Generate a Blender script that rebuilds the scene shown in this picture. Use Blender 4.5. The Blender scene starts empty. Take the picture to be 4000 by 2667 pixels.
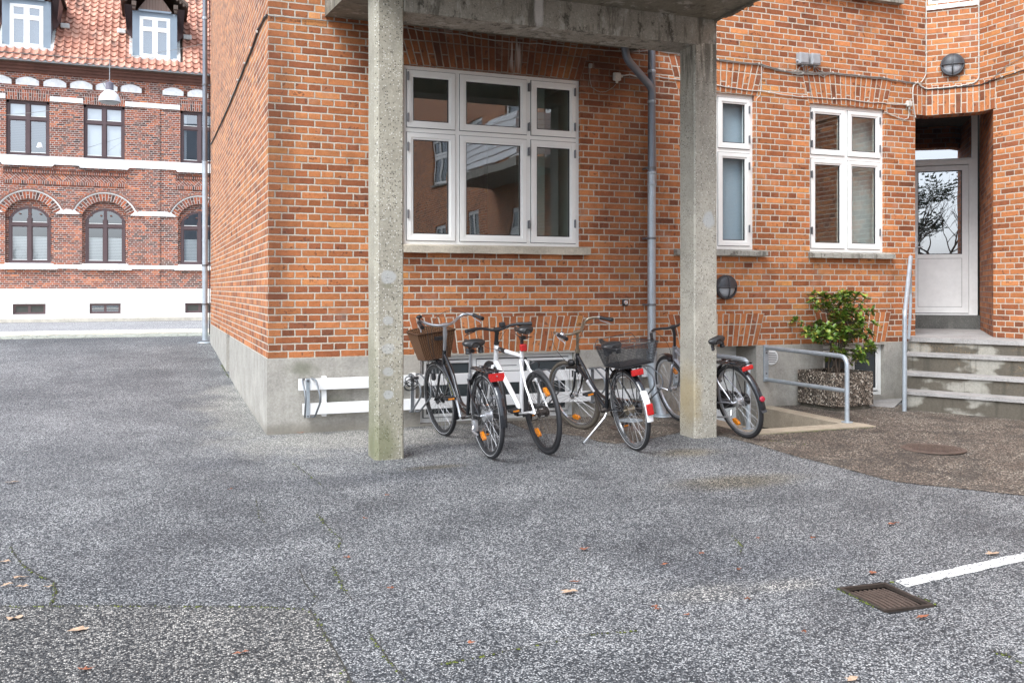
import bpy, bmesh, math, random
from math import sin, cos, pi, radians, sqrt, atan2
from mathutils import Vector, Matrix
random.seed(7)
scn = bpy.context.scene
COL = scn.collection

# ------------------------------------------------------------------ camera
F_PX, PSI = 3590.0, radians(21.357)
CAM = Vector((-0.979, -8.604, 1.33))
cd = bpy.data.cameras.new('camera')
cam = bpy.data.objects.new('camera', cd)
COL.objects.link(cam)
cd.sensor_width = 36.0
cd.lens = 36.0 * F_PX / 4000.0
cd.shift_y = -(1333.5 - 1127.4) / 4000.0
cd.clip_end = 500
cd.clip_start = 0.05
cam.location = CAM
cam.rotation_euler = (pi / 2, 0, -PSI)
scn.camera = cam

# ------------------------------------------------------------------ sky and sun (overcast)
SUN_EL, SUN_AZ = radians(50), radians(234)     # azimuth clockwise from +Y: light from the left, behind the camera
w = bpy.data.worlds.new('World')
scn.world = w
w.use_nodes = True
nt = w.node_tree
nt.nodes.clear()
sky = nt.nodes.new('ShaderNodeTexSky')
sky.sky_type = 'NISHITA'
sky.sun_disc = False
sky.sun_elevation = SUN_EL
sky.sun_rotation = SUN_AZ
sky.air_density = 1.0
sky.dust_density = 3.0
hs = nt.nodes.new('ShaderNodeHueSaturation')
hs.inputs['Saturation'].default_value = 0.25
bg = nt.nodes.new('ShaderNodeBackground')
bg.inputs[1].default_value = 0.15
wo = nt.nodes.new('ShaderNodeOutputWorld')
nt.links.new(sky.outputs[0], hs.inputs['Color'])
# overcast: the dome is brightest overhead and dimmer towards the horizon
tcn = nt.nodes.new('ShaderNodeTexCoord')
sxn = nt.nodes.new('ShaderNodeSeparateXYZ')
mrn = nt.nodes.new('ShaderNodeMapRange')
mrn.inputs[1].default_value, mrn.inputs[2].default_value = 0.0, 1.0
mrn.inputs[3].default_value, mrn.inputs[4].default_value = 0.8, 1.5
mxn = nt.nodes.new('ShaderNodeVectorMath')
mxn.operation = 'SCALE'
nt.links.new(tcn.outputs['Generated'], sxn.inputs[0])
nt.links.new(sxn.outputs[2], mrn.inputs[0])
nt.links.new(hs.outputs[0], mxn.inputs[0])
nt.links.new(mrn.outputs[0], mxn.inputs['Scale'])
tnt = nt.nodes.new('ShaderNodeVectorMath')
tnt.operation = 'MULTIPLY'
tnt.inputs[1].default_value = (0.93, 0.995, 1.09)
nt.links.new(mxn.outputs[0], tnt.inputs[0])
nt.links.new(tnt.outputs[0], bg.inputs[0])
nt.links.new(bg.outputs[0], wo.inputs[0])
sl = bpy.data.lights.new('sun', 'SUN')
sl.energy = 1.15
sl.angle = radians(30)
sl.color = (1.0, 1.0, 0.99)
so = bpy.data.objects.new('sun', sl)
COL.objects.link(so)
sd = Vector((sin(SUN_AZ) * cos(SUN_EL), cos(SUN_AZ) * cos(SUN_EL), sin(SUN_EL)))
so.rotation_euler = (-sd).to_track_quat('-Z', 'Y').to_euler()
scn.view_settings.view_transform = 'Standard'
scn.view_settings.look = 'None'
scn.view_settings.gamma = 1
scn.view_settings.exposure = 1.05
scn.render.film_transparent = False


# ------------------------------------------------------------------ node helpers
class NT:
    def __init__(s, name):
        s.m = bpy.data.materials.new(name)
        s.m.use_nodes = True
        s.t = s.m.node_tree
        s.t.nodes.clear()
        s.out = s.n('ShaderNodeOutputMaterial')
        s.bsdf = s.n('ShaderNodeBsdfPrincipled')
        s.t.links.new(s.bsdf.outputs[0], s.out.inputs[0])
        s._g = None

    def n(s, t, **k):
        x = s.t.nodes.new(t)
        for a, b in k.items():
            setattr(x, a, b)
        return x

    def put(s, inp, v):
        if v is None:
            return
        if hasattr(v, 'is_output') or isinstance(v, bpy.types.NodeSocket):
            s.t.links.new(v, inp)
        else:
            if inp.type == 'RGBA' and len(v) == 3:
                v = (*v, 1)
            inp.default_value = v

    def math(s, op, a, b=None, c=None, clamp=False):
        x = s.n('ShaderNodeMath', operation=op)
        x.use_clamp = clamp
        s.put(x.inputs[0], a)
        s.put(x.inputs[1], b)
        s.put(x.inputs[2], c)
        return x.outputs[0]

    def vmath(s, op, a, b=None, scale=None):
        x = s.n('ShaderNodeVectorMath', operation=op)
        s.put(x.inputs[0], a)
        s.put(x.inputs[1], b)
        if scale is not None:
            x.inputs[3].default_value = scale
        return x.outputs[0]

    def mix(s, f, a, b, mode='MIX'):
        x = s.n('ShaderNodeMix', data_type='RGBA', blend_type=mode)
        s.put(x.inputs[0], f)
        s.put(x.inputs[6], a)
        s.put(x.inputs[7], b)
        return x.outputs[2]

    def smooth(s, v, lo, hi, a=0.0, b=1.0):
        x = s.n('ShaderNodeMapRange', interpolation_type='SMOOTHSTEP')
        s.put(x.inputs[0], v)
        for i, q in enumerate((lo, hi, a, b)):
            x.inputs[i + 1].default_value = q
        return x.outputs[0]

    def ramp(s, v, stops, const=False):
        x = s.n('ShaderNodeValToRGB')
        cr = x.color_ramp
        if const:
            cr.interpolation = 'CONSTANT'
        while len(cr.elements) < len(stops):
            cr.elements.new(0.5)
        for e, (p, c) in zip(cr.elements, stops):
            e.position = p
            e.color = (*c, 1) if len(c) == 3 else c
        s.put(x.inputs[0], v)
        return x.outputs[0]

    def pos(s):
        if not s._g:
            s._g = s.n('ShaderNodeNewGeometry')
        return s._g.outputs['Position']

    def uv(s):
        return s.n('ShaderNodeTexCoord').outputs['UV']

    def objc(s):
        return s.n('ShaderNodeTexCoord').outputs['Object']

    def scale(s, v, k):
        x = s.n('ShaderNodeVectorMath', operation='MULTIPLY')
        s.put(x.inputs[0], v)
        x.inputs[1].default_value = k if hasattr(k, '__len__') else (k, k, k)
        return x.outputs[0]

    def noise(s, v, sc, det=2, rough=0.5, dist=0.0, out=0):
        x = s.n('ShaderNodeTexNoise')
        s.put(x.inputs['Vector'], v)
        x.inputs['Scale'].default_value = sc
        x.inputs['Detail'].default_value = det
        x.inputs['Roughness'].default_value = rough
        x.inputs['Distortion'].default_value = dist
        return x.outputs[out]

    def vor(s, v, sc, feature='F1', rnd=1.0):
        x = s.n('ShaderNodeTexVoronoi', feature=feature)
        s.put(x.inputs['Vector'], v)
        x.inputs['Scale'].default_value = sc
        x.inputs['Randomness'].default_value = rnd
        return x

    def white(s, v):
        x = s.n('ShaderNodeTexWhiteNoise', noise_dimensions='3D')
        s.put(x.inputs[0], v)
        return x

    def sep(s, v):
        x = s.n('ShaderNodeSeparateXYZ')
        s.put(x.inputs[0], v)
        return x.outputs

    def comb(s, a=0.0, b=0.0, c=0.0):
        x = s.n('ShaderNodeCombineXYZ')
        s.put(x.inputs[0], a)
        s.put(x.inputs[1], b)
        s.put(x.inputs[2], c)
        return x.outputs[0]

    def bump(s, h, dist=0.01, st=1.0, n=None):
        x = s.n('ShaderNodeBump')
        x.inputs['Strength'].default_value = st
        x.inputs['Distance'].default_value = dist
        s.put(x.inputs['Height'], h)
        if n is not None:
            s.put(x.inputs['Normal'], n)
        return x.outputs[0]

    def blob(s, c, r, p=None, soft=0.6, wob=0.0, wsc=3.0):
        """1 inside an ellipsoid (axes r) around c, fading out, edge broken by noise"""
        p = p or s.pos()
        d = s.vmath('SUBTRACT', p, c)
        d = s.vmath('DIVIDE', d, r)
        x = s.n('ShaderNodeVectorMath', operation='LENGTH')
        s.put(x.inputs[0], d)
        v = x.outputs['Value']
        if wob:
            nn = s.noise(p, wsc, 3, 0.6)
            v = s.math('ADD', v, s.math('MULTIPLY_ADD', nn, wob, -wob / 2))
        return s.smooth(v, 1.0, 1.0 - soft)

    def fin(s, col=None, rough=0.6, metal=0.0, nrm=None, spec=None, coat=None):
        s.put(s.bsdf.inputs['Base Color'], col)
        s.put(s.bsdf.inputs['Roughness'], rough)
        s.put(s.bsdf.inputs['Metallic'], metal)
        if spec is not None:
            s.put(s.bsdf.inputs['Specular IOR Level'], spec)
        if coat is not None:
            s.bsdf.inputs['Coat Weight'].default_value = coat
            s.bsdf.inputs['Coat Roughness'].default_value = 0.06
        if nrm is not None:
            s.put(s.bsdf.inputs['Normal'], nrm)
        return s.m


M = {}


def plain(name, col, rough=0.5, metal=0.0, var=0.12, sc=30.0, bump=0.0, coat=None, spec=None):
    t = NT(name)
    p = t.objc()
    nz = t.noise(p, sc, 3, 0.6)
    nz2 = t.noise(p, sc * 0.17, 2, 0.6)
    k = t.math('ADD', t.math('MULTIPLY_ADD', nz, var * 2, 1 - var), t.math('MULTIPLY_ADD', nz2, var * 2, -var))
    c = t.scale(t.comb(*col), 1.0)
    x = t.n('ShaderNodeVectorMath', operation='SCALE')
    t.put(x.inputs[0], c)
    t.put(x.inputs[3], k)
    r = t.math('MULTIPLY_ADD', nz, 0.16, rough - 0.08, clamp=True)
    nn = t.bump(nz, bump) if bump else None
    M[name] = t.fin(x.outputs[0], r, metal, nn, spec, coat)
    return M[name]


# ---- bricks -------------------------------------------------------------
CH = 0.0667


def brick(name, stops, mortar=(0.55, 0.49, 0.40), mode='cross', sat=1.0, swap=False, rot=0.0, extra=None, joint=0.0060, bd=0.005):
    """English cross bond (mode cross) or half bond (mode half), UV in metres; swap stands the bricks upright"""
    t = NT(name)
    uv = t.uv()
    if rot:
        x = t.n('ShaderNodeVectorRotate', rotation_type='Z_AXIS')
        t.put(x.inputs[0], uv)
        x.inputs['Angle'].default_value = rot
        uv = x.outputs[0]
    wob = t.noise(uv, 21.0, 3, 0.65, out=1)
    wv = t.vmath('SUBTRACT', wob, (0.5, 0.5, 0.5))
    uvw = t.vmath('ADD', uv, t.scale(wv, 0.010))
    wob2 = t.vmath('SUBTRACT', t.noise(uv, 85.0, 2, 0.6, out=1), (0.5, 0.5, 0.5))
    uvw = t.vmath('ADD', uvw, t.scale(wob2, 0.0055))
    s = t.sep(uvw)
    u, v = (s[1], s[0]) if swap else (s[0], s[1])
    rv = t.math('DIVIDE', v, CH)
    row = t.math('FLOOR', rv)
    fv = t.math('SUBTRACT', rv, row)
    if mode == 'cross':
        odd = t.math('FLOORED_MODULO', row, 2.0)
        half = t.math('FLOORED_MODULO', t.math('FLOOR', t.math('DIVIDE', row, 2.0)), 2.0)
        wdt = t.math('MULTIPLY_ADD', odd, -0.12, 0.24)
        off = t.math('MULTIPLY', t.math('SUBTRACT', 1.0, odd), t.math('MULTIPLY_ADD', half, -0.12, 0.06))
    else:
        odd = t.math('FLOORED_MODULO', row, 2.0)
        wdt = t.math('ADD', 0.24, 0.0)
        off = t.math('MULTIPLY', odd, 0.12)
    su = t.math('DIVIDE', t.math('ADD', u, off), wdt)
    if mode == 'half':      # one long and one short brick, flipped in every other row
        a = t.math('DIVIDE', t.math('ADD', u, t.math('MULTIPLY', odd, 0.12)), 0.36)
        fl = t.math('FLOOR', a)
        fr = t.math('MULTIPLY', t.math('SUBTRACT', a, fl), 0.36)
        second = t.math('GREATER_THAN', fr, 0.24)
        col = t.math('ADD', t.math('MULTIPLY', fl, 2.0), second)
        loc = t.math('SUBTRACT', fr, t.math('MULTIPLY', second, 0.24))
        wd = t.math('MULTIPLY_ADD', second, -0.12, 0.24)
        du = t.math('MINIMUM', loc, t.math('SUBTRACT', wd, loc))
    else:
        col = t.math('FLOOR', su)
        fu = t.math('SUBTRACT', su, col)
        du = t.math('MULTIPLY', t.math('MINIMUM', fu, t.math('SUBTRACT', 1.0, fu)), wdt)
    dv = t.math('MULTIPLY', t.math('MINIMUM', fv, t.math('SUBTRACT', 1.0, fv)), CH)
    d = t.math('MINIMUM', du, dv)
    mask = t.smooth(d, joint - 0.0018, joint + 0.0022)
    wn = t.white(t.comb(col, row, odd))
    rnd, rc = wn.outputs['Value'], wn.outputs['Color']
    big = t.noise(uv, 0.9, 3, 0.6)
    rr = t.math('ADD', t.math('MULTIPLY', rnd, 0.8), t.math('MULTIPLY_ADD', big, 0.9, -0.35), clamp=True)
    bc = t.ramp(rr, stops)
    rs = t.sep(rc)
    fine = t.noise(uv, 95.0, 4, 0.7)
    mid = t.noise(uv, 17.0, 3, 0.65)
    k = t.math('MULTIPLY_ADD', fine, 0.8, 0.58)
    k = t.math('MULTIPLY', k, t.math('MULTIPLY_ADD', mid, 0.9, 0.55))
    k = t.math('MULTIPLY', k, t.math('MULTIPLY_ADD', rs[1], 0.36, 0.82))
    bc = t.mix(1.0, bc, t.comb(k, k, k), 'MULTIPLY')
    # burnt ends and soot on some bricks
    burn = t.math('MULTIPLY', t.smooth(mid, 0.54, 0.66), t.math('GREATER_THAN', rs[2], 0.62))
    bc = t.mix(t.math('MULTIPLY', burn, 0.75), bc, (0.085, 0.036, 0.024))
    pale = t.math('MULTIPLY', t.smooth(t.noise(uv, 40.0, 3, 0.7), 0.60, 0.74), 0.35)
    bc = t.mix(pale, bc, (0.46, 0.29, 0.22))
    mk = t.math('MULTIPLY_ADD', fine, 0.8, 0.58)
    mo = t.mix(1.0, mortar, t.comb(mk, mk, mk), 'MULTIPLY')
    mo = t.mix(t.smooth(big, 0.5, 0.75, 0, 0.35), mo, (0.24, 0.21, 0.18))
    c = t.mix(mask, mo, bc)
    if extra:
        c = extra(t, c)
    soot = t.noise(uv, 1.7, 5, 0.7)
    c = t.mix(t.smooth(soot, 0.54, 0.68, 0, 0.42), c, t.mix(1.0, c, (0.40, 0.37, 0.36), 'MULTIPLY'))
    dust = t.noise(t.vmath('ADD', uv, (7.0, 3.0, 0.0)), 2.3, 5, 0.7)
    c = t.mix(t.smooth(dust, 0.55, 0.72, 0, 0.30), c, (0.44, 0.31, 0.25))
    hgt = t.math('ADD', mask, t.math('ADD', t.math('MULTIPLY', fine, 0.35), t.math('MULTIPLY', mid, 0.5)))
    hgt = t.math('ADD', hgt, t.math('MULTIPLY', rs[0], 0.35))
    ro = t.math('MULTIPLY_ADD', mask, -0.12, 0.92)
    M[name] = t.fin(c, ro, 0, t.bump(hgt, bd), spec=0.3)
    return M[name]


PAL_A = [(0.0, (0.17, 0.066, 0.034)), (0.12, (0.26, 0.086, 0.038)), (0.30, (0.35, 0.118, 0.046)), (0.50, (0.42, 0.150, 0.055)),
         (0.70, (0.48, 0.180, 0.066)), (0.86, (0.52, 0.205, 0.078)), (1.0, (0.58, 0.26, 0.080))]
PAL_B = [(0.0, (0.07, 0.045, 0.042)), (0.2, (0.14, 0.06, 0.045)), (0.42, (0.22, 0.08, 0.055)), (0.6, (0.31, 0.092, 0.05)),
         (0.8, (0.42, 0.12, 0.055)), (1.0, (0.56, 0.19, 0.08))]


def facade_extra(t, c):
    # damp, darkened brick by the pipe; soot with porch shade painted in above the big window; whitish run-off streaks from the porch beam
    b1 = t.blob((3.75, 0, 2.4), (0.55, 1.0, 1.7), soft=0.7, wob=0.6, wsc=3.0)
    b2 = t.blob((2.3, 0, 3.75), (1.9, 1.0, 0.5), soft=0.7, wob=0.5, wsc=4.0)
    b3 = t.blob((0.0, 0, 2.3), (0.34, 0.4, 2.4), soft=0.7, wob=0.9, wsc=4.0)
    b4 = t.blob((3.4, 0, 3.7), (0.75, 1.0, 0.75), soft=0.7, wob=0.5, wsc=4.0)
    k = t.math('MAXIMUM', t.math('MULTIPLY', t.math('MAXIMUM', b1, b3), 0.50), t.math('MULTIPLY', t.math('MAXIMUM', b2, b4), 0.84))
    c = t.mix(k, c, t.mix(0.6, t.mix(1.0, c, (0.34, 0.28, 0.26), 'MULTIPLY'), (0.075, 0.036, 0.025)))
    p = t.pos()
    st = t.noise(t.scale(p, (60.0, 60.0, 2.0)), 1.0, 2)
    e = t.math('MULTIPLY', t.blob((2.42, 0, 3.66), (0.09, 0.4, 0.22), soft=0.5), t.smooth(st, 0.5, 0.62))
    return t.mix(t.math('MULTIPLY', e, 0.6), c, (0.55, 0.5, 0.45))


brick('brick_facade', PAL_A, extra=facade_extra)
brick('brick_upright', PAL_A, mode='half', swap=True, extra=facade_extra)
brick('brick_wing', PAL_A)
brick('brick_niche', PAL_A, mortar=(0.30, 0.25, 0.22))
brick('brick_dark', PAL_B, mortar=(0.52, 0.47, 0.43), joint=0.0062)
brick('brick_dark_upright', PAL_B, mortar=(0.52, 0.47, 0.43), mode='half', swap=True, joint=0.0062)
brick('brick_herringbone', PAL_B[2:] + [(1.0, (0.55, 0.20, 0.09))], mortar=(0.52, 0.47, 0.43), mode='half', rot=pi / 4)


# ---- asphalt and friends -------------------------------------------------
def asphalt(name, base, sc, stain=None, contrast=1.0):
    t = NT(name)
    p = t.pos()
    v = t.vor(p, sc)
    cs = t.sep(v.outputs['Color'])
    mid = t.noise(p, 2.3, 4, 0.6)
    large = t.noise(p, 0.45, 3, 0.6)
    sel = t.math('ADD', cs[0], t.math('ADD', t.math('MULTIPLY_ADD', mid, 0.50, -0.25), t.math('MULTIPLY_ADD', large, 0.60, -0.30)))
    c = t.ramp(sel, base)
    ed = t.smooth(v.outputs['Distance'], 0.62, 0.30, 0.35, 1.0)
    v2 = t.vor(p, sc * 2.3)
    c2 = t.sep(v2.outputs['Color'])
    k = t.math('MULTIPLY', ed, t.math('MULTIPLY_ADD', c2[1], 0.6, 0.7))
    c = t.mix(1.0, c, t.comb(k, k, k), 'MULTIPLY')
    if stain:
        c = stain(t, c, p)
    ro = t.math('MULTIPLY_ADD', mid, 0.5, 0.42, clamp=True)
    hgt = t.math('ADD', t.math('MULTIPLY', t.smooth(v.outputs['Distance'], 0.6, 0.1), 1.0), t.math('MULTIPLY', c2[0], 0.4))
    M[name] = t.fin(c, ro, 0, t.bump(hgt, 0.0035), spec=0.35)
    return M[name]


def yard_stain(t, c, p):
    sand = t.math('MAXIMUM', t.blob((0.0, 1.4, 0), (0.72, 3.4, 3), p, 0.7, 1.5, 2.6), t.blob((0.7, -0.4, 0), (1.5, 0.95, 3), p, 0.6, 1.5, 2.6))
    c = t.mix(t.math('MULTIPLY', sand, 0.12), c, (0.40, 0.385, 0.355))
    c = t.mix(t.math('MULTIPLY', sand, 0.9), c, (1.42, 1.38, 1.27), 'MULTIPLY')
    far = t.blob((-3.0, 3.0, 0), (3.2, 7.5, 3), p, 0.5)
    c = t.mix(t.math('MULTIPLY', far, 0.5), c, (1.14, 1.14, 1.16), 'MULTIPLY')
    br = t.math('MAXIMUM', t.blob((2.9, -3.1, 0), (0.75, 0.28, 3), p, 0.8, 0.5, 4), t.blob((3.1, -2.1, 0), (0.45, 0.22, 3), p, 0.8, 0.5, 4))
    br = t.math('MAXIMUM', br, t.blob((1.0, -1.95, 0), (0.33, 0.10, 3), p, 0.7, 0.4, 6))
    c = t.mix(t.math('MULTIPLY', br, 0.85), c, (0.82, 0.72, 0.54), 'MULTIPLY')
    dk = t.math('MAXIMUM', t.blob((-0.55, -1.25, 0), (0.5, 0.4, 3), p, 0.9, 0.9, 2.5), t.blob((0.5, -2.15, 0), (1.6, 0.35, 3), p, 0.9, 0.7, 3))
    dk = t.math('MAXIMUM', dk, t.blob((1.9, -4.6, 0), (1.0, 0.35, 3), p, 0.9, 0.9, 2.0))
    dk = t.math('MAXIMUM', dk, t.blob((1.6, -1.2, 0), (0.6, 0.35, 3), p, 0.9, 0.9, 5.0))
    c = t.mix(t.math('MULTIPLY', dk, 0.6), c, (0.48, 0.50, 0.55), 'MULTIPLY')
    pl = t.math('MAXIMUM', t.blob((1.45, -4.95, 0), (0.36, 0.16, 3), p, 0.8, 0.7, 6), t.blob((1.85, -4.98, 0), (0.28, 0.11, 3), p, 0.7, 0.5, 8))
    c = t.mix(t.math('MULTIPLY', pl, 0.75), c, (1.55, 1.48, 1.36), 'MULTIPLY')
    return c


GREY = [(0.0, (0.045, 0.050, 0.057)), (0.32, (0.080, 0.087, 0.096)), (0.50, (0.165, 0.172, 0.180)), (0.64, (0.29, 0.294, 0.297)),
        (0.80, (0.48, 0.482, 0.478)), (1.0, (0.76, 0.755, 0.735))]
asphalt('asphalt_grey', GREY, 145.0, yard_stain)
asphalt('asphalt_patch', [(p, (c[0] * .98, c[1] * .93, c[2] * .86)) for p, c in GREY], 125.0)
asphalt('asphalt_brown', [(0.0, (0.060, 0.050, 0.042)), (0.35, (0.125, 0.102, 0.084)), (0.6, (0.21, 0.172, 0.140)), (0.8, (0.32, 0.265, 0.215)),
                          (0.92, (0.36, 0.28, 0.20)), (1.0, (0.62, 0.56, 0.46))], 88.0,
        lambda t, c, p: t.mix(t.smooth(t.noise(p, 3.0, 4, 0.65), 0.50, 0.64, 0, 0.55), c, (0.042, 0.038, 0.034)))
asphalt('road_asphalt', [(0.0, (0.34, 0.34, 0.35)), (0.5, (0.52, 0.52, 0.52)), (1.0, (0.78, 0.77, 0.76))], 60.0)
asphalt('washed_aggregate', [(0.0, (0.035, 0.028, 0.022)), (0.3, (0.11, 0.085, 0.065)), (0.55, (0.24, 0.19, 0.145)), (0.8, (0.40, 0.33, 0.26)),
                             (1.0, (0.72, 0.66, 0.56))], 62.0)


def concrete(name, col, aggregate=0.0, streak=0.0, moss=None, extra=None):
    t = NT(name)
    p = t.pos()
    a = t.noise(p, 3.4, 6, 0.72)
    b = t.noise(p, 55.0, 4, 0.7)
    k = t.math('ADD', t.math('MULTIPLY_ADD', a, 1.1, 0.44), t.math('MULTIPLY_ADD', b, 0.7, -0.35))
    c = t.mix(1.0, col, t.comb(k, k, k), 'MULTIPLY')
    hgt = t.math('MULTIPLY', b, 0.5)
    if aggregate:
        v = t.vor(p, 78.0)
        cs = t.sep(v.outputs['Color'])
        wh = t.math('MULTIPLY', t.math('GREATER_THAN', cs[0], 0.80), t.smooth(v.outputs['Distance'], 0.5, 0.3))
        dk = t.math('MULTIPLY', t.math('LESS_THAN', cs[0], t.math('MULTIPLY_ADD', a, 0.5, -0.05)), t.smooth(v.outputs['Distance'], 0.45, 0.25))
        c = t.mix(t.math('MULTIPLY', wh, aggregate), c, (0.66, 0.63, 0.56))
        c = t.mix(t.math('MULTIPLY', dk, aggregate), c, (0.07, 0.062, 0.05))
        hgt = t.math('ADD', hgt, t.math('MULTIPLY', t.math('SUBTRACT', wh, dk), 0.8))
    if streak:
        st = t.noise(t.scale(p, (11.0, 11.0, 1.6)), 1.0, 6, 0.72, 0.4)
        c = t.mix(t.math('MULTIPLY', t.smooth(st, 0.50, 0.64), streak * 0.8), c, (0.10, 0.092, 0.075))
        s2 = t.noise(t.scale(p, (6.0, 6.0, 3.0)), 1.3, 5, 0.7)
        c = t.mix(t.math('MULTIPLY', t.smooth(s2, 0.54, 0.66), streak * 0.7), c, (0.47, 0.45, 0.40))
        bl = t.noise(t.scale(p, (1.0, 1.0, .6)), 8.0, 6, 0.8)
        c = t.mix(t.math('MULTIPLY', t.smooth(bl, 0.56, 0.64), streak * 0.8), c, (0.06, 0.056, 0.045))
    if moss:
        for cc, rr, kk in moss:
            m = t.blob(cc, rr, p, 0.8, 0.8, 5.0)
            c = t.mix(t.math('MULTIPLY', m, kk), c, (0.13, 0.14, 0.065))
    if extra:
        c = extra(t, c, p)
    M[name] = t.fin(c, 0.88, 0, t.bump(hgt, 0.004), spec=0.25)
    return M[name]


def col_extra(t, c, p):
    for z, r, k in ((1.42, 0.075, 0.6), (1.08, 0.05, 0.5), (0.86, 0.06, 0.45), (0.68, 0.05, 0.5), (0.50, 0.05, 0.6)):
        c = t.mix(t.math('MULTIPLY', t.blob((0.74, -1.55, z), (r, 0.1, r * 0.85), p, 0.35, 0.45, 18.0), k * 1.3), c, (0.40, 0.405, 0.39))
        c = t.mix(t.math('MULTIPLY', t.blob((0.74, -1.55, z - r * 0.9), (r * 0.9, 0.1, r * 0.35), p, 0.7, 0.5, 18.0), k * 0.7), c, (0.15, 0.15, 0.09))
    return c


concrete('concrete_column_mossy', (0.345, 0.32, 0.255), 0.95, 0.12,
         [((0.68, -1.5, 0.1), (0.16, 0.4, 0.33), 0.60), ((0.62, -1.4, 0.5), (0.06, 0.4, 0.8), 0.35), ((0.7, -1.5, 0.3), (0.3, 0.4, 0.6), 0.25)], col_extra)


def col2_extra(t, c, p):
    y = t.blob((3.55, -1.42, 0.35), (0.10, 0.3, 0.40), p, 0.8, 0.6, 7.0)
    c = t.mix(t.math('MULTIPLY', y, 0.6), c, (0.36, 0.27, 0.12))
    c = t.mix(t.math('MULTIPLY', t.blob((3.68, -1.55, 1.95), (0.07, 0.1, 0.09), p, 0.4, 0.8, 12.0), 0.7), c, (0.46, 0.48, 0.48))
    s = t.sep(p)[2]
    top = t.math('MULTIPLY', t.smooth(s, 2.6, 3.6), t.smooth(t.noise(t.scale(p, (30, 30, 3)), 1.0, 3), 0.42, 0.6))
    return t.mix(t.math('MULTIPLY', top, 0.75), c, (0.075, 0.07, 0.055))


concrete('concrete_column', (0.39, 0.365, 0.305), 0.8, 0.0, None, col2_extra)


def beam_extra(t, c, p):
    w = t.blob((2.02, -1.55, 3.66), (0.055, 0.3, 0.22), p, 0.5, 0.6, 12.0)
    return t.mix(t.math('MULTIPLY', w, 0.8), c, (0.62, 0.60, 0.57))


concrete('concrete_beam', (0.30, 0.28, 0.235), 0.3, 1.0, None, beam_extra)
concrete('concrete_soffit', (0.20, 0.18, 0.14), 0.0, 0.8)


def plinth_extra(t, c, p):
    c = t.mix(t.math('MULTIPLY', t.blob((0.30, 0, 0.60), (0.22, 0.3, 0.10), p, 0.9, 1.0, 6.0), 0.65), c, (0.15, 0.155, 0.105))
    c = t.mix(t.math('MULTIPLY', t.blob((0.62, 0, 0.28), (0.18, 0.3, 0.14), p, 0.9, 1.0, 7.0), 0.6), c, (0.16, 0.165, 0.115))
    c = t.mix(t.math('MULTIPLY', t.blob((0.3, 0, 0.03), (0.9, 0.3, 0.09), p, 0.7, 0.5, 6.0), 0.5), c, (0.20, 0.185, 0.15))
    s = t.sep(p)[2]
    damp = t.math('MULTIPLY', t.smooth(t.math('ADD', s, t.math('MULTIPLY', t.noise(p, 5.0, 3), 0.12)), 0.20, 0.06), 0.4)
    return t.mix(damp, c, (0.17, 0.15, 0.12))


concrete('plinth_render', (0.37, 0.35, 0.31), 0.0, 0.12, None, plinth_extra)


def step_extra(t, c, p):
    sx = t.sep(p)
    al = t.math('ADD', t.math('MULTIPLY', sx[0], 0.454), t.math('MULTIPLY', sx[1], -0.891))
    q = t.noise(t.comb(t.math('MULTIPLY', al, 2.4), 3.0, t.math('MULTIPLY', sx[2], 5.2)), 1.0, 2, 0.45)
    q = t.math('ADD', q, t.math('MULTIPLY_ADD', t.noise(p, 22.0, 3, 0.6), 0.10, -0.05))
    c = t.mix(t.smooth(q, 0.60, 0.50), (0.30, 0.285, 0.245), (0.105, 0.092, 0.072))
    st = t.noise(t.comb(t.math('MULTIPLY', al, 13.0), 1.0, t.math('MULTIPLY', sx[2], 0.8)), 1.0, 3)
    c = t.mix(t.smooth(st, 0.54, 0.68, 0, 0.5), c, (0.055, 0.05, 0.04))
    rust = t.math('ABSOLUTE', t.math('SUBTRACT', t.noise(t.scale(p, (1, 1, 2.5)), 5.0, 4, 0.7), 0.5))
    rm = t.math('MULTIPLY', t.smooth(rust, 0.008, 0.002), t.smooth(t.noise(p, 1.1, 2), 0.5, 0.6, 0, 0.6))
    c = t.mix(rm, c, (0.35, 0.22, 0.11))
    b = t.noise(p, 50.0, 3, 0.7)
    k = t.math('MULTIPLY_ADD', b, 0.7, 0.65)
    return t.mix(1.0, c, t.comb(k, k, k), 'MULTIPLY')


concrete('step_riser', (0.35, 0.33, 0.28), 0.0, 0.0, None, step_extra)
concrete('step_tread', (0.33, 0.315, 0.30), 0.2, 0.0)
concrete('threshold', (0.13, 0.13, 0.12), 0.15, 0.15)
concrete('kerb_concrete', (0.38, 0.32, 0.24), 0.2, 0.0, [((4.7, -1.62, 0), (1.0, 0.07, 0.2), 0.5)])
concrete('pit_wall', (0.11, 0.10, 0.078), 0.1, 0.35)
concrete('sill_light', (0.50, 0.45, 0.36), 0.1, 0.1)
concrete('sill_weathered', (0.34, 0.33, 0.29), 0.25, 0.9)
concrete('white_render', (0.82, 0.82, 0.81), 0.0, 0.0)
concrete('paving', (0.62, 0.57, 0.48), 0.1, 0.0)
concrete('cobbles', (0.34, 0.35, 0.30), 0.4, 0.0)
concrete('lime_mortar', (0.66, 0.66, 0.63), 0.0, 0.10)

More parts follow.
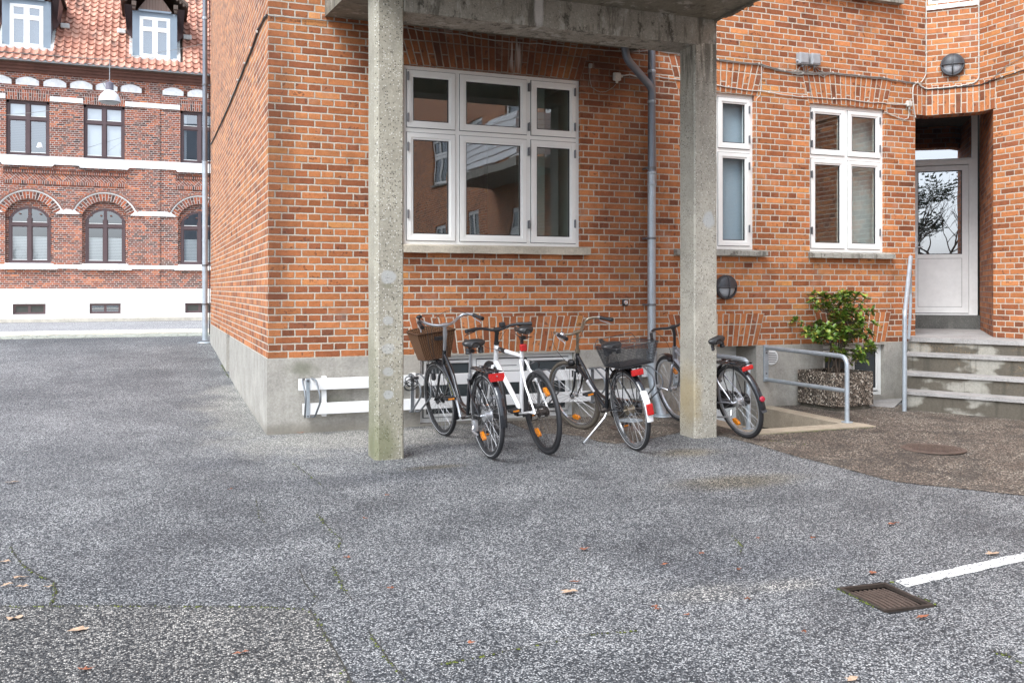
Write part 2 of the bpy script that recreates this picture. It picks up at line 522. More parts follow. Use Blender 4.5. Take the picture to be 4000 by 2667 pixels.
plain('frame_white', (0.84, 0.835, 0.80), 0.35, var=0.05, sc=9)
plain('frame_white_dull', (0.80, 0.80, 0.78), 0.45, var=0.10, sc=14)
plain('gasket_shadow_gap', (0.03, 0.03, 0.032), 0.6)
plain('hinge_metal', (0.16, 0.16, 0.165), 0.45, 0.6)
plain('galvanised', (0.42, 0.465, 0.50), 0.5, 0.5, var=0.22, sc=60)
plain('zinc_pipe_dark', (0.20, 0.22, 0.25), 0.45, 0.6, var=0.2, sc=20)
plain('zinc_cladding', (0.24, 0.29, 0.34), 0.55, 0.1, var=0.12, sc=4)
plain('board_white', (0.82, 0.82, 0.81), 0.5, var=0.04, sc=12)
plain('steel_holder', (0.22, 0.235, 0.25), 0.45, 0.75, var=0.25, sc=30)
plain('rusty_steel', (0.17, 0.085, 0.05), 0.8, 0.2, var=0.35, sc=50)
plain('paint_black', (0.012, 0.013, 0.016), 0.18, var=0.05, coat=0.6)
plain('paint_white', (0.80, 0.80, 0.80), 0.25, var=0.03, coat=0.5)
plain('paint_silver', (0.30, 0.31, 0.34), 0.35, 0.6, var=0.08)
plain('chrome', (0.62, 0.63, 0.65), 0.2, 0.95, var=0.08)
plain('chrome_tarnished', (0.36, 0.31, 0.24), 0.35, 0.9, var=0.3, sc=45)
plain('alloy', (0.55, 0.56, 0.58), 0.35, 0.85, var=0.1)
plain('spoke_steel', (0.42, 0.42, 0.42), 0.35, 0.8)
plain('spoke_dark', (0.10, 0.09, 0.085), 0.5, 0.7)
plain('rubber', (0.022, 0.022, 0.024), 0.62, var=0.25, sc=60)
plain('rubber_dusty', (0.105, 0.090, 0.070), 0.8, var=0.3, sc=40)
plain('black_plastic', (0.020, 0.020, 0.022), 0.45, var=0.2)
plain('leather_black', (0.020, 0.019, 0.019), 0.35, var=0.2, sc=50)
plain('grey_plastic', (0.30, 0.31, 0.32), 0.6, var=0.15)
plain('reflective_grey', (0.50, 0.50, 0.50), 0.4)
plain('oily_steel', (0.06, 0.05, 0.045), 0.5, 0.6, var=0.4, sc=80)
plain('decal_yellow', (0.62, 0.66, 0.06), 0.4)
plain('decal_silver', (0.62, 0.62, 0.64), 0.35, 0.4)
plain('cable_white', (0.52, 0.50, 0.45), 0.6, var=0.3, sc=40)
plain('cable_grey', (0.27, 0.255, 0.23), 0.7, var=0.35, sc=30)
plain('cable_black', (0.03, 0.03, 0.03), 0.6)
plain('wood_brown', (0.115, 0.080, 0.062), 0.7, var=0.3, sc=14)
plain('window_brown', (0.095, 0.060, 0.062), 0.55, var=0.15, sc=14)
plain('interior_wall', (0.70, 0.73, 0.67), 0.9, var=0.03)
plain('interior_dark', (0.065, 0.068, 0.062), 0.9)
plain('blind_grey', (0.40, 0.445, 0.48), 0.9, var=0.03)
plain('curtain', (0.80, 0.82, 0.84), 0.9, var=0.05)
plain('iron_cast', (0.125, 0.090, 0.072), 0.65, 0.35, var=0.4, sc=55, bump=0.003)
plain('iron_dark', (0.055, 0.042, 0.034), 0.6, 0.4, var=0.4, sc=70, bump=0.002)
plain('lamp_black', (0.045, 0.047, 0.052), 0.45, var=0.15)
plain('lamp_shade_white', (0.82, 0.82, 0.82), 0.4, var=0.04)
plain('lamp_neck', (0.16, 0.145, 0.18), 0.5, var=0.15)
plain('void_black', (0.006, 0.006, 0.006), 0.9)
plain('bark', (0.10, 0.075, 0.055), 0.9, var=0.3, sc=30)
plain('crack_dark', (0.045, 0.042, 0.034), 0.95, var=0.4, sc=60)
plain('soil', (0.035, 0.026, 0.020), 0.95, var=0.4, sc=70, bump=0.01)
plain('wood_floor', (0.2, 0.15, 0.1), 0.7)
plain('brick_plain', (0.15, 0.068, 0.050), 0.9, var=0.35, sc=9)


def make_misc():
    # glass: window pane
    def glass(name, ior, tint, rough=0.0, blend=0.85, ripple=0.0):
        t = NT(name)
        t.t.nodes.remove(t.bsdf)
        gl = t.n('ShaderNodeBsdfGlossy')
        gl.inputs['Roughness'].default_value = rough
        gl.inputs['Color'].default_value = (0.95, 0.97, 1.0, 1)
        tr = t.n('ShaderNodeBsdfTransparent')
        tr.inputs[0].default_value = (*tint, 1)
        fr = t.n('ShaderNodeFresnel')
        fr.inputs[0].default_value = ior
        if ripple:
            b = t.bump(t.noise(t.pos(), 2.2, 1, 0.4), ripple)
            t.t.links.new(b, gl.inputs['Normal'])
        mx = t.n('ShaderNodeMixShader')
        if not t._g:
            t.pos()
        front = t.math('SUBTRACT', 1.0, t._g.outputs['Backfacing'])
        t.put(mx.inputs[0], t.math('MULTIPLY', t.math('MULTIPLY', fr.outputs[0], blend), front, clamp=True))
        t.t.links.new(tr.outputs[0], mx.inputs[1])
        t.t.links.new(gl.outputs[0], mx.inputs[2])
        t.t.links.new(mx.outputs[0], t.out.inputs[0])
        M[name] = t.m
    glass('glass', 2.3, (0.80, 0.84, 0.82), blend=1.1, ripple=0.0012)
    glass('glass_clear', 1.45, (0.92, 0.96, 0.97), blend=0.8, ripple=0.001)
    glass('glass_far', 2.6, (0.7, 0.73, 0.74), blend=1.8, ripple=0.0006)
    glass('glass_door', 2.6, (0.4, 0.45, 0.5), blend=2.3, ripple=0.0012)
    # wired obscure glass of the cellar windows
    t = NT('obscure_glass')
    p = t.pos()
    s = t.sep(p)
    a = t.math('SINE', t.math('MULTIPLY', s[0], 420.0))
    b = t.math('SINE', t.math('MULTIPLY', s[2], 420.0))
    g = t.math('MULTIPLY', a, b)
    c = t.mix(t.smooth(g, -0.3, 0.5), (0.035, 0.042, 0.046), (0.085, 0.095, 0.10))
    c = t.mix(t.smooth(t.noise(p, 2.5, 2), 0.35, 0.65), c, (0.045, 0.06, 0.065))
    M['obscure_glass'] = t.fin(c, 0.25, 0, t.bump(g, 0.002), spec=0.6)
    # reflector plastics
    for n, c in (('red_lens', (0.45, 0.010, 0.010)), ('amber_lens', (0.66, 0.21, 0.012)), ('dark_red_lens', (0.34, 0.01, 0.03))):
        t = NT(n)
        p = t.objc()
        v = t.vor(p, 260.0)
        k = t.math('MULTIPLY_ADD', t.sep(v.outputs['Color'])[0], 0.6, 0.7)
        M[n] = t.fin(t.mix(1.0, c, t.comb(k, k, k), 'MULTIPLY'), 0.18, 0, t.bump(v.outputs['Distance'], 0.001), coat=0.5)
    # lamp glass
    t = NT('frosted_lens')
    M['frosted_lens'] = t.fin((0.40, 0.42, 0.44), 0.3, 0, spec=0.6)
    # wicker
    t = NT('wicker')
    uv = t.uv()
    s = t.sep(uv)
    a = t.math('DIVIDE', s[0], 0.022)
    ia = t.math('FLOOR', a)
    ph = t.math('MULTIPLY', ia, pi)
    wv = t.math('SINE', t.math('ADD', t.math('MULTIPLY', s[1], pi / 0.0065), ph))
    ar = t.math('SINE', t.math('MULTIPLY', t.math('SUBTRACT', a, ia), pi))
    hgt = t.math('MULTIPLY', t.math('MULTIPLY_ADD', wv, 0.5, 0.5), ar)
    nz = t.noise(uv, 60.0, 3, 0.7)
    c = t.mix(t.smooth(hgt, 0.1, 0.8), (0.055, 0.026, 0.013), (0.30, 0.155, 0.075))
    c = t.mix(t.smooth(nz, 0.35, 0.7), c, t.mix(0.5, c, (0.14, 0.07, 0.035)))
    M['wicker'] = t.fin(c, 0.7, 0, t.bump(hgt, 0.005), spec=0.3)
    # brushed paint-grain boards etc: roof tile
    t = NT('roof_tile')
    p = t.pos()
    uv = t.uv()
    s = t.sep(uv)
    cell = t.comb(t.math('FLOOR', s[0]), t.math('FLOOR', s[1]), 0.0)
    wn = t.white(cell)
    c = t.ramp(wn.outputs['Value'], [(0, (0.40, 0.185, 0.13)), (0.5, (0.50, 0.25, 0.18)), (1, (0.60, 0.34, 0.25))])
    st = t.noise(t.scale(p, (2.2, 1, 1)), 1.1, 4, 0.65)
    fn = t.noise(p, 14.0, 4, 0.7)
    c = t.mix(t.math('MULTIPLY', t.smooth(st, 0.52, 0.66), t.smooth(fn, 0.35, 0.6, 0.3, 0.9)), c, (0.13, 0.09, 0.075))
    k = t.math('MULTIPLY_ADD', fn, 0.5, 0.75)
    M['roof_tile'] = t.fin(t.mix(1.0, c, t.comb(k, k, k), 'MULTIPLY'), 0.75, 0, None, spec=0.3)
    # pleated blind
    t = NT('pleated_blind')
    s = t.sep(t.pos())
    wv = t.math('SINE', t.math('MULTIPLY', s[2], 2 * pi / 0.05))
    M['pleated_blind'] = t.fin(t.mix(t.smooth(wv, -0.8, 0.8), (0.42, 0.44, 0.44), (0.80, 0.81, 0.80)), 0.9)
    t = NT('slat_blind')
    s = t.sep(t.pos())
    wv = t.math('SINE', t.math('MULTIPLY', s[2], 2 * pi / 0.055))
    M['slat_blind'] = t.fin(t.mix(t.smooth(wv, 0.2, 0.9), (0.012, 0.016, 0.018), (0.10, 0.12, 0.12)), 0.7)
    # gable boards
    t = NT('boards_brown')
    s = t.sep(t.pos())
    f = t.math('FRACT', t.math('DIVIDE', s[0], 0.09))
    nz = t.noise(t.scale(t.pos(), (20, 20, 2)), 1.0, 3)
    c = t.mix(t.smooth(f, 0.12, 0.05), (0.16, 0.105, 0.085), (0.03, 0.02, 0.015))
    c = t.mix(t.smooth(nz, 0.4, 0.65, 0, 0.5), c, (0.22, 0.16, 0.13))
    M['boards_brown'] = t.fin(c, 0.8)
    # leaves
    t = NT('shrub_leaf')
    p = t.pos()
    s = t.sep(t.white(t.vmath('SNAP', t.objc(), (0.035, 0.035, 0.035))).outputs['Color'])
    c = t.ramp(s[0], [(0, (0.045, 0.11, 0.02)), (0.45, (0.12, 0.21, 0.035)), (0.8, (0.24, 0.34, 0.055)), (0.93, (0.34, 0.36, 0.06)), (1.0, (0.50, 0.40, 0.08))])
    fn = t.noise(p, 60.0, 2)
    k = t.math('MULTIPLY_ADD', fn, 0.6, 0.7)
    M['shrub_leaf'] = t.fin(t.mix(1.0, c, t.comb(k, k, k), 'MULTIPLY'), 0.3, 0, None, spec=0.55)
    for n, c1, c2 in (('dead_leaf_orange', (0.34, 0.12, 0.055), (0.19, 0.065, 0.035)), ('dead_leaf_tan', (0.50, 0.36, 0.25), (0.34, 0.22, 0.14))):
        t = NT(n)
        M[n] = t.fin(t.mix(t.noise(t.pos(), 70.0, 3), c1, c2), 0.7)
    t = NT('moss')
    nz = t.noise(t.pos(), 90.0, 3)
    M['moss'] = t.fin(t.ramp(nz, [(0.3, (0.045, 0.055, 0.012)), (0.55, (0.12, 0.15, 0.025)), (0.75, (0.26, 0.29, 0.05))]), 0.95, 0, t.bump(nz, 0.01))
    t = NT('road_paint')
    p = t.pos()
    v = t.vor(p, 110.0)
    cs = t.sep(v.outputs['Color'])
    worn = t.math('GREATER_THAN', t.math('ADD', cs[0], t.math('MULTIPLY', t.noise(p, 9.0, 3), 0.7)), 1.12)
    c = t.mix(worn, (0.80, 0.79, 0.75), (0.20, 0.20, 0.20))
    k = t.math('MULTIPLY_ADD', cs[1], 0.25, 0.85)
    M['road_paint'] = t.fin(t.mix(1.0, c, t.comb(k, k, k), 'MULTIPLY'), 0.8, 0, t.bump(v.outputs['Distance'], 0.003))
    t = NT('foliage_dark')
    M['foliage_dark'] = t.fin(t.ramp(t.noise(t.pos(), 3.0, 3), [(0.3, (0.02, 0.03, 0.015)), (0.7, (0.05, 0.07, 0.03))]), 0.8)


make_misc()


# ------------------------------------------------------------------ mesh builder
def V(*a):
    return Vector(a)


class MB:
    def __init__(s):
        s.v, s.f, s.uvs, s.mi = [], [], [], []
        s.cur = 0

    def face(s, pts, uv=None):
        i = len(s.v)
        s.v += [Vector(p) for p in pts]
        s.f.append(tuple(range(i, i + len(pts))))
        s.uvs.append(uv)
        s.mi.append(s.cur)

    def mesh(s, verts, faces):
        i = len(s.v)
        s.v += [Vector(p) for p in verts]
        for f in faces:
            s.f.append(tuple(i + k for k in f))
            s.uvs.append(None)
            s.mi.append(s.cur)

    def box(s, a, b, fr=None):
        """axis box a..b, or box in frame fr (4x4)"""
        x0, y0, z0 = a
        x1, y1, z1 = b
        vs = [V(x, y, z) for x in (x0, x1) for y in (y0, y1) for z in (z0, z1)]
        if fr is not None:
            vs = [fr @ q for q in vs]
        s.mesh(vs, [(0, 1, 3, 2), (4, 6, 7, 5), (0, 4, 5, 1), (2, 3, 7, 6), (0, 2, 6, 4), (1, 5, 7, 3)])
        return s

    def bbox(s, a, b, bev=0.006, fr=None):
        """box with bevelled vertical and horizontal edges (chamfer)"""
        x0, y0, z0 = a
        x1, y1, z1 = b
        bm = bmesh.new()
        bmesh.ops.create_cube(bm, size=1)
        for q in bm.verts:
            q.co = V(x0 + (q.co.x + .5) * (x1 - x0), y0 + (q.co.y + .5) * (y1 - y0), z0 + (q.co.z + .5) * (z1 - z0))
        bmesh.ops.bevel(bm, geom=bm.edges[:], offset=bev, segments=2, affect='EDGES', profile=0.5)
        s.bm(bm, fr)
        return s

    def bm(s, bm, fr=None):
        bm.verts.index_update()
        vs = [(fr @ q.co) if fr is not None else q.co.copy() for q in bm.verts]
        s.mesh(vs, [[q.index for q in f.verts] for f in bm.faces])
        bm.free()

    def tube(s, pts, r, n=8, closed=False, caps=True):
        pts = [Vector(p) for p in pts]
        m = len(pts)
        rs = r if hasattr(r, '__len__') else [r] * m
        tang = []
        for i in range(m):
            if closed:
                d = pts[(i + 1) % m] - pts[i - 1]
            else:
                d = pts[min(i + 1, m - 1)] - pts[max(i - 1, 0)]
            tang.append(d.normalized() if d.length > 1e-9 else V(0, 0, 1))
        up = V(0, 0, 1) if abs(tang[0].z) < 0.9 else V(1, 0, 0)
        nrm = tang[0].cross(up).normalized()
        i0 = len(s.v)
        for i in range(m):
            if i:
                nrm = (nrm - tang[i] * nrm.dot(tang[i]))
                nrm = nrm.normalized() if nrm.length > 1e-6 else tang[i].orthogonal().normalized()
            bn = tang[i].cross(nrm)
            for k in range(n):
                a = 2 * pi * k / n
                s.v.append(pts[i] + (nrm * cos(a) + bn * sin(a)) * rs[i])
        rng = m if closed else m - 1
        for i in range(rng):
            for k in range(n):
                a = i0 + i * n + k
                b = i0 + i * n + (k + 1) % n
                c = i0 + ((i + 1) % m) * n + (k + 1) % n
                d = i0 + ((i + 1) % m) * n + k
                s.f.append((a, b, c, d))
                s.uvs.append(None)
                s.mi.append(s.cur)
        if caps and not closed:
            for q in (tuple(i0 + k for k in reversed(range(n))), tuple(i0 + (m - 1) * n + k for k in range(n))):
                s.f.append(q)
                s.uvs.append(None)
                s.mi.append(s.cur)
        return s

    def lathe(s, prof, c, axis, n=24, caps=True):
        """prof: list of (distance along axis, radius)"""
        axis = Vector(axis).normalized()
        a = axis.orthogonal().normalized()
        b = axis.cross(a)
        c = Vector(c)
        i0 = len(s.v)
        for (h, r) in prof:
            for k in range(n):
                t = 2 * pi * k / n
                s.v.append(c + axis * h + (a * cos(t) + b * sin(t)) * r)
        for i in range(len(prof) - 1):
            for k in range(n):
                s.f.append((i0 + i * n + k, i0 + i * n + (k + 1) % n, i0 + (i + 1) * n + (k + 1) % n, i0 + (i + 1) * n + k))
                s.uvs.append(None)
                s.mi.append(s.cur)
        if caps:
            for q in (tuple(i0 + k for k in reversed(range(n))), tuple(i0 + (len(prof) - 1) * n + k for k in range(n))):
                s.f.append(q)
                s.uvs.append(None)
                s.mi.append(s.cur)
        return s

    def prism(s, poly, z0, z1, uvtop=False):
        """poly (x,y) ccw extruded between z0 and z1; z may be callables of (x,y)"""
        f0 = z0 if callable(z0) else (lambda x, y: z0)
        f1 = z1 if callable(z1) else (lambda x, y: z1)
        lo = [V(x, y, f0(x, y)) for x, y in poly]
        hi = [V(x, y, f1(x, y)) for x, y in poly]
        n = len(poly)
        s.mesh(lo + hi, [tuple(reversed(range(n))), tuple(range(n, 2 * n))] + [(i, (i + 1) % n, n + (i + 1) % n, n + i) for i in range(n)])
        return s

    def xprism(s, poly, fr, d0, d1):
        """poly in the x,z plane of frame fr, extruded along the frame's y from d0 to d1"""
        lo = [fr @ V(x, d0, z) for x, z in poly]
        hi = [fr @ V(x, d1, z) for x, z in poly]
        n = len(poly)
        s.mesh(lo + hi, [tuple(range(n)), tuple(reversed(range(n, 2 * n)))] + [(i, n + i, n + (i + 1) % n, (i + 1) % n) for i in range(n)])
        return s


def root_of(o):
    while o.parent:
        o = o.parent
    return o


def part(name, mb, mats, parent=None, smooth=False, local=False, label=None, angle=35):
    """one mesh object; coordinates are world ones unless local (then the root's own)"""
    if not mb.f:
        mb.box((0, 0, 0), (.001, .001, .001))
    off = V(0, 0, 0)
    if parent is not None and not local:
        off = root_of(parent).location.copy()
    me = bpy.data.meshes.new(name)
    me.from_pydata([v - off for v in mb.v], [], mb.f)
    mats = mats if isinstance(mats, (list, tuple)) else [mats]
    for m in mats:
        me.materials.append(M[m])
    if len(mats) > 1:
        me.polygons.foreach_set('material_index', mb.mi)
    if any(u is not None for u in mb.uvs):
        ul = me.uv_layers.new(name='UVMap')
        k = 0
        for f, u in zip(mb.f, mb.uvs):
            for j in range(len(f)):
                if u is not None:
                    ul.data[k].uv = u[j]
                k += 1
    me.validate()
    if smooth:
        me.shade_smooth()
        try:
            me.set_sharp_from_angle(angle=radians(angle))
        except Exception:
            pass
    me.update()
    o = bpy.data.objects.new(name, me)
    COL.objects.link(o)
    if parent is not None:
        o.parent = parent
    if label:
        o['label'] = label
    return o


def text_mb(mb, txt, size, fr, align='CENTER'):
    """lettering as flat mesh laid in the x,z plane of fr"""
    cu = bpy.data.curves.new('lettering', 'FONT')
    cu.body = txt
    cu.size = size
    cu.align_x = align
    cu.align_y = 'CENTER'
    o = bpy.data.objects.new('lettering', cu)
    me = bpy.data.meshes.new_from_object(o)
    mb.mesh([fr @ V(v.co.x, 0, v.co.y) for v in me.vertices], [tuple(p.vertices) for p in me.polygons])
    bpy.data.objects.remove(o)
    bpy.data.curves.remove(cu)
    bpy.data.meshes.remove(me)
    return mb


def tag(o, label, cat=None, group=None, kind=None):
    o['label'] = label
    if cat:
        o['category'] = cat
    if group:
        o['group'] = group
    if kind:
        o['kind'] = kind
    return o


def thing(name, label, cat, loc=(0, 0, 0), group=None):
    o = bpy.data.objects.new(name, None)
    o.empty_display_size = 0.2
    COL.objects.link(o)
    o.location = loc
    return tag(o, label, cat, group)


def fillet(pts, r, n=5):
    """round the inner corners of a polyline"""
    pts = [Vector(p) for p in pts]
    out = [pts[0]]
    for i in range(1, len(pts) - 1):
        a, b, c = pts[i - 1], pts[i], pts[i + 1]
        d1 = (a - b)
        d2 = (c - b)
        k = min(r, d1.length * .45, d2.length * .45)
        p, q = b + d1.normalized() * k, b + d2.normalized() * k
        for j in range(n + 1):
            t = j / n
            out.append(p * (1 - t) ** 2 + b * 2 * t * (1 - t) + q * t * t)
    out.append(pts[-1])
    return out


def frame(o, xdir, ydir=None):
    """matrix with origin o, x along xdir (horizontal), z up, y = z cross x"""
    x = Vector(xdir).normalized()
    z = V(0, 0, 1)
    y = z.cross(x)
    m = Matrix.Identity(4)
    for i in range(3):
        m[i][0], m[i][1], m[i][2], m[i][3] = x[i], y[i], z[i], o[i]
    return m


# ------------------------------------------------------------------ ground height
def gz(x, y):
    if y < 0:
        return 0.006 * y if y > -2 else -0.012 + 0.02625 * (y + 2)
    k = [(0, 0), (1.8, .045), (3.4, .10), (5, .17), (7.3, .29), (8.6, .34), (10.4, .405), (10.41, .2), (60, .2)]
    for (a, za), (b, zb) in zip(k, k[1:]):
        if y <= b:
            return za + (zb - za) * (y - a) / (b - a)
    return .42


def sheet(mb, poly, dz, cuts_y=()):
    """flat polygon laid on the sloping yard (a plane for y<0)"""
    def clip(P, yc, keep_above):
        out = []
        for a, b in zip(P, P[1:] + P[:1]):
            ia, ib = (a[1] >= yc) == keep_above or a[1] == yc, (b[1] >= yc) == keep_above or b[1] == yc
            if ia:
                out.append(a)
            if ia != ib:
                t = (yc - a[1]) / (b[1] - a[1])
                out.append((a[0] + (b[0] - a[0]) * t, yc))
        return out
    ys = [p[1] for p in poly]
    parts_ = [list(poly)]
    if min(ys) < -2 < max(ys):
        parts_ = [clip(list(poly), -2, True), clip(list(poly), -2, False)]
    for P in parts_:
        if len(P) > 2:
            mb.face([V(x, y, gz(x, y) + dz) for x, y in P])


# ------------------------------------------------------------------ walls with openings
VZ = 0.69            # first brick course starts at this height


def wall(mb, mp, u0, u1, v0, v1, holes=(), voff=VZ, du=1.5, flip=False):
    us = sorted({u0, u1, *[h[0] for h in holes], *[h[2] for h in holes]})
    vs = sorted({v0, v1, *[h[1] for h in holes], *[h[3] for h in holes]})
    us = [u for u in us if u0 <= u <= u1]
    vs = [v for v in vs if v0 <= v <= v1]
    for a, b in zip(us, us[1:]):
        for c, d in zip(vs, vs[1:]):
            m, n = (a + b) / 2, (c + d) / 2
            if any(h[0] < m < h[2] and h[1] < n < h[3] for h in holes):
                continue
            q = [(a, c), (b, c), (b, d), (a, d)]
            if flip:
                q.reverse()
            mb.face([mp(u, v) for u, v in q], [(u, v - voff) for u, v in q])


def reveal(mb, mp3, h, dep, voff=VZ, sides='lrtb'):
    """inner faces of an opening; mp3(u, v, depth)"""
    a, c, b, d = h
    if 'l' in sides:
        mb.face([mp3(a, c, 0), mp3(a, c, dep), mp3(a, d, dep), mp3(a, d, 0)], [(0, c - voff), (dep, c - voff), (dep, d - voff), (0, d - voff)])
    if 'r' in sides:
        mb.face([mp3(b, c, dep), mp3(b, c, 0), mp3(b, d, 0), mp3(b, d, dep)], [(dep, c - voff), (0, c - voff), (0, d - voff), (dep, d - voff)])
    if 't' in sides:
        mb.face([mp3(a, d, 0), mp3(a, d, dep), mp3(b, d, dep), mp3(b, d, 0)], [(0, a), (dep, a), (dep, b), (0, b)])
    if 'b' in sides:
        mb.face([mp3(a, c, dep), mp3(a, c, 0), mp3(b, c, 0), mp3(b, c, dep)], [(dep, a), (0, a), (0, b), (dep, b)])


def flat_arch(mb, fr, u0, u1, z0, z1, splay, camber=0.0, proud=0.004, n=None):
    """soldier lintel: a fan of upright bricks. fr: frame with y pointing into the wall"""
    w = u1 - u0
    n = n or max(2, int(round(w / CH)))
    k0 = 3
    for i in range(n):
        a, b = i / n, (i + 1) / n

        def P(t, top):
            x = u0 + w * t + (splay * (2 * t - 1) if top else 0)
            c = camber * (1 - (2 * t - 1) ** 2)
            return V(x, -proud, (z1 + c * 0.4) if top else (z0 + c))
        h = z1 - z0
        q = [P(a, 0), P(b, 0), P(b, 1), P(a, 1)]
        mb.face([fr @ p for p in q], [((k0 + i) * CH, 0), ((k0 + i + 1) * CH, 0), ((k0 + i + 1) * CH, h), ((k0 + i) * CH, h)])
    # thin edges
    for t, s in ((0, -1), (1, 1)):
        a = P(t, 0)
        b = P(t, 1)
        q = [a, b, V(b.x, .01, b.z), V(a.x, .01, a.z)]
        mb.face([fr @ p for p in q], [(0, 0), (0, z1 - z0), (.01, z1 - z0), (.01, 0)])


# ------------------------------------------------------------------ windows
def window(parent, fr, u0, z0, u1, z1, cells, mat='frame_white', glass='glass', ow=0.045, sw=0.062, hinges=(), depth=0.0,
           fmat=None, sill=None, label=None, name='window', sash_d=0.012):
    """outer frame > sashes > panes. fr: x along the wall, y INTO the wall, origin on the wall face"""
    mb = MB()
    d0, d1 = depth, depth + 0.07
    mb.box((u0, d0, z0), (u0 + ow, d1, z1), fr).box((u1 - ow, d0, z0), (u1, d1, z1), fr)
    mb.box((u0 + ow, d0, z0), (u1 - ow, d1, z0 + ow), fr).box((u0 + ow, d0, z1 - ow), (u1 - ow, d1, z1), fr)
    xs = sorted({c[0] for c in cells} | {c[2] for c in cells})
    # bars between the cells
    for c in cells:
        for o in cells:
            if o is not c:
                if abs(o[1] - c[1]) < 1e-6 and 0 < o[0] - c[2] < 0.12:
                    mb.box((c[2], d0 + .001, c[1] - .02), (o[0], d1, c[3] + .02), fr)
                if abs(o[0] - c[0]) < 1e-6 and 0 < o[1] - c[3] < 0.12:
                    mb.box((c[0] - .001, d0 + .0015, c[3]), (c[2] + .001, d1, o[1]), fr)
    f = part(name, mb, fmat or mat, parent, label=label)
    for (a, b, c, d) in cells:
        g = 0.0062
        a, b, c, d = a + g, b + g, c - g, d - g
        m = MB()
        s0, s1 = d0 - sash_d, d0 + 0.05
        # mitred sash with an inner bevel step
        for (r0, r1, y0) in ((0, sw * .68, s0), (sw * .68, sw, s0 + .010)):
            o = [(a + r0, b + r0), (c - r0, b + r0), (c - r0, d - r0), (a + r0, d - r0)]
            i = [(a + r1, b + r1), (c - r1, b + r1), (c - r1, d - r1), (a + r1, d - r1)]
            for k in range(4):
                l = (k + 1) % 4
                m.face([fr @ V(o[k][0], y0, o[k][1]), fr @ V(o[l][0], y0, o[l][1]), fr @ V(i[l][0], y0, i[l][1]), fr @ V(i[k][0], y0, i[k][1])])
                m.face([fr @ V(i[k][0], y0, i[k][1]), fr @ V(i[l][0], y0, i[l][1]), fr @ V(i[l][0], s1, i[l][1]), fr @ V(i[k][0], s1, i[k][1])])
                m.face([fr @ V(o[l][0], y0, o[l][1]), fr @ V(o[k][0], y0, o[k][1]), fr @ V(o[k][0], s1, o[k][1]), fr @ V(o[l][0], s1, o[l][1])])
        part('sash', m, mat, f)
        # black strips painted in as the shadow gap round the sash, then the glazing seal
        m = MB()
        for q in (((a - g, d0 + .002, b - g), (a, d0 + .03, d + g)), ((c, d0 + .002, b - g), (c + g, d0 + .03, d + g)),
                  ((a - g, d0 + .002, b - g), (c + g, d0 + .03, b)), ((a - g, d0 + .002, d), (c + g, d0 + .03, d + g))):
            m.box(q[0], q[1], fr)
        r1 = sw
        for k in range(1):
            e = 0.008
            for q in (((a + r1, d0 + .004, b + r1), (a + r1 + e, d0 + .02, d - r1)), ((c - r1 - e, d0 + .004, b + r1), (c - r1, d0 + .02, d - r1)),
                      ((a + r1 + e, d0 + .004, b + r1), (c - r1 - e, d0 + .02, b + r1 + e)), ((a + r1 + e, d0 + .004, d - r1 - e), (c - r1 - e, d0 + .02, d - r1))):
                m.box(q[0], q[1], fr)
        part('gasket_shadow_gap', m, 'gasket_shadow_gap', f)
        m = MB()
        m.box((a + sw - .004, d0 + .012, b + sw - .004), (c - sw + .004, d0 + .016, d - sw + .004), fr)
        part('pane', m, glass, f)
    for (x, z) in hinges:
        m = MB()
        m.box((x - .009, s0 - .008, z - .04), (x + .009, s0 + .012, z + .04), fr)
        m.tube([fr @ V(x, s0 - .010, z - .043), fr @ V(x, s0 - .010, z + .043)], 0.007, 6)
        part('hinge', m, 'hinge_metal', f)
    if sill:
        sx0, sx1, zt, th, pr, sm = sill
        m = MB()
        n = 14
        rnd = random.Random(3)
        P = [[fr @ V(sx0 + (sx1 - sx0) * i / n, y, z) for (y, z) in ((d0, zt), (-pr, zt - .02 + rnd.uniform(-.002, .002)), (-pr, zt - th + rnd.uniform(-.003, .003)), (d0, zt - th))] for i in range(n + 1)]
        for i in range(n):
            for k in range(4):
                m.face([P[i][k], P[i][(k + 1) % 4], P[i + 1][(k + 1) % 4], P[i + 1][k]])
        m.face(list(reversed(P[0])))
        m.face(P[-1])
        part('sill', m, sm, f)
    return f


def wobble(pts, amp, n=6, rnd=random.Random(5)):
    """subdivide a polyline and add small slack"""
    pts = [Vector(p) for p in pts]
    out = []
    for a, b in zip(pts, pts[1:]):
        for j in range(n):
            t = j / n
            q = a.lerp(b, t)
            q.z += rnd.uniform(-amp, amp) - amp * 1.5 * sin(pi * t)
            out.append(q)
    out.append(pts[-1])
    return out


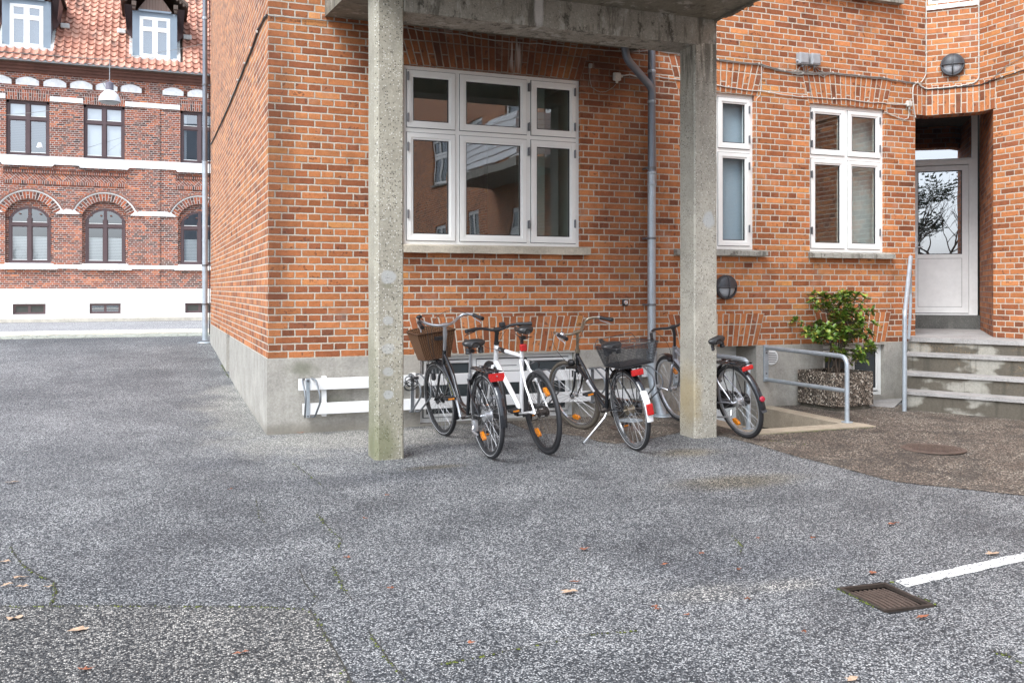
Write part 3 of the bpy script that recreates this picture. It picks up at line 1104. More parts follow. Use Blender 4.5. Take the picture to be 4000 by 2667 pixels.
# ================================================================== GROUND
def build_ground():
    holes = [(4.29, -1.42, 5.38, 0.4), (2.045, -5.44, 2.325, -5.10)]
    mb = MB()
    xs = sorted({-60, -20, -8, 0, 8, 20, 60, *[h[0] for h in holes], *[h[2] for h in holes]})
    ys = sorted({-40, -20, -8, -2, 0, 1.8, 3.4, 5, 7.3, 8.6, 10.4, 10.41, 60, *[h[1] for h in holes], *[h[3] for h in holes]})
    for a, b in zip(xs, xs[1:]):
        for c, d in zip(ys, ys[1:]):
            m, n = (a + b) / 2, (c + d) / 2
            if any(h[0] < m < h[2] and h[1] < n < h[3] for h in holes):
                continue
            mb.face([V(a, c, gz(a, c)), V(b, c, gz(b, c)), V(b, d, gz(b, d)), V(a, d, gz(a, d))])
    tag(part('ground', mb, 'asphalt_grey'), 'grey speckled asphalt of the yard', kind='structure')

    rnd = random.Random(11)

    def ragged(pts, amp, n=10):
        out = []
        for a, b in zip(pts, pts[1:]):
            for j in range(n):
                t = j / n
                out.append((a[0] + (b[0] - a[0]) * t + rnd.uniform(-amp, amp), a[1] + (b[1] - a[1]) * t + rnd.uniform(-amp, amp)))
        out.append(pts[-1])
        return out
    # brown gravelly asphalt beside the wall
    edge = [(2.30, -0.80), (2.50, -0.90), (2.62, -1.05), (2.66, -1.40), (2.74, -1.54), (2.95, -1.52), (3.3, -1.36), (3.62, -1.20), (3.85, -1.58),
            (3.93, -1.95), (3.86, -2.5), (3.90, -2.85), (3.96, -3.5), (4.5, -4.09), (5.2, -4.9), (7, -6.5)]
    e = ragged(edge, 0.012, 7)
    left = [(2.30, -0.012), (2.30, -0.80)]
    # split round the stairwell
    mb = MB()
    up = [(x, y) for x, y in e if x <= 4.15]
    def fillstrip(x0, x1, ytop, nn=80):
        """columns between the ragged edge and ytop"""
        for i in range(nn):
            a, b = x0 + (x1 - x0) * i / nn, x0 + (x1 - x0) * (i + 1) / nn
            def ey(x):
                best = None
                for p, q in zip(e, e[1:]):
                    if min(p[0], q[0]) <= x <= max(p[0], q[0]) and abs(p[0] - q[0]) > 1e-6:
                        yy = p[1] + (q[1] - p[1]) * (x - p[0]) / (q[0] - p[0])
                        best = yy if best is None else min(best, yy)
                return best if best is not None else -0.8
            sheet(mb, [(a, ey(a)), (b, ey(b)), (b, ytop), (a, ytop)], 0.004)
    fillstrip(2.31, 4.15, -0.012, 90)
    fillstrip(4.15, 5.52, -1.60, 50)
    fillstrip(5.52, 7.0, -0.012, 40)
    sheet(mb, [(7.0, -6.5), (14, -6.5), (14, -0.6), (7.0, -0.6)], 0.004)
    tag(part('brown_asphalt', mb, 'asphalt_brown'), 'worn brown gravelly asphalt beside the wall', kind='structure')
    # repaired patch, front left
    mb = MB()
    pl = [(-6, -3.0), (-1.6, -4.04), (-1.29, -4.14), (-0.87, -4.30), (-0.55, -4.42), (-0.34, -4.53), (-0.32, -4.91), (-0.31, -5.12), (-0.31, -5.3), (-0.30, -8.9), (-6, -8.9)]
    pl = pl[:1] + ragged(pl[1:9], 0.006, 6) + pl[9:]
    sheet(mb, list(reversed(pl)), 0.004)
    tag(part('asphalt_patch', mb, 'asphalt_patch'), 'rectangular patch of coarser warm grey asphalt', kind='structure')
    # painted bay line
    mb = MB()
    top, bot = [], []
    n = 60
    for i in range(n + 1):
        t = i / n
        top.append((2.385 + (5.2 - 2.385) * t, -5.118 + (-4.80 + 5.118) * t + rnd.uniform(-.004, .004)))
        bot.append((2.375 + (5.2 - 2.375) * t, -5.205 + (-4.885 + 5.205) * t + rnd.uniform(-.004, .004)))
    for i in range(n):
        sheet(mb, [bot[i], bot[i + 1], top[i + 1], top[i]], 0.004)
    tag(part('painted_line', mb, 'road_paint'), 'white painted parking bay line', kind='structure')
    # the street
    mb = MB()
    mb.box((-40, 10.35, .20), (40, 11.55, .40))
    tag(part('cobble_strip', mb, 'cobbles'), 'strip of mossy cobbles along the street', kind='structure')
    mb = MB()
    mb.box((-40, 11.55, .20), (40, 13.2, .43))
    tag(part('pavement', mb, 'paving'), 'near pavement of pale flagstones', kind='structure')
    mb = MB()
    for i in range(70):
        x = -30 + i * .62
        mb.box((x, 11.56, .43), (x + .012, 13.19, .4315))
    mb.box((-40, 12.45, .4301), (40, 12.46, .4316))
    tag(part('pavement_joints', mb, 'cobbles'), 'dark joints between the pale flagstones', kind='structure')
    mb = MB()
    mb.box((-40, 13.2, .1), (40, 21.4, .335))
    tag(part('road', mb, 'road_asphalt'), 'pale grey asphalt street', kind='structure')
    mb = MB()
    mb.box((-40, 21.4, .1), (40, 21.9, .33))  # dark asphalt strip stands in for the shade along the kerb
    tag(part('kerb_shade_strip', mb, 'asphalt_grey'), 'channel along the far kerb with its shade painted dark', kind='structure')
    mb = MB()
    mb.mesh([V(-40, 21.9, .1), V(40, 21.9, .1), V(40, 24.72, .1), V(-40, 24.72, .1), V(-40, 21.9, .43), V(40, 21.9, .43), V(40, 24.72, .47), V(-40, 24.72, .47)], [(0, 1, 5, 4), (4, 5, 6, 7), (1, 2, 6, 5), (0, 4, 7, 3), (2, 3, 7, 6)])
    tag(part('far_pavement', mb, 'paving'), 'far pavement of pale flagstones', kind='structure')
    mb = MB()
    for i in range(90):
        x = -30 + i * .44
        mb.mesh([V(x, 21.95, .433), V(x + .012, 21.95, .433), V(x + .012, 24.70, .472), V(x, 24.70, .472)], [(0, 1, 2, 3)])
    tag(part('far_pavement_joints', mb, 'cobbles'), 'joints between far flagstones', kind='structure')
    # irregular setts with moss between them
    mb = MB()
    for r in range(7):
        x = -8 + r * .07
        while x < 4:
            wd = rnd.uniform(.12, .2)
            mb.bbox((x, 10.42 + r * .16, .36), (x + wd - .025, 10.42 + r * .16 + .13, .410 + rnd.uniform(0, .012)), .012)
            x += wd
    tag(part('cobbles', mb, 'cobbles'), 'rounded stone setts in the strip between yard and pavement', kind='structure')


# ================================================================== BUILDING
P1, P2 = V(7.813, 0, 0), V(8.211, -0.418, 0)
FF = frame(V(0, 0, 0), V(1, 0, 0))
FS = frame(V(0, 8.95, 0), V(0, -1, 0))
FD = frame(P1, P2 - P1)
FW = frame(P2, V(0, -1, 0))
FDOOR = frame(V(9.363, 0.666, 0), V(cos(radians(41)), -sin(radians(41)), 0))
INW = V(.69, .724, 0)


def build_building():
    B = thing('brick_building', 'orange red brick building with concrete plinth and white windows, beside the parked bicycles', 'building')
    H = 9.5
    f3 = lambda fr: (lambda u, v, d=0: fr @ V(u, d, v))
    w1, w2, w3 = (1.266, 1.72, 3.143, 3.483), (4.34, 1.735, 5.30, 3.489), (6.066, 1.73, 7.163, 3.463)
    w4 = (6.15, 4.80, 7.27, 6.4)
    mb = MB()
    wall(mb, f3(FF), 0, 7.813, VZ, H, [w1, w2, w3, w4, (7.639, VZ, 7.813, 3.44)])
    for h in (w1, w2, w3, w4):
        reveal(mb, f3(FF), h, 0.12)
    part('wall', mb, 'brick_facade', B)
    mb = MB()
    S = FS
    wall(mb, lambda u, v: S @ V(u, 0, v), 0, 8.95, VZ, H, [])
    for i, u in enumerate(mb.uvs):
        mb.uvs[i] = [(8.95 - a, b) for a, b in u]
    part('wall', mb, 'brick_wing', B, label='side wall seen at a sharp angle')
    mb = MB()
    wd = (0.02, 4.79, 0.557, 6.4)
    wall(mb, f3(FD), 0, .577, 3.44, H, [wd])
    reveal(mb, f3(FD), wd, 0.1)
    part('wall', mb, 'brick_wing', B)
    mb = MB()
    wins = [(2.6, 1.9, 3.7, 3.5), (5.5, 1.9, 7.0, 3.5), (9.5, 1.9, 11.0, 3.5), (13.4, 1.9, 14.6, 3.5), (17.0, 1.7, 18.2, 3.7), (20.5, 1.9, 21.6, 3.5),
            (2.6, 4.9, 3.7, 6.5), (6.5, 4.9, 7.7, 6.5), (17.0, 4.9, 18.5, 6.5), (20.5, 4.9, 22.0, 6.5), (11.2, 4.4, 12.2, 6.5), (13.2, 4.9, 14.8, 6.5)]
    wall(mb, f3(FW), 0, 25, VZ, H, wins + [(0, VZ, .197, 3.44)])
    for h in wins:
        reveal(mb, f3(FW), h, 0.12)
    part('wall', mb, 'brick_wing', B, label='projecting wing wall on the right')
    for i, h in enumerate(wins):
        a, b, c, d = h
        m = (a + c) / 2
        t = b + (d - b) * .62
        window(B, FW, a, b, c, d, [(a + .045, b + .045, m - .02, t), (m + .02, b + .045, c - .045, t), (a + .045, t + .04, m - .02, d - .045), (m + .02, t + .04, c - .045, d - .045)],
               depth=.05, sill=(a - .06, c + .06, b + .01, .07, .06, 'sill_weathered'), label='wing window', name='window')
        mb = MB()
        mb.box((a, .3, b), (c, .32, d), FW)
        part('curtain', mb, 'curtain' if i % 3 else 'interior_dark', B)
    # rest of the shell so that light and side views hold
    mb = MB()
    mb.box((0.02, 8.9, .2), (14, 8.95, H))
    mb.box((8.5, -25.4, H), (16, 8.9, H + .2))
    mb.box((0.0, 0.02, H), (8.5, 8.9, H + .2))
    mb.box((8.25, -25.42, 0), (16, -25.4, H))
    part('roof', mb, 'zinc_cladding', B)

    # plinth
    mb = MB()
    cw1, cd_, cw2 = (1.428, 0.025, 3.072, 0.675), (4.32, -1.3, 5.32, VZ), (6.244, 0.06, 7.152, 0.665)
    pr = -0.012
    g = lambda u, v, d=0: V(u, pr + d, v)
    wall(mb, g, -.012, 7.813, -1.3, VZ, [cw1, cd_, cw2])
    for h, dd in ((cw1, .14), (cd_, .42), (cw2, .14)):
        reveal(mb, g, h, dd)
    mb.face([V(-.012, pr, VZ), V(7.813, pr, VZ), V(7.813, 0, VZ), V(-.012, 0, VZ)])
    for a, b in ((8.95, 4.92), (4.37, -.0115)):
        mb.face([V(-.012, a, -.3), V(-.012, b, -.3), V(-.012, b, VZ), V(-.012, a, VZ)])
        mb.face([V(-.012, a, VZ), V(-.012, b, VZ), V(0, b, VZ), V(0, a, VZ)])
        if b > 0:
            mb.face([V(-.012, b, -.3), V(.05, b, -.3), V(.05, b, VZ), V(-.012, b, VZ)])
        mb.face([V(-.012, a, -.3), V(.05, a, -.3), V(.05, a, VZ), V(-.012, a, VZ)])
    mb.face([V(.045, 4.92, -.3), V(.045, 4.37, -.3), V(.045, 4.37, VZ), V(.045, 4.92, VZ)])
    # wing plinth
    wall(mb, lambda u, v: FW @ V(u, -.012, v), .19, 25, -1, VZ)
    part('plinth', mb, 'plinth_render', B)

    # brick lintels
    for (a, b, z0, z1, sp, cam_) in ((1.266, 3.143, 3.483, 3.86, .12, .012), (4.30, 5.33, 3.489, 3.85, .11, .01), (6.05, 7.18, 3.463, 3.83, .10, .012),
                                     (1.415, 3.085, .692, 1.052, .10, 0), (4.28, 5.335, .692, 1.052, .10, 0), (6.22, 7.17, .692, 1.052, .09, 0)):
        mb = MB()
        flat_arch(mb, FF, a, b, z0, z1, sp, cam_)
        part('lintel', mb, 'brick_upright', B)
    mb = MB()
    flat_arch(mb, FF, 7.60, 7.808, 3.44, 3.80, 0)
    flat_arch(mb, FD, .003, .574, 3.44, 3.80, 0)
    flat_arch(mb, FW, .005, .23, 3.44, 3.80, 0)
    part('lintel', mb, 'brick_upright', B, label='brick lintel turning the corner over the recessed door')

    # entrance niche
    mb = MB()
    fr = frame(V(8.211, -.615, 0), INW)
    L = 1.76
    mb.face([fr @ V(0, 0, .5), fr @ V(L, 0, .5), fr @ V(L, 0, 3.76), fr @ V(0, 0, 3.76)], [(0, .5 - VZ), (L, .5 - VZ), (L, 3.76 - VZ), (0, 3.76 - VZ)])
    fl = frame(V(7.639, 0, 0), INW)
    mb.face([fl @ V(0, 0, .5), fl @ V(L, 0, .5), fl @ V(L, 0, 3.76), fl @ V(0, 0, 3.76)], [(0, .5 - VZ), (L, .5 - VZ), (L, 3.76 - VZ), (0, 3.76 - VZ)])
    ring = [V(7.639, 0, 0), V(7.813, 0, 0), V(8.211, -.418, 0), V(8.211, -.615, 0)]
    k = 0
    for a, b in zip(ring, ring[1:]):
        ai, bi = a + INW * .24, b + INW * .24
        ln = (b - a).length
        mb.face([V(a.x, a.y, 3.44), V(ai.x, ai.y, 3.44), V(bi.x, bi.y, 3.44), V(b.x, b.y, 3.44)], [(0, k), (.24, k), (.24, k + ln), (0, k + ln)])
        mb.face([V(ai.x, ai.y, 3.44), V(bi.x, bi.y, 3.44), V(bi.x, bi.y, 3.76), V(ai.x, ai.y, 3.76)], [(k, 0), (k + ln, 0), (k + ln, .3), (k, .3)])
        k += ln
    part('door_niche', mb, 'brick_niche', B)
    mb = MB()
    a, b = V(7.639, 0, 0), V(8.211, -.615, 0)
    c, d = b + INW * 1.9, a + INW * 1.9
    mb.face([V(q.x, q.y, 3.755) for q in (a, V(7.813, 0, 0), V(8.211, -.418, 0), b, c, d)])
    part('niche_ceiling', mb, 'pit_wall', B)
    # door
    D = FDOOR
    mb = MB()
    mb.box((-.048, -.03, .975), (0.02, .06, 3.74), D).box((-1.06, -.03, .975), (-.98, .06, 3.74), D)
    mb.box((-.98, -.03, 3.675), (-.048, .06, 3.74), D).box((-.98, -.03, 3.01), (-.048, .06, 3.095), D)
    mb.box((-.98, -.045, 3.055), (-.04, -.03, 3.075), D)
    mb.box((-.083, -.02, .99), (-.048, .05, 3.01), D)
    mb.box((-1.06, -.055, .972), (0.01, .02, .990), D)
    door = part('door', mb, 'frame_white_dull', B, label='white half glazed door deep in the brick recess')
    mb = MB()
    y0 = -.012
    for q in (((-.167, y0, 1.0), (-.087, .045, 3.0)), ((-.97, y0, 1.0), (-.717, .045, 3.0)), ((-.717, y0, 2.933), (-.167, .045, 3.0)),
              ((-.717, y0, 1.743), (-.167, .045, 1.797)), ((-.717, y0, 1.0), (-.167, .045, 1.08))):
        mb.box(q[0], q[1], D)
    mb.box((-.713, -.004, 1.084), (-.171, .03, 1.739), D)
    part('door_leaf', mb, 'frame_white_dull', door)
    mb = MB()
    mb.box((-.720, .002, 1.077), (-.164, .006, 1.746), D)
    for q in (((-.717, -.006, 1.797), (-.707, .03, 2.933)), ((-.177, -.006, 1.797), (-.167, .03, 2.933)), ((-.707, -.006, 1.797), (-.177, .03, 1.807)), ((-.707, -.006, 2.923), (-.177, .03, 2.933))):
        mb.box(q[0], q[1], D)
    part('gasket_shadow_gap', mb, 'gasket_shadow_gap', door)
    mb = MB()
    mb.box((-.708, .012, 1.806), (-.176, .016, 2.924), D)
    part('pane', mb, 'glass_door', door)
    mb = MB()
    mb.box((-.98, .012, 3.095), (-.048, .016, 3.675), D)
    part('transom_pane', mb, 'glass_door', door)
    mb = MB()
    mb.box((-.775, -.022, 1.80), (-.735, -.012, 2.07), D)
    mb.tube([D @ V(-.755, -.02, 1.90), D @ V(-.755, -.07, 1.90), D @ V(-.66, -.072, 1.90)], .009, 6)
    mb.lathe([(0, .022), (.012, .02)], D @ V(-.755, -.022, 2.01), D.to_3x3() @ V(0, -1, 0), 12)
    part('handle', mb, 'alloy', door)
    mb = MB()
    mb.box((-1.2, .6, .9), (.3, .62, 3.8), D)
    part('hall', mb, 'interior_dark', B)
    mb = MB()
    mb.mesh([D @ V(x, y, z) for x, y, z in ((-.47, .1, 2.0), (-.41, .1, 2.0), (-.44, .1, 2.9), (-.46, .1, 2.9))], [(0, 1, 2, 3)])
    mb.mesh([D @ V(x, y, z) for x, y, z in ((-.47, .12, 2.0), (-.41, .12, 2.0), (-.44, .12, 2.9), (-.46, .12, 2.9))], [(0, 1, 2, 3)])
    part('curtain', mb, 'curtain', door)

    # facade windows -----------------------------------------------------
    a0, b0, c0, d0 = 1.266, 1.758, 3.143, 3.483
    x1, x2, x3, x4 = 1.800, 1.840, 2.560, 2.600
    zt0, zt1 = 2.845, 2.885
    cells = []
    for (p, q) in ((a0 + .034, x1), (x2, x3), (x4, c0 - .034)):
        cells.append((p, b0 + .034, q, zt0))
        cells.append((p, zt1, q, d0 - .034))
    window(B, FF, a0, b0, c0, d0, cells, depth=.035, sw=.064, ow=.034, hinges=[(1.318, 2.05), (1.318, 2.7), (1.318, 2.98), (1.318, 3.38), (2.58, 1.98), (2.58, 2.72), (2.58, 2.97), (2.58, 3.37), (3.095, 2.0), (3.095, 2.72), (3.095, 3.0), (3.095, 3.36)],
           sill=(1.16, 3.23, 1.762, .085, .075, 'sill_light'), label='six light window under the concrete porch')
    window(B, FF, 4.34, 1.767, 5.30, 3.489, [(4.375, 1.802, 4.80, 2.845), (4.84, 1.802, 5.265, 2.845), (4.375, 2.885, 4.80, 3.454), (4.84, 2.885, 5.265, 3.454)], depth=.035, sw=.060, ow=.035, glass='glass_clear',
           hinges=[(4.39, 2.1), (4.39, 2.6), (5.25, 2.0), (5.25, 2.7), (5.25, 3.0), (5.25, 3.33)], sill=(4.26, 5.43, 1.765, .07, .08, 'sill_weathered'), label='narrow window with a grey blind')
    window(B, FF, 6.066, 1.758, 7.163, 3.463, [(6.101, 1.793, 6.595, 2.84), (6.635, 1.793, 7.128, 2.84), (6.101, 2.88, 6.595, 3.428), (6.635, 2.88, 7.128, 3.428)], depth=.035, sw=.062, ow=.035,
           hinges=[(6.116, 2.0), (6.116, 2.65), (6.116, 3.0), (6.116, 3.33), (7.115, 2.0), (7.115, 2.7), (7.115, 3.0), (7.115, 3.33)], sill=(6.045, 7.26, 1.755, .07, .08, 'sill_weathered'), label='four light window left of the door')
    window(B, FF, 6.15, 4.82, 7.27, 6.4, [(6.195, 4.865, 6.69, 6.35), (6.73, 4.865, 7.225, 6.35)], depth=.035, sw=.075, sill=(6.0, 7.38, 4.80, .07, .09, 'sill_weathered'), label='upper window cut by the top of the photo')
    window(B, FD, .02, 4.79, .557, 6.4, [(.065, 4.835, .512, 6.35)], depth=.03, sw=.07, sill=(.0, .577, 4.785, .07, .02, 'lime_mortar'), label='narrow upper window in the corner chamfer')
    mb = MB()
    for q in ((4.36, 5.28),):
        mb.box((q[0], .14, 1.78), (q[1], .15, 3.47))
    part('roller_blind', mb, 'blind_grey', B)
    # rooms
    for (x0, x1_, z0, z1, bright) in ((.9, 3.30, .9, 3.55, 1), (5.75, 7.45, 1.0, 3.55, 1), (5.9, 7.4, 4.5, 6.5, 0)):
        mb = MB()
        mb.box((x0, 3.2, z0), (x1_, 3.25, z1))
        mb.box((x0, .125, z0), (x0 + .02, 3.2, z1)).box((x0, .125, z0 - .02), (x1_, 3.2, z0))
        part('room', mb, 'interior_dark', B)
        mb = MB()
        mb.box((x1_ - .02, .125, z0), (x1_, 3.2, z1))
        mb.box((x0, .125, z1), (x1_, 3.2, z1 + .02))
        part('room_wall', mb, 'interior_wall', B)
    mb = MB()
    mb.box((6.84, .2, 1.0), (7.42, .22, 3.55))
    part('curtain', mb, 'curtain', B)
    mb = MB()
    mb.box((2.72, .55, .9), (2.98, .60, 3.55))
    part('room_pillar', mb, 'interior_wall', B)
    # cellar windows
    cw = [(1.473, .07, 1.98, .63), (2.02, .50, 2.52, .63), (2.02, .07, 2.52, .46), (2.56, .07, 3.03, .63)]
    window(B, FF, 1.428, .025, 3.072, .675, cw, depth=.05, sw=.028, ow=.04, mat='frame_white_dull', glass='obscure_glass', label='long low cellar window behind the bicycle rack', name='cellar_window')
    mb = MB()
    mb.box((2.05, .04, .515), (2.49, .055, .615))
    part('ventilation_flap', mb, 'frame_white_dull', B)
    mb = MB()
    mb.box((2.09, .036, .555), (2.45, .041, .561))
    part('flap_slot', mb, 'gasket_shadow_gap', B)
    window(B, FF, 6.244, .065, 7.152, .665, [(6.285, .11, 6.68, .62), (6.72, .11, 7.11, .62)], depth=.05, sw=.03, ow=.04, mat='frame_white', glass='obscure_glass', label='cellar window behind the planter', name='cellar_window')
    # cellar door
    mb = MB()
    mb.box((4.30, .37, -1.2), (5.33, .43, .69))
    mb.box((4.40, .355, -1.2), (5.06, .37, .60))
    dd = part('cellar_door', mb, 'frame_white', B)
    mb = MB()
    mb.box((4.52, .350, .1), (4.95, .356, .52))
    mb.box((4.52, .350, -.9), (4.95, .356, -.05))
    part('door_panel', mb, 'frame_white_dull', dd)
    # vent rosette on the plinth
    mb = MB()
    c = V(5.522, -.012, .556)
    mb.lathe([(0, .088), (.012, .085), (.016, .07)], c, V(0, -1, 0), 28)
    vent = part('air_vent', mb, 'frame_white_dull', B, smooth=True, label='round slatted vent on the plinth')
    mb = MB()
    for i in range(6):
        z = c.z - .05 + i * .02
        hw = sqrt(max(0, .066 ** 2 - (z - c.z) ** 2))
        mb.box((c.x - hw, c.y - .0175, z - .004), (c.x + hw, c.y - .015, z + .004))
    part('slats', mb, 'hinge_metal', vent)
    # balcony on the wing, seen only in the window panes
    mb = MB()
    for i in range(6):
        z = 4.5 + i * .17
        mb.box((6.9, -16.2, z), (6.95, -11.2, z + .14))
        mb.box((6.95, -16.2, z), (8.2, -16.15, z + .14)).box((6.95, -11.25, z), (8.2, -11.2, z + .14))
    bal = part('balcony', mb, 'board_white', B, label='white boarded balcony on the wing')
    mb = MB()
    mb.box((6.85, -16.3, 4.2), (8.205, -11.1, 4.42))
    part('balcony_slab', mb, 'concrete_beam', bal)
    return B


def build_porch():
    B = thing('concrete_porch', 'weathered concrete porch of two posts and a beam carrying a slab over the bicycles', 'porch')
    m = MB()
    rnd = random.Random(2)

    def column(x0, x1, y0, y1, z0, z1, ch):
        mb = MB()
        N = 30
        rings = []
        prof = [(x0 + ch, y0), (x1 - ch * .4, y0), (x1, y0 + ch * .4), (x1, y1), (x0, y1), (x0, y0 + ch)]
        for i in range(N + 1):
            z = z0 + (z1 - z0) * i / N
            rings.append([V(x + rnd.uniform(-.0025, .0025), y + rnd.uniform(-.0025, .0025), z) for x, y in prof])
        n = len(prof)
        for a, b in zip(rings, rings[1:]):
            for k in range(n):
                mb.face([a[k], a[(k + 1) % n], b[(k + 1) % n], b[k]])
        mb.face(rings[-1])
        return mb
    part('post', column(.635, .865, -1.55, -1.31, -.12, 3.77, .03), 'concrete_column_mossy', B, label='left post, green with moss near the ground')
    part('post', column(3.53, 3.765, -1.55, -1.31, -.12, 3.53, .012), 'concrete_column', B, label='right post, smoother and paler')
    mb = MB()
    mb.bbox((.865, -1.55, 3.512), (3.765, -1.22, 3.77), .008)
    part('beam', mb, 'concrete_beam', B)
    mb = MB()
    zf = lambda y: 3.86 + (3.745 - 3.86) * min(1, -y / 1.1) + (max(0, -y - 1.1)) * .012
    ys = [0, -.4, -.8, -1.1, -1.6, -2.1, -2.7]
    for a, b in zip(ys, ys[1:]):
        mb.face([V(.515, a, zf(a)), V(3.765, a, zf(a)), V(3.765, b, zf(b)), V(.515, b, zf(b))])
        for x in (.515, 3.765):
            mb.face([V(x, a, zf(a)), V(x, b, zf(b)), V(x, b, 4.12), V(x, a, 4.12)])
    mb.face([V(.515, 0, 4.12), V(3.765, 0, 4.12), V(3.765, -2.7, 4.12), V(.515, -2.7, 4.12)])
    mb.face([V(.515, -2.7, zf(-2.7)), V(3.765, -2.7, zf(-2.7)), V(3.765, -2.7, 4.12), V(.515, -2.7, 4.12)])
    n = 40
    for i in range(n):
        a, b = -2.7 * i / n, -2.7 * (i + 1) / n
        k = rnd.uniform(.008, .028)
        mb.box((3.735, b, zf(a) - k), (3.768, a, zf(a) + .01))
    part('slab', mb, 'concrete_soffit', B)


def build_steps():
    S = thing('entrance_steps', 'water stained concrete steps leading up to the recessed door', 'steps', (6.737, -.777, -.014))
    d63 = V(cos(radians(63)), -sin(radians(63)), 0)
    Ls = [(V(6.737, -.777, 0), .204), (V(6.931, -.584, 0), .388), (V(7.125, -.391, 0), .590), (V(7.33, -.203, 0), .757)]
    zprev = -.06
    XR = 8.20
    for i, (L, z) in enumerate(Ls):
        R = L + d63 * ((XR - L.x) / d63.x)
        back = [V(XR, -.4, 0), V(7.52, -.012, 0)]
        nose = 0.022
        inn = V(-d63.y, d63.x, 0)  # towards the building
        mb = MB()
        Lr, Rr = L + inn * nose, R + inn * nose
        poly = [(Lr.x, Lr.y), (Rr.x, Rr.y), (XR, -.4), (7.52, -.014)]
        mb.prism(poly, zprev - .02, z - .035)
        part('riser', mb, 'step_riser', S)
        mb = MB()
        if i < 3:
            poly = [(L.x, L.y), (R.x, R.y), (XR, R.y + .6), (Ls[i + 1][0].x + .1, Ls[i + 1][0].y + .1)]
            mb.prism(poly, z - .036, z)
            part('tread', mb, 'step_tread', S)
        else:
            c = V(8.205, -.61, 0)
            # landing slopes up a little towards the door
            def zz(x, y, L=L, z=z):
                return z + max(0, (V(x, y, 0) - L).dot(V(.6, .8, 0))) * .016
            poly = [(L.x, L.y), (R.x, R.y), (8.21, -.616), (9.42, .66), (8.45, 1.3), (7.53, -.014)]
            mb.prism(poly, lambda x, y: zz(x, y) - .05, zz)
            part('landing', mb, 'step_tread', S)
        zprev = z - .06
    mb = MB()
    D = FDOOR
    mb.box((-1.1, -.075, .74), (.06, .05, .970), D)
    part('threshold', mb, 'threshold', S)
    # concrete apron at the left foot
    mb = MB()
    mb.prism([(6.25, -.012), (6.25, -.16), (6.62, -.42), (6.74, -.60), (7.45, -.012)], -.1, .012)
    part('apron', mb, 'step_tread', S)

    R_ = thing('handrail', 'galvanised steel handrail at the left side of the entrance steps', 'handrail', (6.64, -.845, 0))
    mb = MB()
    a, b, c = V(6.64, -.845, -.02), V(6.645, -.847, 1.06), V(7.30, -.27, 1.70)
    mb.tube(fillet([a, b, c], .05), .024, 10)
    part('rail', mb, 'galvanised', R_, smooth=True)
    mb = MB()
    d = V(7.335, -.235, 1.70)
    mb.tube([d + V(-.03, -.03, 0), d + V(0.01, .01, -.45)], .014, 8)
    mb.tube(fillet([d + V(0, 0, -.44), V(7.31, -.25, 1.02), V(7.29, -.25, .74)], .05), .018, 8)
    mb.mesh([V(7.285, -.285, 1.70), V(7.335, -.235, 1.70), V(7.33, -.24, 1.25), V(7.29, -.29, 1.62)], [(0, 1, 2, 3)])
    part('support', mb, 'galvanised', R_, smooth=True)


def build_pit():
    K = thing('cellar_stairwell', 'sunken cellar stairwell with a worn concrete kerb by the wall', 'stairwell', (4.83, -.8, 0))
    mb = MB()
    z = .012
    x0, x1, y0 = 4.12, 5.545, -1.60
    ix0, ix1, iy0 = 4.345, 5.325, -1.36
    for (a, b, c, d) in ((x0, x1, y0, iy0), (x0, ix0, iy0, -.013), (ix1, x1 - .02, iy0, -.013)):
        zs = lambda x, y: gz(x, y) + z
        mb.prism([(a, c), (b, c), (b, d), (a, d)], lambda x, y: gz(x, y) - .2, zs)
    part('kerb', mb, 'kerb_concrete', K)
    mb = MB()
    t = .02
    mb.box((ix0 - t, iy0 - t, -1.3), (ix0 - .004, .36, -.05)).box((ix1 + .004, iy0 - t, -1.3), (ix1 + t, .36, -.05)).box((ix0, iy0 - t, -1.3), (ix1, iy0 - .004, -.05))
    mb.box((ix0 - t, iy0 - t, -1.32), (ix1 + t, .42, -1.3))
    part('wall', mb, 'pit_wall', K)
    mb = MB()
    for i in range(6):
        mb.box((ix0, iy0, -1.3), (ix0 + .95 - i * .16, iy0 + 1.0 - .0 * i, -1.3 + (i + 1) * .17)) if i == 0 else mb.box((ix0, iy0 + .001 * i, -1.29), (ix0 + .95 - i * .16, iy0 + .9, -1.3 + (i + 1) * .17))
    part('stairs', mb, 'pit_wall', K)
    for nm, x, lab in (('guard_rail', 5.44, 'galvanised guard rail on the planter side of the cellar stairwell'), ('guard_rail', 4.27, 'galvanised guard rail behind the grey bicycle wheel')):
        G = thing(nm, lab, 'railing', (x, -1.32, gz(0, -1.3)), 'guard rails of the cellar stairwell')
        zb = gz(x, -1.32) + .013
        mb = MB()
        mb.tube(fillet([V(x, -1.32, zb), V(x, -1.32, .655), V(x, -.03, .668)], .10, 6), .0235, 12)
        part('rail', mb, 'galvanised', G, smooth=True)
        mb = MB()
        mb.tube([V(x, -1.32, .315), V(x, -.03, .31)], .0225, 10)
        part('lower_rail', mb, 'galvanised', G, smooth=True)
        mb = MB()
        mb.lathe([(0, .056), (.007, .056)], V(x, -1.32, zb), V(0, 0, 1), 20)
        part('foot_plate', mb, 'galvanised', G)
        mb = MB()
        mb.bbox((x - .03, -.034, .285), (x + .03, -.014, .70), .004)
        part('wall_bracket', mb, 'galvanised', G)
        mb = MB()
        for q in (.61, .38):
            mb.lathe([(0, .011), (.008, .008)], V(x, -.034, q), V(0, -1, 0), 8)
        part('bolt', mb, 'hinge_metal', G)


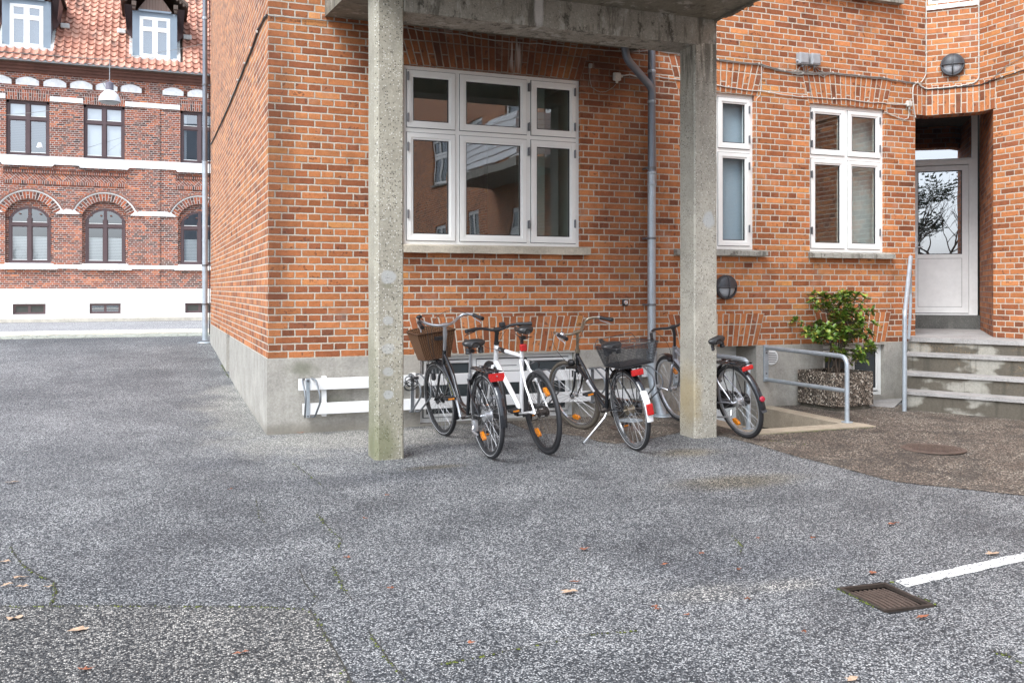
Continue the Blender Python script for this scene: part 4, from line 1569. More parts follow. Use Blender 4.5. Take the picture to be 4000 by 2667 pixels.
def build_rack():
    R_ = thing('bicycle_rack', 'wall mounted bicycle rack of two white boards with bent steel wheel holders', 'bicycle rack', (.275, -.05, .3))
    y0, y1 = -.085, -.060
    for (xa, xb, z0, z1) in ((.262, 3.93, .400, .505), (.30, 3.93, .175, .278)):
        mb = MB()
        mb.bbox((xa, y0, z0), (xb, y1, z1), .002)
        part('board', mb, 'board_white', R_)
    mb = MB()
    for x in (.5, 1.35, 3.12, 3.8):
        mb.box((x - .02, y1, .15), (x + .02, -.0125, .52))
    part('batten', mb, 'board_white', R_)
    for i, (x, sk) in enumerate(((.345, 0.02), (1.33, .10), (2.0, .06), (2.64, .10), (3.24, .10), (3.80, .1))):
        mb = MB()
        for s in (-1, 1):
            q = [V(x + s * .035, y0 - .005, .508), V(x + s * .06 + sk * .2, y0 - .045, .50), V(x + s * .065 + sk, y0 - .16, .37), V(x + s * .065 + sk, y0 - .16, .30), V(x + s * .045 + sk * .4, y0 - .06, .16), V(x + s * .03, y0 - .01, .158)]
            if i:
                q = [V(x + s * .035, y0 - .005, .51), V(x + s * .04, y0 - .13, .53), V(x + s * .05 + sk * .5, y0 - .28, .43), V(x + s * .05 + sk * .5, y0 - .30, .33), V(x + s * .04, y0 - .12, .17), V(x + s * .03, y0 - .01, .16)]
            mb.tube(fillet(q, .04, 4), .0085, 8)
        mb.cur = 0
        h = part('wheel_holder', mb, 'steel_holder', R_, smooth=True)
        mb = MB()
        mb.box((x - .016, y0 - .006, .15), (x + .016, y0, .51))
        part('back_plate', mb, 'steel_holder' if i else 'galvanised', h)
        mb = MB()
        mb.lathe([(0, .012), (.012, .012)], V(x, y0 - .006, .488), V(0, -1, 0), 8)
        mb.lathe([(0, .007), (.006, .007)], V(x, y0 - .006, .165), V(0, -1, 0), 8)
        part('bolt', mb, 'hinge_metal', h)


def bulkhead(name, c, fr, label, group):
    """round outdoor lamp: dark ring, upper hood, cross bar over frosted glass"""
    L = thing(name, label, 'wall lamp', c, group)
    m3 = fr.to_3x3()
    out = m3 @ V(0, -1, 0)
    T = Matrix.Translation(c) @ m3.to_4x4()
    R0 = .135
    mb = MB()
    mb.lathe([(0, R0 * .9), (.02, R0), (.05, R0), (.062, R0 * .94), (.062, R0 * .82), (.03, R0 * .80)], c, out, 36, caps=False)
    part('ring', mb, 'lamp_black', L, smooth=True)
    # frosted dome
    mb = MB()
    prof = [(.035 + .055 * cos(a), R0 * .82 * sin(a)) for a in [pi / 2 * i / 8 for i in range(8, -1, -1)]]
    prof[-1] = (prof[-1][0], .0005)
    mb.lathe(prof, c, out, 30, caps=False)
    part('glass_dome', mb, 'frosted_lens', L, smooth=True)
    # hood: upper half shell a little larger
    mb = MB()
    n, k = 20, 8
    rows = []
    for i in range(k + 1):
        a = pi / 2 * i / k
        rows.append([T @ V(R0 * .93 * cos(t) * sin(a), -(.04 + .062 * cos(a)), R0 * .93 * sin(t) * sin(a)) for t in [pi * j / n for j in range(n + 1)]])
    for a, b in zip(rows, rows[1:]):
        for j in range(n):
            mb.face([a[j], b[j], b[j + 1], a[j + 1]])
    part('hood', mb, 'lamp_black', L, smooth=True)
    mb = MB()
    for ang in (0, pi / 2):
        pts = []
        for i in range(13):
            a = pi * i / 12
            rr = R0 * .90 * cos(a)
            pts.append(T @ V(rr * cos(ang), -(.045 + .062 * sin(a)), rr * sin(ang)))
        mb.tube(pts, .0085, 6)
    part('cross_bar', mb, 'lamp_black', L, smooth=True)


def build_fixtures():
    bulkhead('bulkhead_lamp', P1.lerp(P2, .5) + V(0, 0, 4.02), FD, 'round black bulkhead lamp above the recessed door', 'round bulkhead lamps')
    bulkhead('bulkhead_lamp', V(4.905, 0, 1.345), FF, 'round black bulkhead lamp low on the wall beside the right concrete post', 'round bulkhead lamps')
    # rainwater pipe on the facade
    Dp = thing('drainpipe', 'galvanised drainpipe running down the facade with a slanted branch under the porch', 'drainpipe', (3.93, -.1, 0))
    mb = MB()
    y = -.10
    mb.tube([V(3.93, y, 4.05), V(3.93, y, 2.55)], .041, 14)
    mb.tube(fillet([V(3.55, -.20, 3.86), V(3.575, -.20, 3.70), V(3.93, -.11, 3.44), V(3.93, -.1, 3.30)], .12, 7), .041, 14)
    part('upper_pipe', mb, 'zinc_pipe_dark', Dp, smooth=True)
    mb = MB()
    mb.tube([V(3.93, y, 2.56), V(3.93, y, .64)], .0435, 14)
    mb.tube(fillet([V(3.93, y, .66), V(3.93, y, .40), V(3.96, -.2, .12), V(3.98, -.235, -.0)], .2, 6), .052, 14)
    part('lower_pipe', mb, 'galvanised', Dp, smooth=True)
    mb = MB()
    for z, r in ((3.62, .046), (3.30, .047), (2.55, .050), (2.43, .048), (.66, .058), (.60, .056)):
        mb.lathe([(-.014, r - .004), (-.008, r), (.008, r), (.014, r - .004)], V(3.93, y, z), V(0, 0, 1), 16)
    part('collar', mb, 'galvanised', Dp, smooth=True)
    for z in (2.60, 1.86, 1.16):
        mb = MB()
        mb.lathe([(-.012, .048), (.012, .048)], V(3.93, y, z), V(0, 0, 1), 16)
        mb.box((3.875, -.11, z - .01), (3.885, 0, z + .01))
        mb.lathe([(-.02, .010), (.02, .010)], V(3.875, -.11, z), V(1, 0, 0), 6)
        part('pipe_clamp', mb, 'hinge_metal', Dp)
    mb = MB()
    mb.lathe([(0, .125), (.012, .122), (.016, .06)], V(3.98, -.24, gz(3.98, -.24) + .005), V(0, 0, 1), 24)
    part('foot_plate', mb, 'galvanised', Dp)
    # rainwater pipe at the far corner
    D2 = thing('drainpipe', 'tall grey drainpipe at the far end of the side wall', 'drainpipe', (-.10, 8.85, .35))
    mb = MB()
    mb.tube([V(-.10, 8.85, 9.4), V(-.10, 8.85, 3.6)], .043, 12)
    part('upper_pipe', mb, 'zinc_pipe_dark', D2, smooth=True)
    mb = MB()
    mb.tube([V(-.10, 8.85, 3.62), V(-.10, 8.85, .40)], .047, 12)
    part('lower_pipe', mb, 'galvanised', D2, smooth=True)
    mb = MB()
    for z in (6.2, 3.6, 2.2):
        mb.lathe([(-.02, .052), (.02, .052)], V(-.10, 8.85, z), V(0, 0, 1), 12)
    part('collar', mb, 'galvanised', D2)
    mb = MB()
    for z in (1.75, 1.05, 5.0):
        mb.lathe([(-.014, .055), (.014, .055)], V(-.10, 8.85, z), V(0, 0, 1), 12)
        mb.box((-.10, 8.84, z - .012), (.0, 8.86, z + .012))
    part('pipe_clamp', mb, 'hinge_metal', D2)
    mb = MB()
    mb.lathe([(0, .13), (.015, .12), (.02, .06)], V(-.10, 8.85, gz(0, 8.85) + .004), V(0, 0, 1), 20)
    part('foot_plate', mb, 'galvanised', D2)

    # cables ---------------------------------------------------------------
    rnd = random.Random(4)

    def cable(name, label, strands, mat, r=.005, clips=(), group=None, clipfr='y'):
        C_ = thing(name, label, 'cable', strands[0][0], group)
        mb = MB()
        for s in strands:
            mb.tube(wobble(s, .004, 6, rnd), r, 6)
        part('wire', mb, mat, C_, smooth=True)
        if clips:
            mb = MB()
            for c in clips:
                c = Vector(c)
                mb.bbox((c.x - .009, c.y - .008, c.z - .011), (c.x + .009, c.y + .008, c.z + .011), .003)
            part('clip', mb, 'cable_white', C_)
    y = -.012
    base = [(.012, 3.82), (.35, 3.825), (1.23, 3.84), (1.84, 3.83), (2.36, 3.81), (2.67, 3.82), (3.24, 3.82), (3.63, 3.83), (4.03, 3.89), (4.34, 3.87), (4.81, 3.85), (5.35, 3.85), (5.7, 3.80), (5.95, 3.795), (6.38, 3.84), (6.76, 3.84), (7.14, 3.845), (7.34, 3.83), (7.62, 3.82)]
    st = []
    for k in range(5):
        o = rnd.uniform(-.012, .014)
        i0 = 0 if k < 1 else 8
        st.append([V(x, y - .004 * (k % 3), z + o * (1 if i > 3 else .3) + rnd.uniform(-.006, .006)) for i, (x, z) in enumerate(base)][i0:])
    cable('cable_bundle', 'bundle of dusty grey cables sagging along the facade above the windows', st, 'cable_grey', .0052,
          [(x, y - .006, z) for x, z in base[9:]])
    cable('cable', 'thin pale cable crossing the facade at window head height', [[V(4.0, y, 3.60), V(4.81, y, 3.565), V(5.49, y, 3.54), V(5.95, y, 3.525), (V(6.57, y, 3.545)), V(7.14, y, 3.54), V(7.46, y, 3.545)]], 'cable_white', .0062,
          [(x, y - .004, z) for x, z in ((4.95, 3.56), (5.49, 3.54), (5.95, 3.525), (6.4, 3.54), (6.9, 3.545), (7.36, 3.545))])
    cable('cable', 'pale cable looping from the white junction box back to the four light window', [[V(7.16, y, 3.44), V(7.30, y, 3.40), V(7.44, y, 3.37), V(7.51, y, 3.38), V(7.53, y, 3.44), V(7.52, y, 3.51)]], 'cable_white', .006)
    cable('cable', 'thin cable dropping between the cable bundle and the narrow window', [[V(5.39, y, 3.85), V(5.385, y, 3.62), V(5.37, y, 3.50), V(5.325, y, 3.46)], [V(5.325, y + .006, 3.46), V(5.318, y, 2.9), V(5.315, y, 2.3), V(5.31, y, 1.95)]], 'cable_white', .0042)
    cable('cable', 'thin cable hanging from the twin grey boxes to the four light window', [[V(6.02, y, 3.88), V(6.05, y, 3.70), V(6.07, y, 3.50)]], 'cable_grey', .004)
    cable('cable', 'short wires joining the twin grey boxes to the bundle', [[V(5.93, y - .01, 3.89), V(5.88, y - .01, 3.82), V(5.80, y, 3.80)], [V(5.95, y - .01, 3.89), V(5.97, y - .01, 3.80), V(5.9, y, 3.77), V(5.82, y, 3.80)],
           [V(6.09, y - .01, 3.9), V(6.02, y - .01, 3.83), V(5.9, y, 3.81)], [V(6.10, y - .01, 3.9), V(6.16, y - .01, 3.80), V(6.26, y, 3.78), V(6.33, y, 3.84)], [V(6.11, y - .01, 3.9), V(6.2, y, 3.84), V(6.4, y, 3.83)]], 'cable_grey', .0048)
    # conduits round the corner
    mb_pts = lambda L: [Vector(q) for q in L]
    off = V(-.008, -.011, 0)
    c1 = P1 + V(-.01, -.012, 0)
    e1 = P2 + V(-.014, -.006, 0)
    cable('conduit', 'pale conduit running down the inner corner left of the door lamp', [[V(c1.x, c1.y, 4.95), V(c1.x, c1.y, 4.4), V(c1.x, c1.y, 4.08), V(c1.x - .01, c1.y, 3.93), V(c1.x - .09, c1.y, 3.83)]], 'cable_white', .0065,
          [(c1.x, c1.y, z) for z in (4.62, 4.2)])
    cable('conduit', 'beige conduit looping under the door lamp', [fillet([V(e1.x, e1.y, 5.0), V(e1.x, e1.y, 4.6), V(e1.x, e1.y, 4.2), V(e1.x, e1.y, 3.80), P2.lerp(P1, .3) + off + V(0, 0, 3.77), P1 + off + V(0, 0, 3.76), V(7.70, y, 3.80), V(7.665, y, 3.835)], .08, 4)], 'cable_white', .0075,
          [(e1.x, e1.y, z) for z in (4.7, 4.4, 4.1)])
    cable('conduit', 'beige conduit bending down beside the left edge of the door recess', [fillet([V(7.67, y, 3.84), V(7.60, y, 3.80), V(7.585, y, 3.70), V(7.60, y, 3.55), V(7.632, y, 3.40)], .05, 4)], 'cable_white', .008)
    cable('cable', 'black cable continuing from the door lintel along the wing wall', [[V(7.67, y, 3.82), P1 + off + V(0, 0, 3.755), P2 + off + V(0, 0, 3.755), V(8.198, -.6, 3.775), V(8.198, -1.0, 3.80), V(8.198, -1.6, 3.80), V(8.198, -3, 3.8)]], 'cable_black', .007,
          [(8.198, -.75, 3.785), (8.198, -.92, 3.80)])
    cable('cable', 'thin grey cable climbing the wing wall at the right edge', [[V(8.198, -.62, 3.80), V(8.198, -.8, 3.90), V(8.198, -1.1, 3.98), V(8.198, -1.6, 4.0)]], 'cable_grey', .004)
    cable('cable', 'black cable sagging down the side wall', [[V(-.01, -.0, 3.82), V(-.012, .2, 3.85), V(-.012, .73, 3.88), V(-.012, 1.35, 3.84), V(-.012, 2.15, 3.84), V(-.012, 2.97, 3.83), V(-.012, 4.8, 3.82), V(-.012, 8.6, 3.9)]], 'cable_black', .011,
          [(-.02, q, 3.86) for q in (.75, 1.4, 2.1, 3.0, 4.0)])
    cable('cable', 'black cable beside the far drainpipe', [[V(-.02, 8.93, 7), V(-.025, 8.92, 4.5), V(-.02, 8.93, 3.9), V(-.02, 8.92, 2), V(-.02, 8.93, .5)]], 'cable_black', .008)
    cable('cable', 'thin wire looping down from the socket on the shaded wall', [[V(3.25, y, 3.62), V(3.245, y, 3.52), V(3.27, y, 3.42), V(3.37, y, 3.38), V(3.46, y, 3.40), V(3.55, y, 3.47)]], 'cable_grey', .004)
    cable('cable', 'cable from the pale junction box to the drainpipe', [[V(3.59, y, 3.575), V(3.72, y, 3.59), V(3.86, y, 3.57), V(4.03, y, 3.595)]], 'cable_white', .0065)
    cable('cable', 'thin wire hanging beside the drainpipe branch', [[V(3.88, -.15, 3.70), V(3.93, -.15, 3.5), V(3.945, -.15, 3.1), V(3.96, -.15, 2.4)]], 'cable_grey', .003)

    def box(name, c, s, mat, label, group=None, glands=()):
        o = thing(name, label, 'junction box', c, group)
        mb = MB()
        mb.bbox((c.x - s[0] / 2, c.y - s[1], c.z - s[2] / 2), (c.x + s[0] / 2, c.y, c.z + s[2] / 2), .012)
        part('case', mb, mat, o)
        mb = MB()
        mb.bbox((c.x - s[0] * .4, c.y - s[1] - .006, c.z - s[2] * .38), (c.x + s[0] * .4, c.y - s[1] + .004, c.z + s[2] * .38), .004)
        part('lid', mb, mat, o)
        mb = MB()
        for gx, gzz, ax in glands:
            mb.lathe([(0, .014), (.02, .014), (.028, .009)], c + V(gx, -s[1] * .5, gzz), ax, 10)
        if glands:
            part('gland', mb, mat, o, smooth=True)
    box('junction_box', V(5.928, -.005, 3.95), (.13, .075, .135), 'grey_plastic', 'weathered grey junction box, left of the twin pair on the cable bundle', 'twin grey junction boxes', ((-.06, -.03, V(-1, 0, 0)), (0, -.065, V(0, 0, -1))))
    box('junction_box', V(6.095, -.005, 3.955), (.13, .075, .135), 'grey_plastic', 'weathered grey junction box, right of the twin pair on the cable bundle', 'twin grey junction boxes', ((.06, 0, V(1, 0, 0)), (0, -.065, V(0, 0, -1))))
    box('junction_box', V(7.515, -.005, 3.555), (.075, .04, .075), 'cable_white', 'small white junction box beside the door recess', None, ((-.04, -.01, V(-1, 0, 0)), (.005, -.04, V(0, 0, -1))))
    box('junction_box', V(3.556, -.005, 3.55), (.085, .045, .085), 'cable_white', 'small dirty white junction box in the shade of the porch', None, ((.04, .01, V(1, 0, 0)), (0, -.04, V(0, 0, -1))))
    box('cable_socket', V(3.25, -.005, 3.64), (.04, .03, .05), 'cable_grey', 'tiny cable socket on the shaded wall right of the big window')
    o = thing('key_switch', 'small round steel switch set in the brickwork left of the drainpipe', 'switch', (3.663, -.01, 1.182))
    mb = MB()
    mb.bbox((3.63, -.014, 1.147), (3.696, .0, 1.217), .004)
    part('back_plate', mb, 'black_plastic', o)
    mb = MB()
    mb.lathe([(0, .026), (.016, .024), (.018, .016), (.012, .012)], V(3.663, -.014, 1.184), V(0, -1, 0), 18)
    part('button', mb, 'chrome', o, smooth=True)


def build_small():
    # planter
    ang = radians(5)
    pc = V(6.16, -.31, gz(6, -.3))
    fr = frame(pc, V(cos(ang), sin(ang), 0))
    P = thing('planter', 'square washed aggregate concrete planter holding the shrub', 'planter', pc)
    mb = MB()
    a, h0, h1 = .285, .045, .415
    w = .035
    bm = bmesh.new()
    bmesh.ops.create_cube(bm, size=1)
    for q in bm.verts:
        q.co = V(q.co.x * 2 * a, q.co.y * 2 * a, h0 + (q.co.z + .5) * (h1 - h0))
    top = [f for f in bm.faces if f.normal.z > .9]
    r = bmesh.ops.inset_region(bm, faces=top, thickness=w)
    top = [f for f in bm.faces if f.normal.z > .9 and abs(f.calc_center_median().x) < .01 and abs(f.calc_center_median().y) < .01]
    ex = bmesh.ops.extrude_face_region(bm, geom=top)
    for q in ex['geom']:
        if isinstance(q, bmesh.types.BMVert):
            q.co.z -= .06
    bmesh.ops.delete(bm, geom=top, context='FACES')
    bmesh.ops.bevel(bm, geom=[e for e in bm.edges], offset=.006, segments=1, affect='EDGES')
    mb.bm(bm, fr)
    part('tub', mb, 'washed_aggregate', P)
    mb = MB()
    mb.box((-a + .03, -a + .03, 0), (a - .03, a - .03, h0), fr)
    part('foot', mb, 'pit_wall', P)
    mb = MB()
    mb.box((-a + w, -a + w, h1 - .07), (a - w, a - w, h1 - .045), fr)
    part('soil', mb, 'soil', P)
    # shrub: branching stems with whorls of glossy leaves
    S = thing('shrub', 'evergreen shrub with glossy green and yellowing leaves growing in the planter', 'shrub', pc + V(0, 0, h1 - .05))
    rnd = random.Random(21)
    stems, leaves = MB(), MB()
    base = pc + V(0, 0, h1 - .06)

    def leaf(c, d, up, L, wd):
        d = d.normalized()
        s = d.cross(up).normalized()
        n = s.cross(d).normalized()
        pts = []
        prof = [(0, .0), (.25, .6), (.55, 1), (.8, .75), (1, .0)]
        L_, R_, Mi = [], [], []
        for t, k in prof:
            q = c + d * (L * t) - n * (L * .28 * t * t)
            Mi.append(q - n * wd * .14)
            L_.append(q + s * wd * k * .5)
            R_.append(q - s * wd * k * .5)
        i0 = len(leaves.v)
        vs = L_ + Mi + R_
        k = len(prof)
        fs = []
        for i in range(k - 1):
            fs.append((i, k + i, k + i + 1, i + 1))
            fs.append((k + i, 2 * k + i, 2 * k + i + 1, k + i + 1))
        leaves.mesh(vs, fs)

    def whorl(c, d, n, L):
        for i in range(n):
            a = 2 * pi * i / n + rnd.uniform(-.4, .4)
            o = d.orthogonal().normalized()
            o2 = d.cross(o)
            q = (o * cos(a) + o2 * sin(a)) + d * rnd.uniform(.1, .9)
            q = q + V(0, 0, rnd.uniform(-.25, .35))
            leaf(c - d * rnd.uniform(0, .02), q, V(0, 0, 1), L * rnd.uniform(.7, 1.15), L * rnd.uniform(.46, .60))

    targets = []
    for k in range(92):
        t = rnd.random()
        if t < .74:      # main crown
            q = V(rnd.gauss(.06, .17), rnd.gauss(-.02, .13), rnd.uniform(.42, .93))
        elif t < .93:
            q = V(rnd.uniform(-.42, .50), rnd.uniform(-.25, .2), rnd.uniform(.18, .55))
        else:
            q = V(rnd.uniform(-.2, .3), rnd.uniform(-.25, .15), rnd.uniform(.06, .35))
        if abs(q.x) > .5:
            continue
        targets.append(q)
    targets += [V(-.47, -.1, .50), V(-.40, -.12, .47), V(-.33, -.1, .42), V(-.30, -.05, .80), V(-.34, -.02, .86), V(.44, 0, .40), V(.40, -.1, .33), V(.48, -.05, .30),
                V(.13, 0, .94), V(.2, 0, .93), V(.02, -.05, .92), V(.26, -.05, .92), V(-.12, 0, .88)]
    mains = []
    for k in range(9):
        a = rnd.uniform(0, 2 * pi)
        b0 = V(rnd.uniform(-.07, .07), rnd.uniform(-.06, .06), 0)
        tip = V(cos(a) * .17 + .04, sin(a) * .12, rnd.uniform(.5, .75))
        pts = [b0.lerp(tip, i / 6) + V(rnd.uniform(-.012, .012), rnd.uniform(-.012, .012), 0) for i in range(7)]
        mains.append(pts)
        stems.tube([base + p for p in pts], [.010 - .0011 * i for i in range(7)], 6)
    for q in targets:
        best = min(((p - q).length + (0 if p.z < q.z else .4), j, i) for j, pp in enumerate(mains) for i, p in enumerate(pp))
        p = mains[best[1]][best[2]]
        mid = p.lerp(q, .5) + V(0, 0, -.03)
        stems.tube([base + p, base + mid, base + q], [.005, .004, .003], 5)
        d = (q - mid).normalized()
        d = (d + V(0, 0, .4)).normalized()
        whorl(base + q, d, rnd.randint(9, 13), .080)
        if rnd.random() < .8:
            whorl(base + mid.lerp(q, .55), d, rnd.randint(4, 7), .065)
    part('stem', stems, 'bark', S, smooth=True)
    part('foliage', leaves, 'shrub_leaf', S, smooth=True)

    # manhole and covers
    def disc(name, c, r, mat, label, ribs=True, ring=True):
        o = thing(name, label, 'manhole cover', c)
        mb = MB()
        if ring:
            mb.lathe([(0, r), (.006, r), (.008, r * .98), (.008, r * .86), (.004, r * .85)], c, V(0, 0, 1), 40, caps=False)
            part('rim', mb, mat, o)
        mb = MB()
        mb.lathe([(0, r * .84), (.006, r * .84)], c, V(0, 0, 1), 40)
        if ribs:
            for i in range(-5, 6):
                for j in range(-5, 6):
                    x, y = i * r * .14, j * r * .14
                    if x * x + y * y < (r * .75) ** 2:
                        mb.box((c.x + x - r * .035, c.y + y - r * .035, c.z + .006), (c.x + x + r * .035, c.y + y + r * .035, c.z + .010))
        part('lid', mb, mat, o)
    disc('manhole_cover', V(5.16, -2.67, gz(5, -2.67) + .006), .255, 'iron_cast', 'rusty round manhole cover in the brown asphalt')
    disc('drain_cover', V(3.50, -.43, gz(3.5, -.43) + .006), .12, 'galvanised', 'small pale round cover at the foot of the drainpipe', False)
    disc('drain_cover', V(3.27, -.83, gz(3.27, -.83) + .006), .19, 'iron_cast', 'flat rusty round cover behind the rear wheel of the basket bicycle', False)
    # gully grate
    gc = V(2.183, -5.265, gz(2, -5.265))
    fr = frame(gc, V(.995, -.09, 0))
    G = thing('drain_grate', 'rusty slotted drain grate sunk in the asphalt near the white line', 'drain grate', gc)
    mb = MB()
    a, b = .133, .165
    t = .018
    for q in (((-a, -b, -.01), (-a + t, b, .006)), ((a - t, -b, -.01), (a, b, .006)), ((-a + t, -b, -.01), (a - t, -b + t, .006)), ((-a + t, b - t, -.01), (a - t, b, .006))):
        mb.box(q[0], q[1], fr)
    part('frame', mb, 'iron_dark', G)
    mb = MB()
    n = 9
    for i in range(n):
        x = -a + t + (2 * a - 2 * t) * (i + .5) / n
        pts = [fr @ V(x + .012 * sin(pi * j / 8), -b + t + (2 * b - 2 * t) * j / 8, -.014 + .0 * j) for j in range(9)]
        for p, q in zip(pts, pts[1:]):
            s = V(.005, 0, 0)
            mb.mesh([p - s, p + s, q + s, q - s, p - s - V(0, 0, .03), p + s - V(0, 0, .03), q + s - V(0, 0, .03), q - s - V(0, 0, .03)], [(0, 1, 2, 3), (0, 3, 7, 4), (1, 5, 6, 2)])
    part('bars', mb, 'iron_cast', G)
    mb = MB()
    mb.box((-.16, -.19, -.4), (.16, .19, -.38), fr)
    for q in (((-.145, -.19, -.4), (-.135, .19, -.005)), ((.135, -.19, -.4), (.145, .19, -.005)), ((-.135, -.175, -.4), (.135, -.165, -.005)), ((-.135, .165, -.4), (.135, .175, -.005))):
        mb.box(q[0], q[1], fr)
    part('sump', mb, 'void_black', G)

    # moss in the cracks
    rnd = random.Random(31)
    mb = MB()
    lines = [([(-1.6, -4.04), (-1.29, -4.14), (-0.87, -4.3), (-0.55, -4.42), (-0.34, -4.53)], .006, .75), ([(-0.34, -4.53), (-0.32, -4.91), (-0.31, -5.12), (-0.31, -5.4)], .012, 1.0),
             ([(-1.68, -3.11), (-1.6, -3.41), (-1.49, -3.65), (-1.41, -3.78), (-1.39, -3.99), (-1.4, -4.1)], .006, .7), ([(-0.34, -4.53), (-0.28, -4.43), (-0.31, -4.21), (-0.3, -3.97)], .005, .6),
             ([(-0.14, -3.99), (-0.15, -4.38), (-0.14, -4.52)], .008, .5), ([(-0.15, -4.86), (-0.14, -5.13), (-0.12, -5.33)], .007, .7), ([(-0.01, -5.26), (0.17, -5.25), (0.45, -5.22), (0.69, -5.2), (0.92, -5.23)], .005, .5),
             ([(-0.05, -2.99), (-0.04, -3.35), (-0.01, -3.57), (-0.07, -3.7)], .006, .35), ([(2.13, -5.88), (2.15, -5.96), (2.15, -6.01)], .012, .8), ([(2.07, -4.22), (2.01, -4.41), (1.91, -4.52), (1.79, -4.54)], .005, .4),
             ([(-0.36, -2.48), (-0.39, -2.99), (-0.35, -3.12)], .006, .3), ([(2.045, -5.1), (2.04, -5.4)], .012, .9), ([(2.33, -5.3), (2.33, -5.42)], .014, .9), ([(2.33, -5.1), (2.36, -5.14)], .012, .9),
             ([(5.5, -1.62), (4.9, -1.63), (4.3, -1.64)], .006, .6), ([(-.03, 5.6), (-.03, 4.2)], .012, .7), ([(3.99, -1.75), (4.3, -2.2)], .01, .3), ([(.02, -1.45), (.1, -2.3)], .006, .25)]
    for pts, wd, dens in lines:
        for (a, b) in zip(pts, pts[1:]):
            L = sqrt((a[0] - b[0]) ** 2 + (a[1] - b[1]) ** 2)
            for k in range(int(L / .006)):
                if rnd.random() > dens * (.35 + .65 * sin(k * .045 + a[0] * 9 + 1.3 * sin(k * .021))):
                    continue
                t = rnd.random()
                x, y = a[0] + (b[0] - a[0]) * t + rnd.gauss(0, wd * .6), a[1] + (b[1] - a[1]) * t + rnd.gauss(0, wd * .6)
                r = rnd.uniform(.003, .0085)
                h = rnd.uniform(.003, .008)
                z = gz(x, y) + .003
                ph = rnd.uniform(0, 6)
                ring = [V(x + r * cos(ph + q * pi / 3), y + r * sin(ph + q * pi / 3), z) for q in range(6)]
                mb.mesh(ring + [V(x, y, z + h)], [(q, (q + 1) % 6, 6) for q in range(6)])
    cr = MB()
    for pts, wd, dens in lines:
        P = []
        for a, b in zip(pts, pts[1:]):
            L_ = max(2, int(sqrt((a[0] - b[0]) ** 2 + (a[1] - b[1]) ** 2) / .02))
            for k in range(L_):
                P.append((a[0] + (b[0] - a[0]) * k / L_ + rnd.uniform(-.003, .003), a[1] + (b[1] - a[1]) * k / L_ + rnd.uniform(-.003, .003)))
        for a, b in zip(P, P[1:]):
            dx, dy = b[0] - a[0], b[1] - a[1]
            l = sqrt(dx * dx + dy * dy) or 1
            h = rnd.uniform(.0012, .0032) * (.6 + dens)
            ox, oy = -dy / l * h, dx / l * h
            cr.face([V(a[0] + ox, a[1] + oy, gz(*a) + .0085), V(a[0] - ox, a[1] - oy, gz(*a) + .0085), V(b[0] - ox, b[1] - oy, gz(*b) + .0085), V(b[0] + ox, b[1] + oy, gz(*b) + .0085)])
    tag(part('asphalt_cracks', cr, 'crack_dark'), 'fine dark cracks and joints in the asphalt', kind='structure')
    tag(part('moss', mb, 'moss'), 'bright green moss in the asphalt cracks and round the drain', 'moss', kind='stuff')
    # fallen leaves, one object each
    L = [(-1.88, -1.46, .055, 1), (-1.67, -3.38, .035, 1), (-1.57, -3.67, .045, 1), (-1.61, -3.76, .035, 1), (-1.54, -3.81, .04, 1), (-1.43, -3.85, .03, 1), (-1.52, -4.22, .045, 1), (-1.26, -4.45, .05, 1), (-1.21, -4.86, .028, 0), (-.66, -4.91, .028, 0),
         (-.05, -3.89, .02, 0), (.82, -4.73, .05, 1), (.9, -4.62, .028, 0), (1.17, -4.17, .03, 0), (1.44, -4.54, .022, 0), (1.1, -5.03, .02, 0), (1.1, -5.06, .02, 0), (1.18, -5.16, .02, 0), (1.72, -4.45, .018, 0), (1.76, -4.73, .02, 0), (2.17, -4.32, .016, 0),
         (3.1, -4.35, .03, 0), (3.15, -4.34, .02, 0), (3.2, -4.97, .06, 1), (2.13, -5.54, .034, 0), (1.55, -5.09, .018, 0), (1.54, -5.49, .014, 0), (1.42, -5.91, .04, 1), (.21, -5.12, .018, 0), (.05, -4.41, .02, 0), (2.47, -4.42, .018, 0), (.28, -.05, .035, 0), (2.35, -5.0, .03, 0), (1.3, -5.95, .03, 0), (.45, -2.7, .018, 0), (.2, -3.2, .016, 0), (-.5, -2.2, .02, 0)]
    WHERE = ['beside the left photo edge at mid yard', 'alone at the left edge above the cluster', 'topmost of the cluster at the left edge', 'largest flat one in the left edge cluster', 'lowest of the cluster at the left edge', 'right of the cluster at the left edge', 'just below the mossy joint at far left', 'on the warm patch near its left end', 'on the warm patch near the bottom edge', 'in the middle of the warm asphalt patch', 'above the right end of the mossy joint', 'lying alone in the lower middle of the yard', 'just behind the big tan leaf in the middle', 'in the open yard below the white bicycle', 'halfway between big tan leaf and drain', 'upper one of the three on the sandy stain', 'middle one of the three on the sandy stain', 'lowest of the three on the sandy stain', 'in the open yard below the right post', 'left of the drain grate', 'in the yard above the drain grate', 'left one of the pair above the bay line', 'right one of the pair above the bay line', 'behind the painted bay line near the right edge', 'in front of the drain grate', 'right end of the sandy stain', 'below the sandy stain', 'at the bottom edge right of centre', 'in the crack lines at bottom centre left', 'between the moss cracks left of centre', 'behind the painted bay line start', 'at the foot of the plinth corner', 'beside the right side of the drain grate', 'at the bottom edge in the centre', 'in the yard below the left post', 'in the yard left below the bicycles', 'in the yard below the plinth corner']
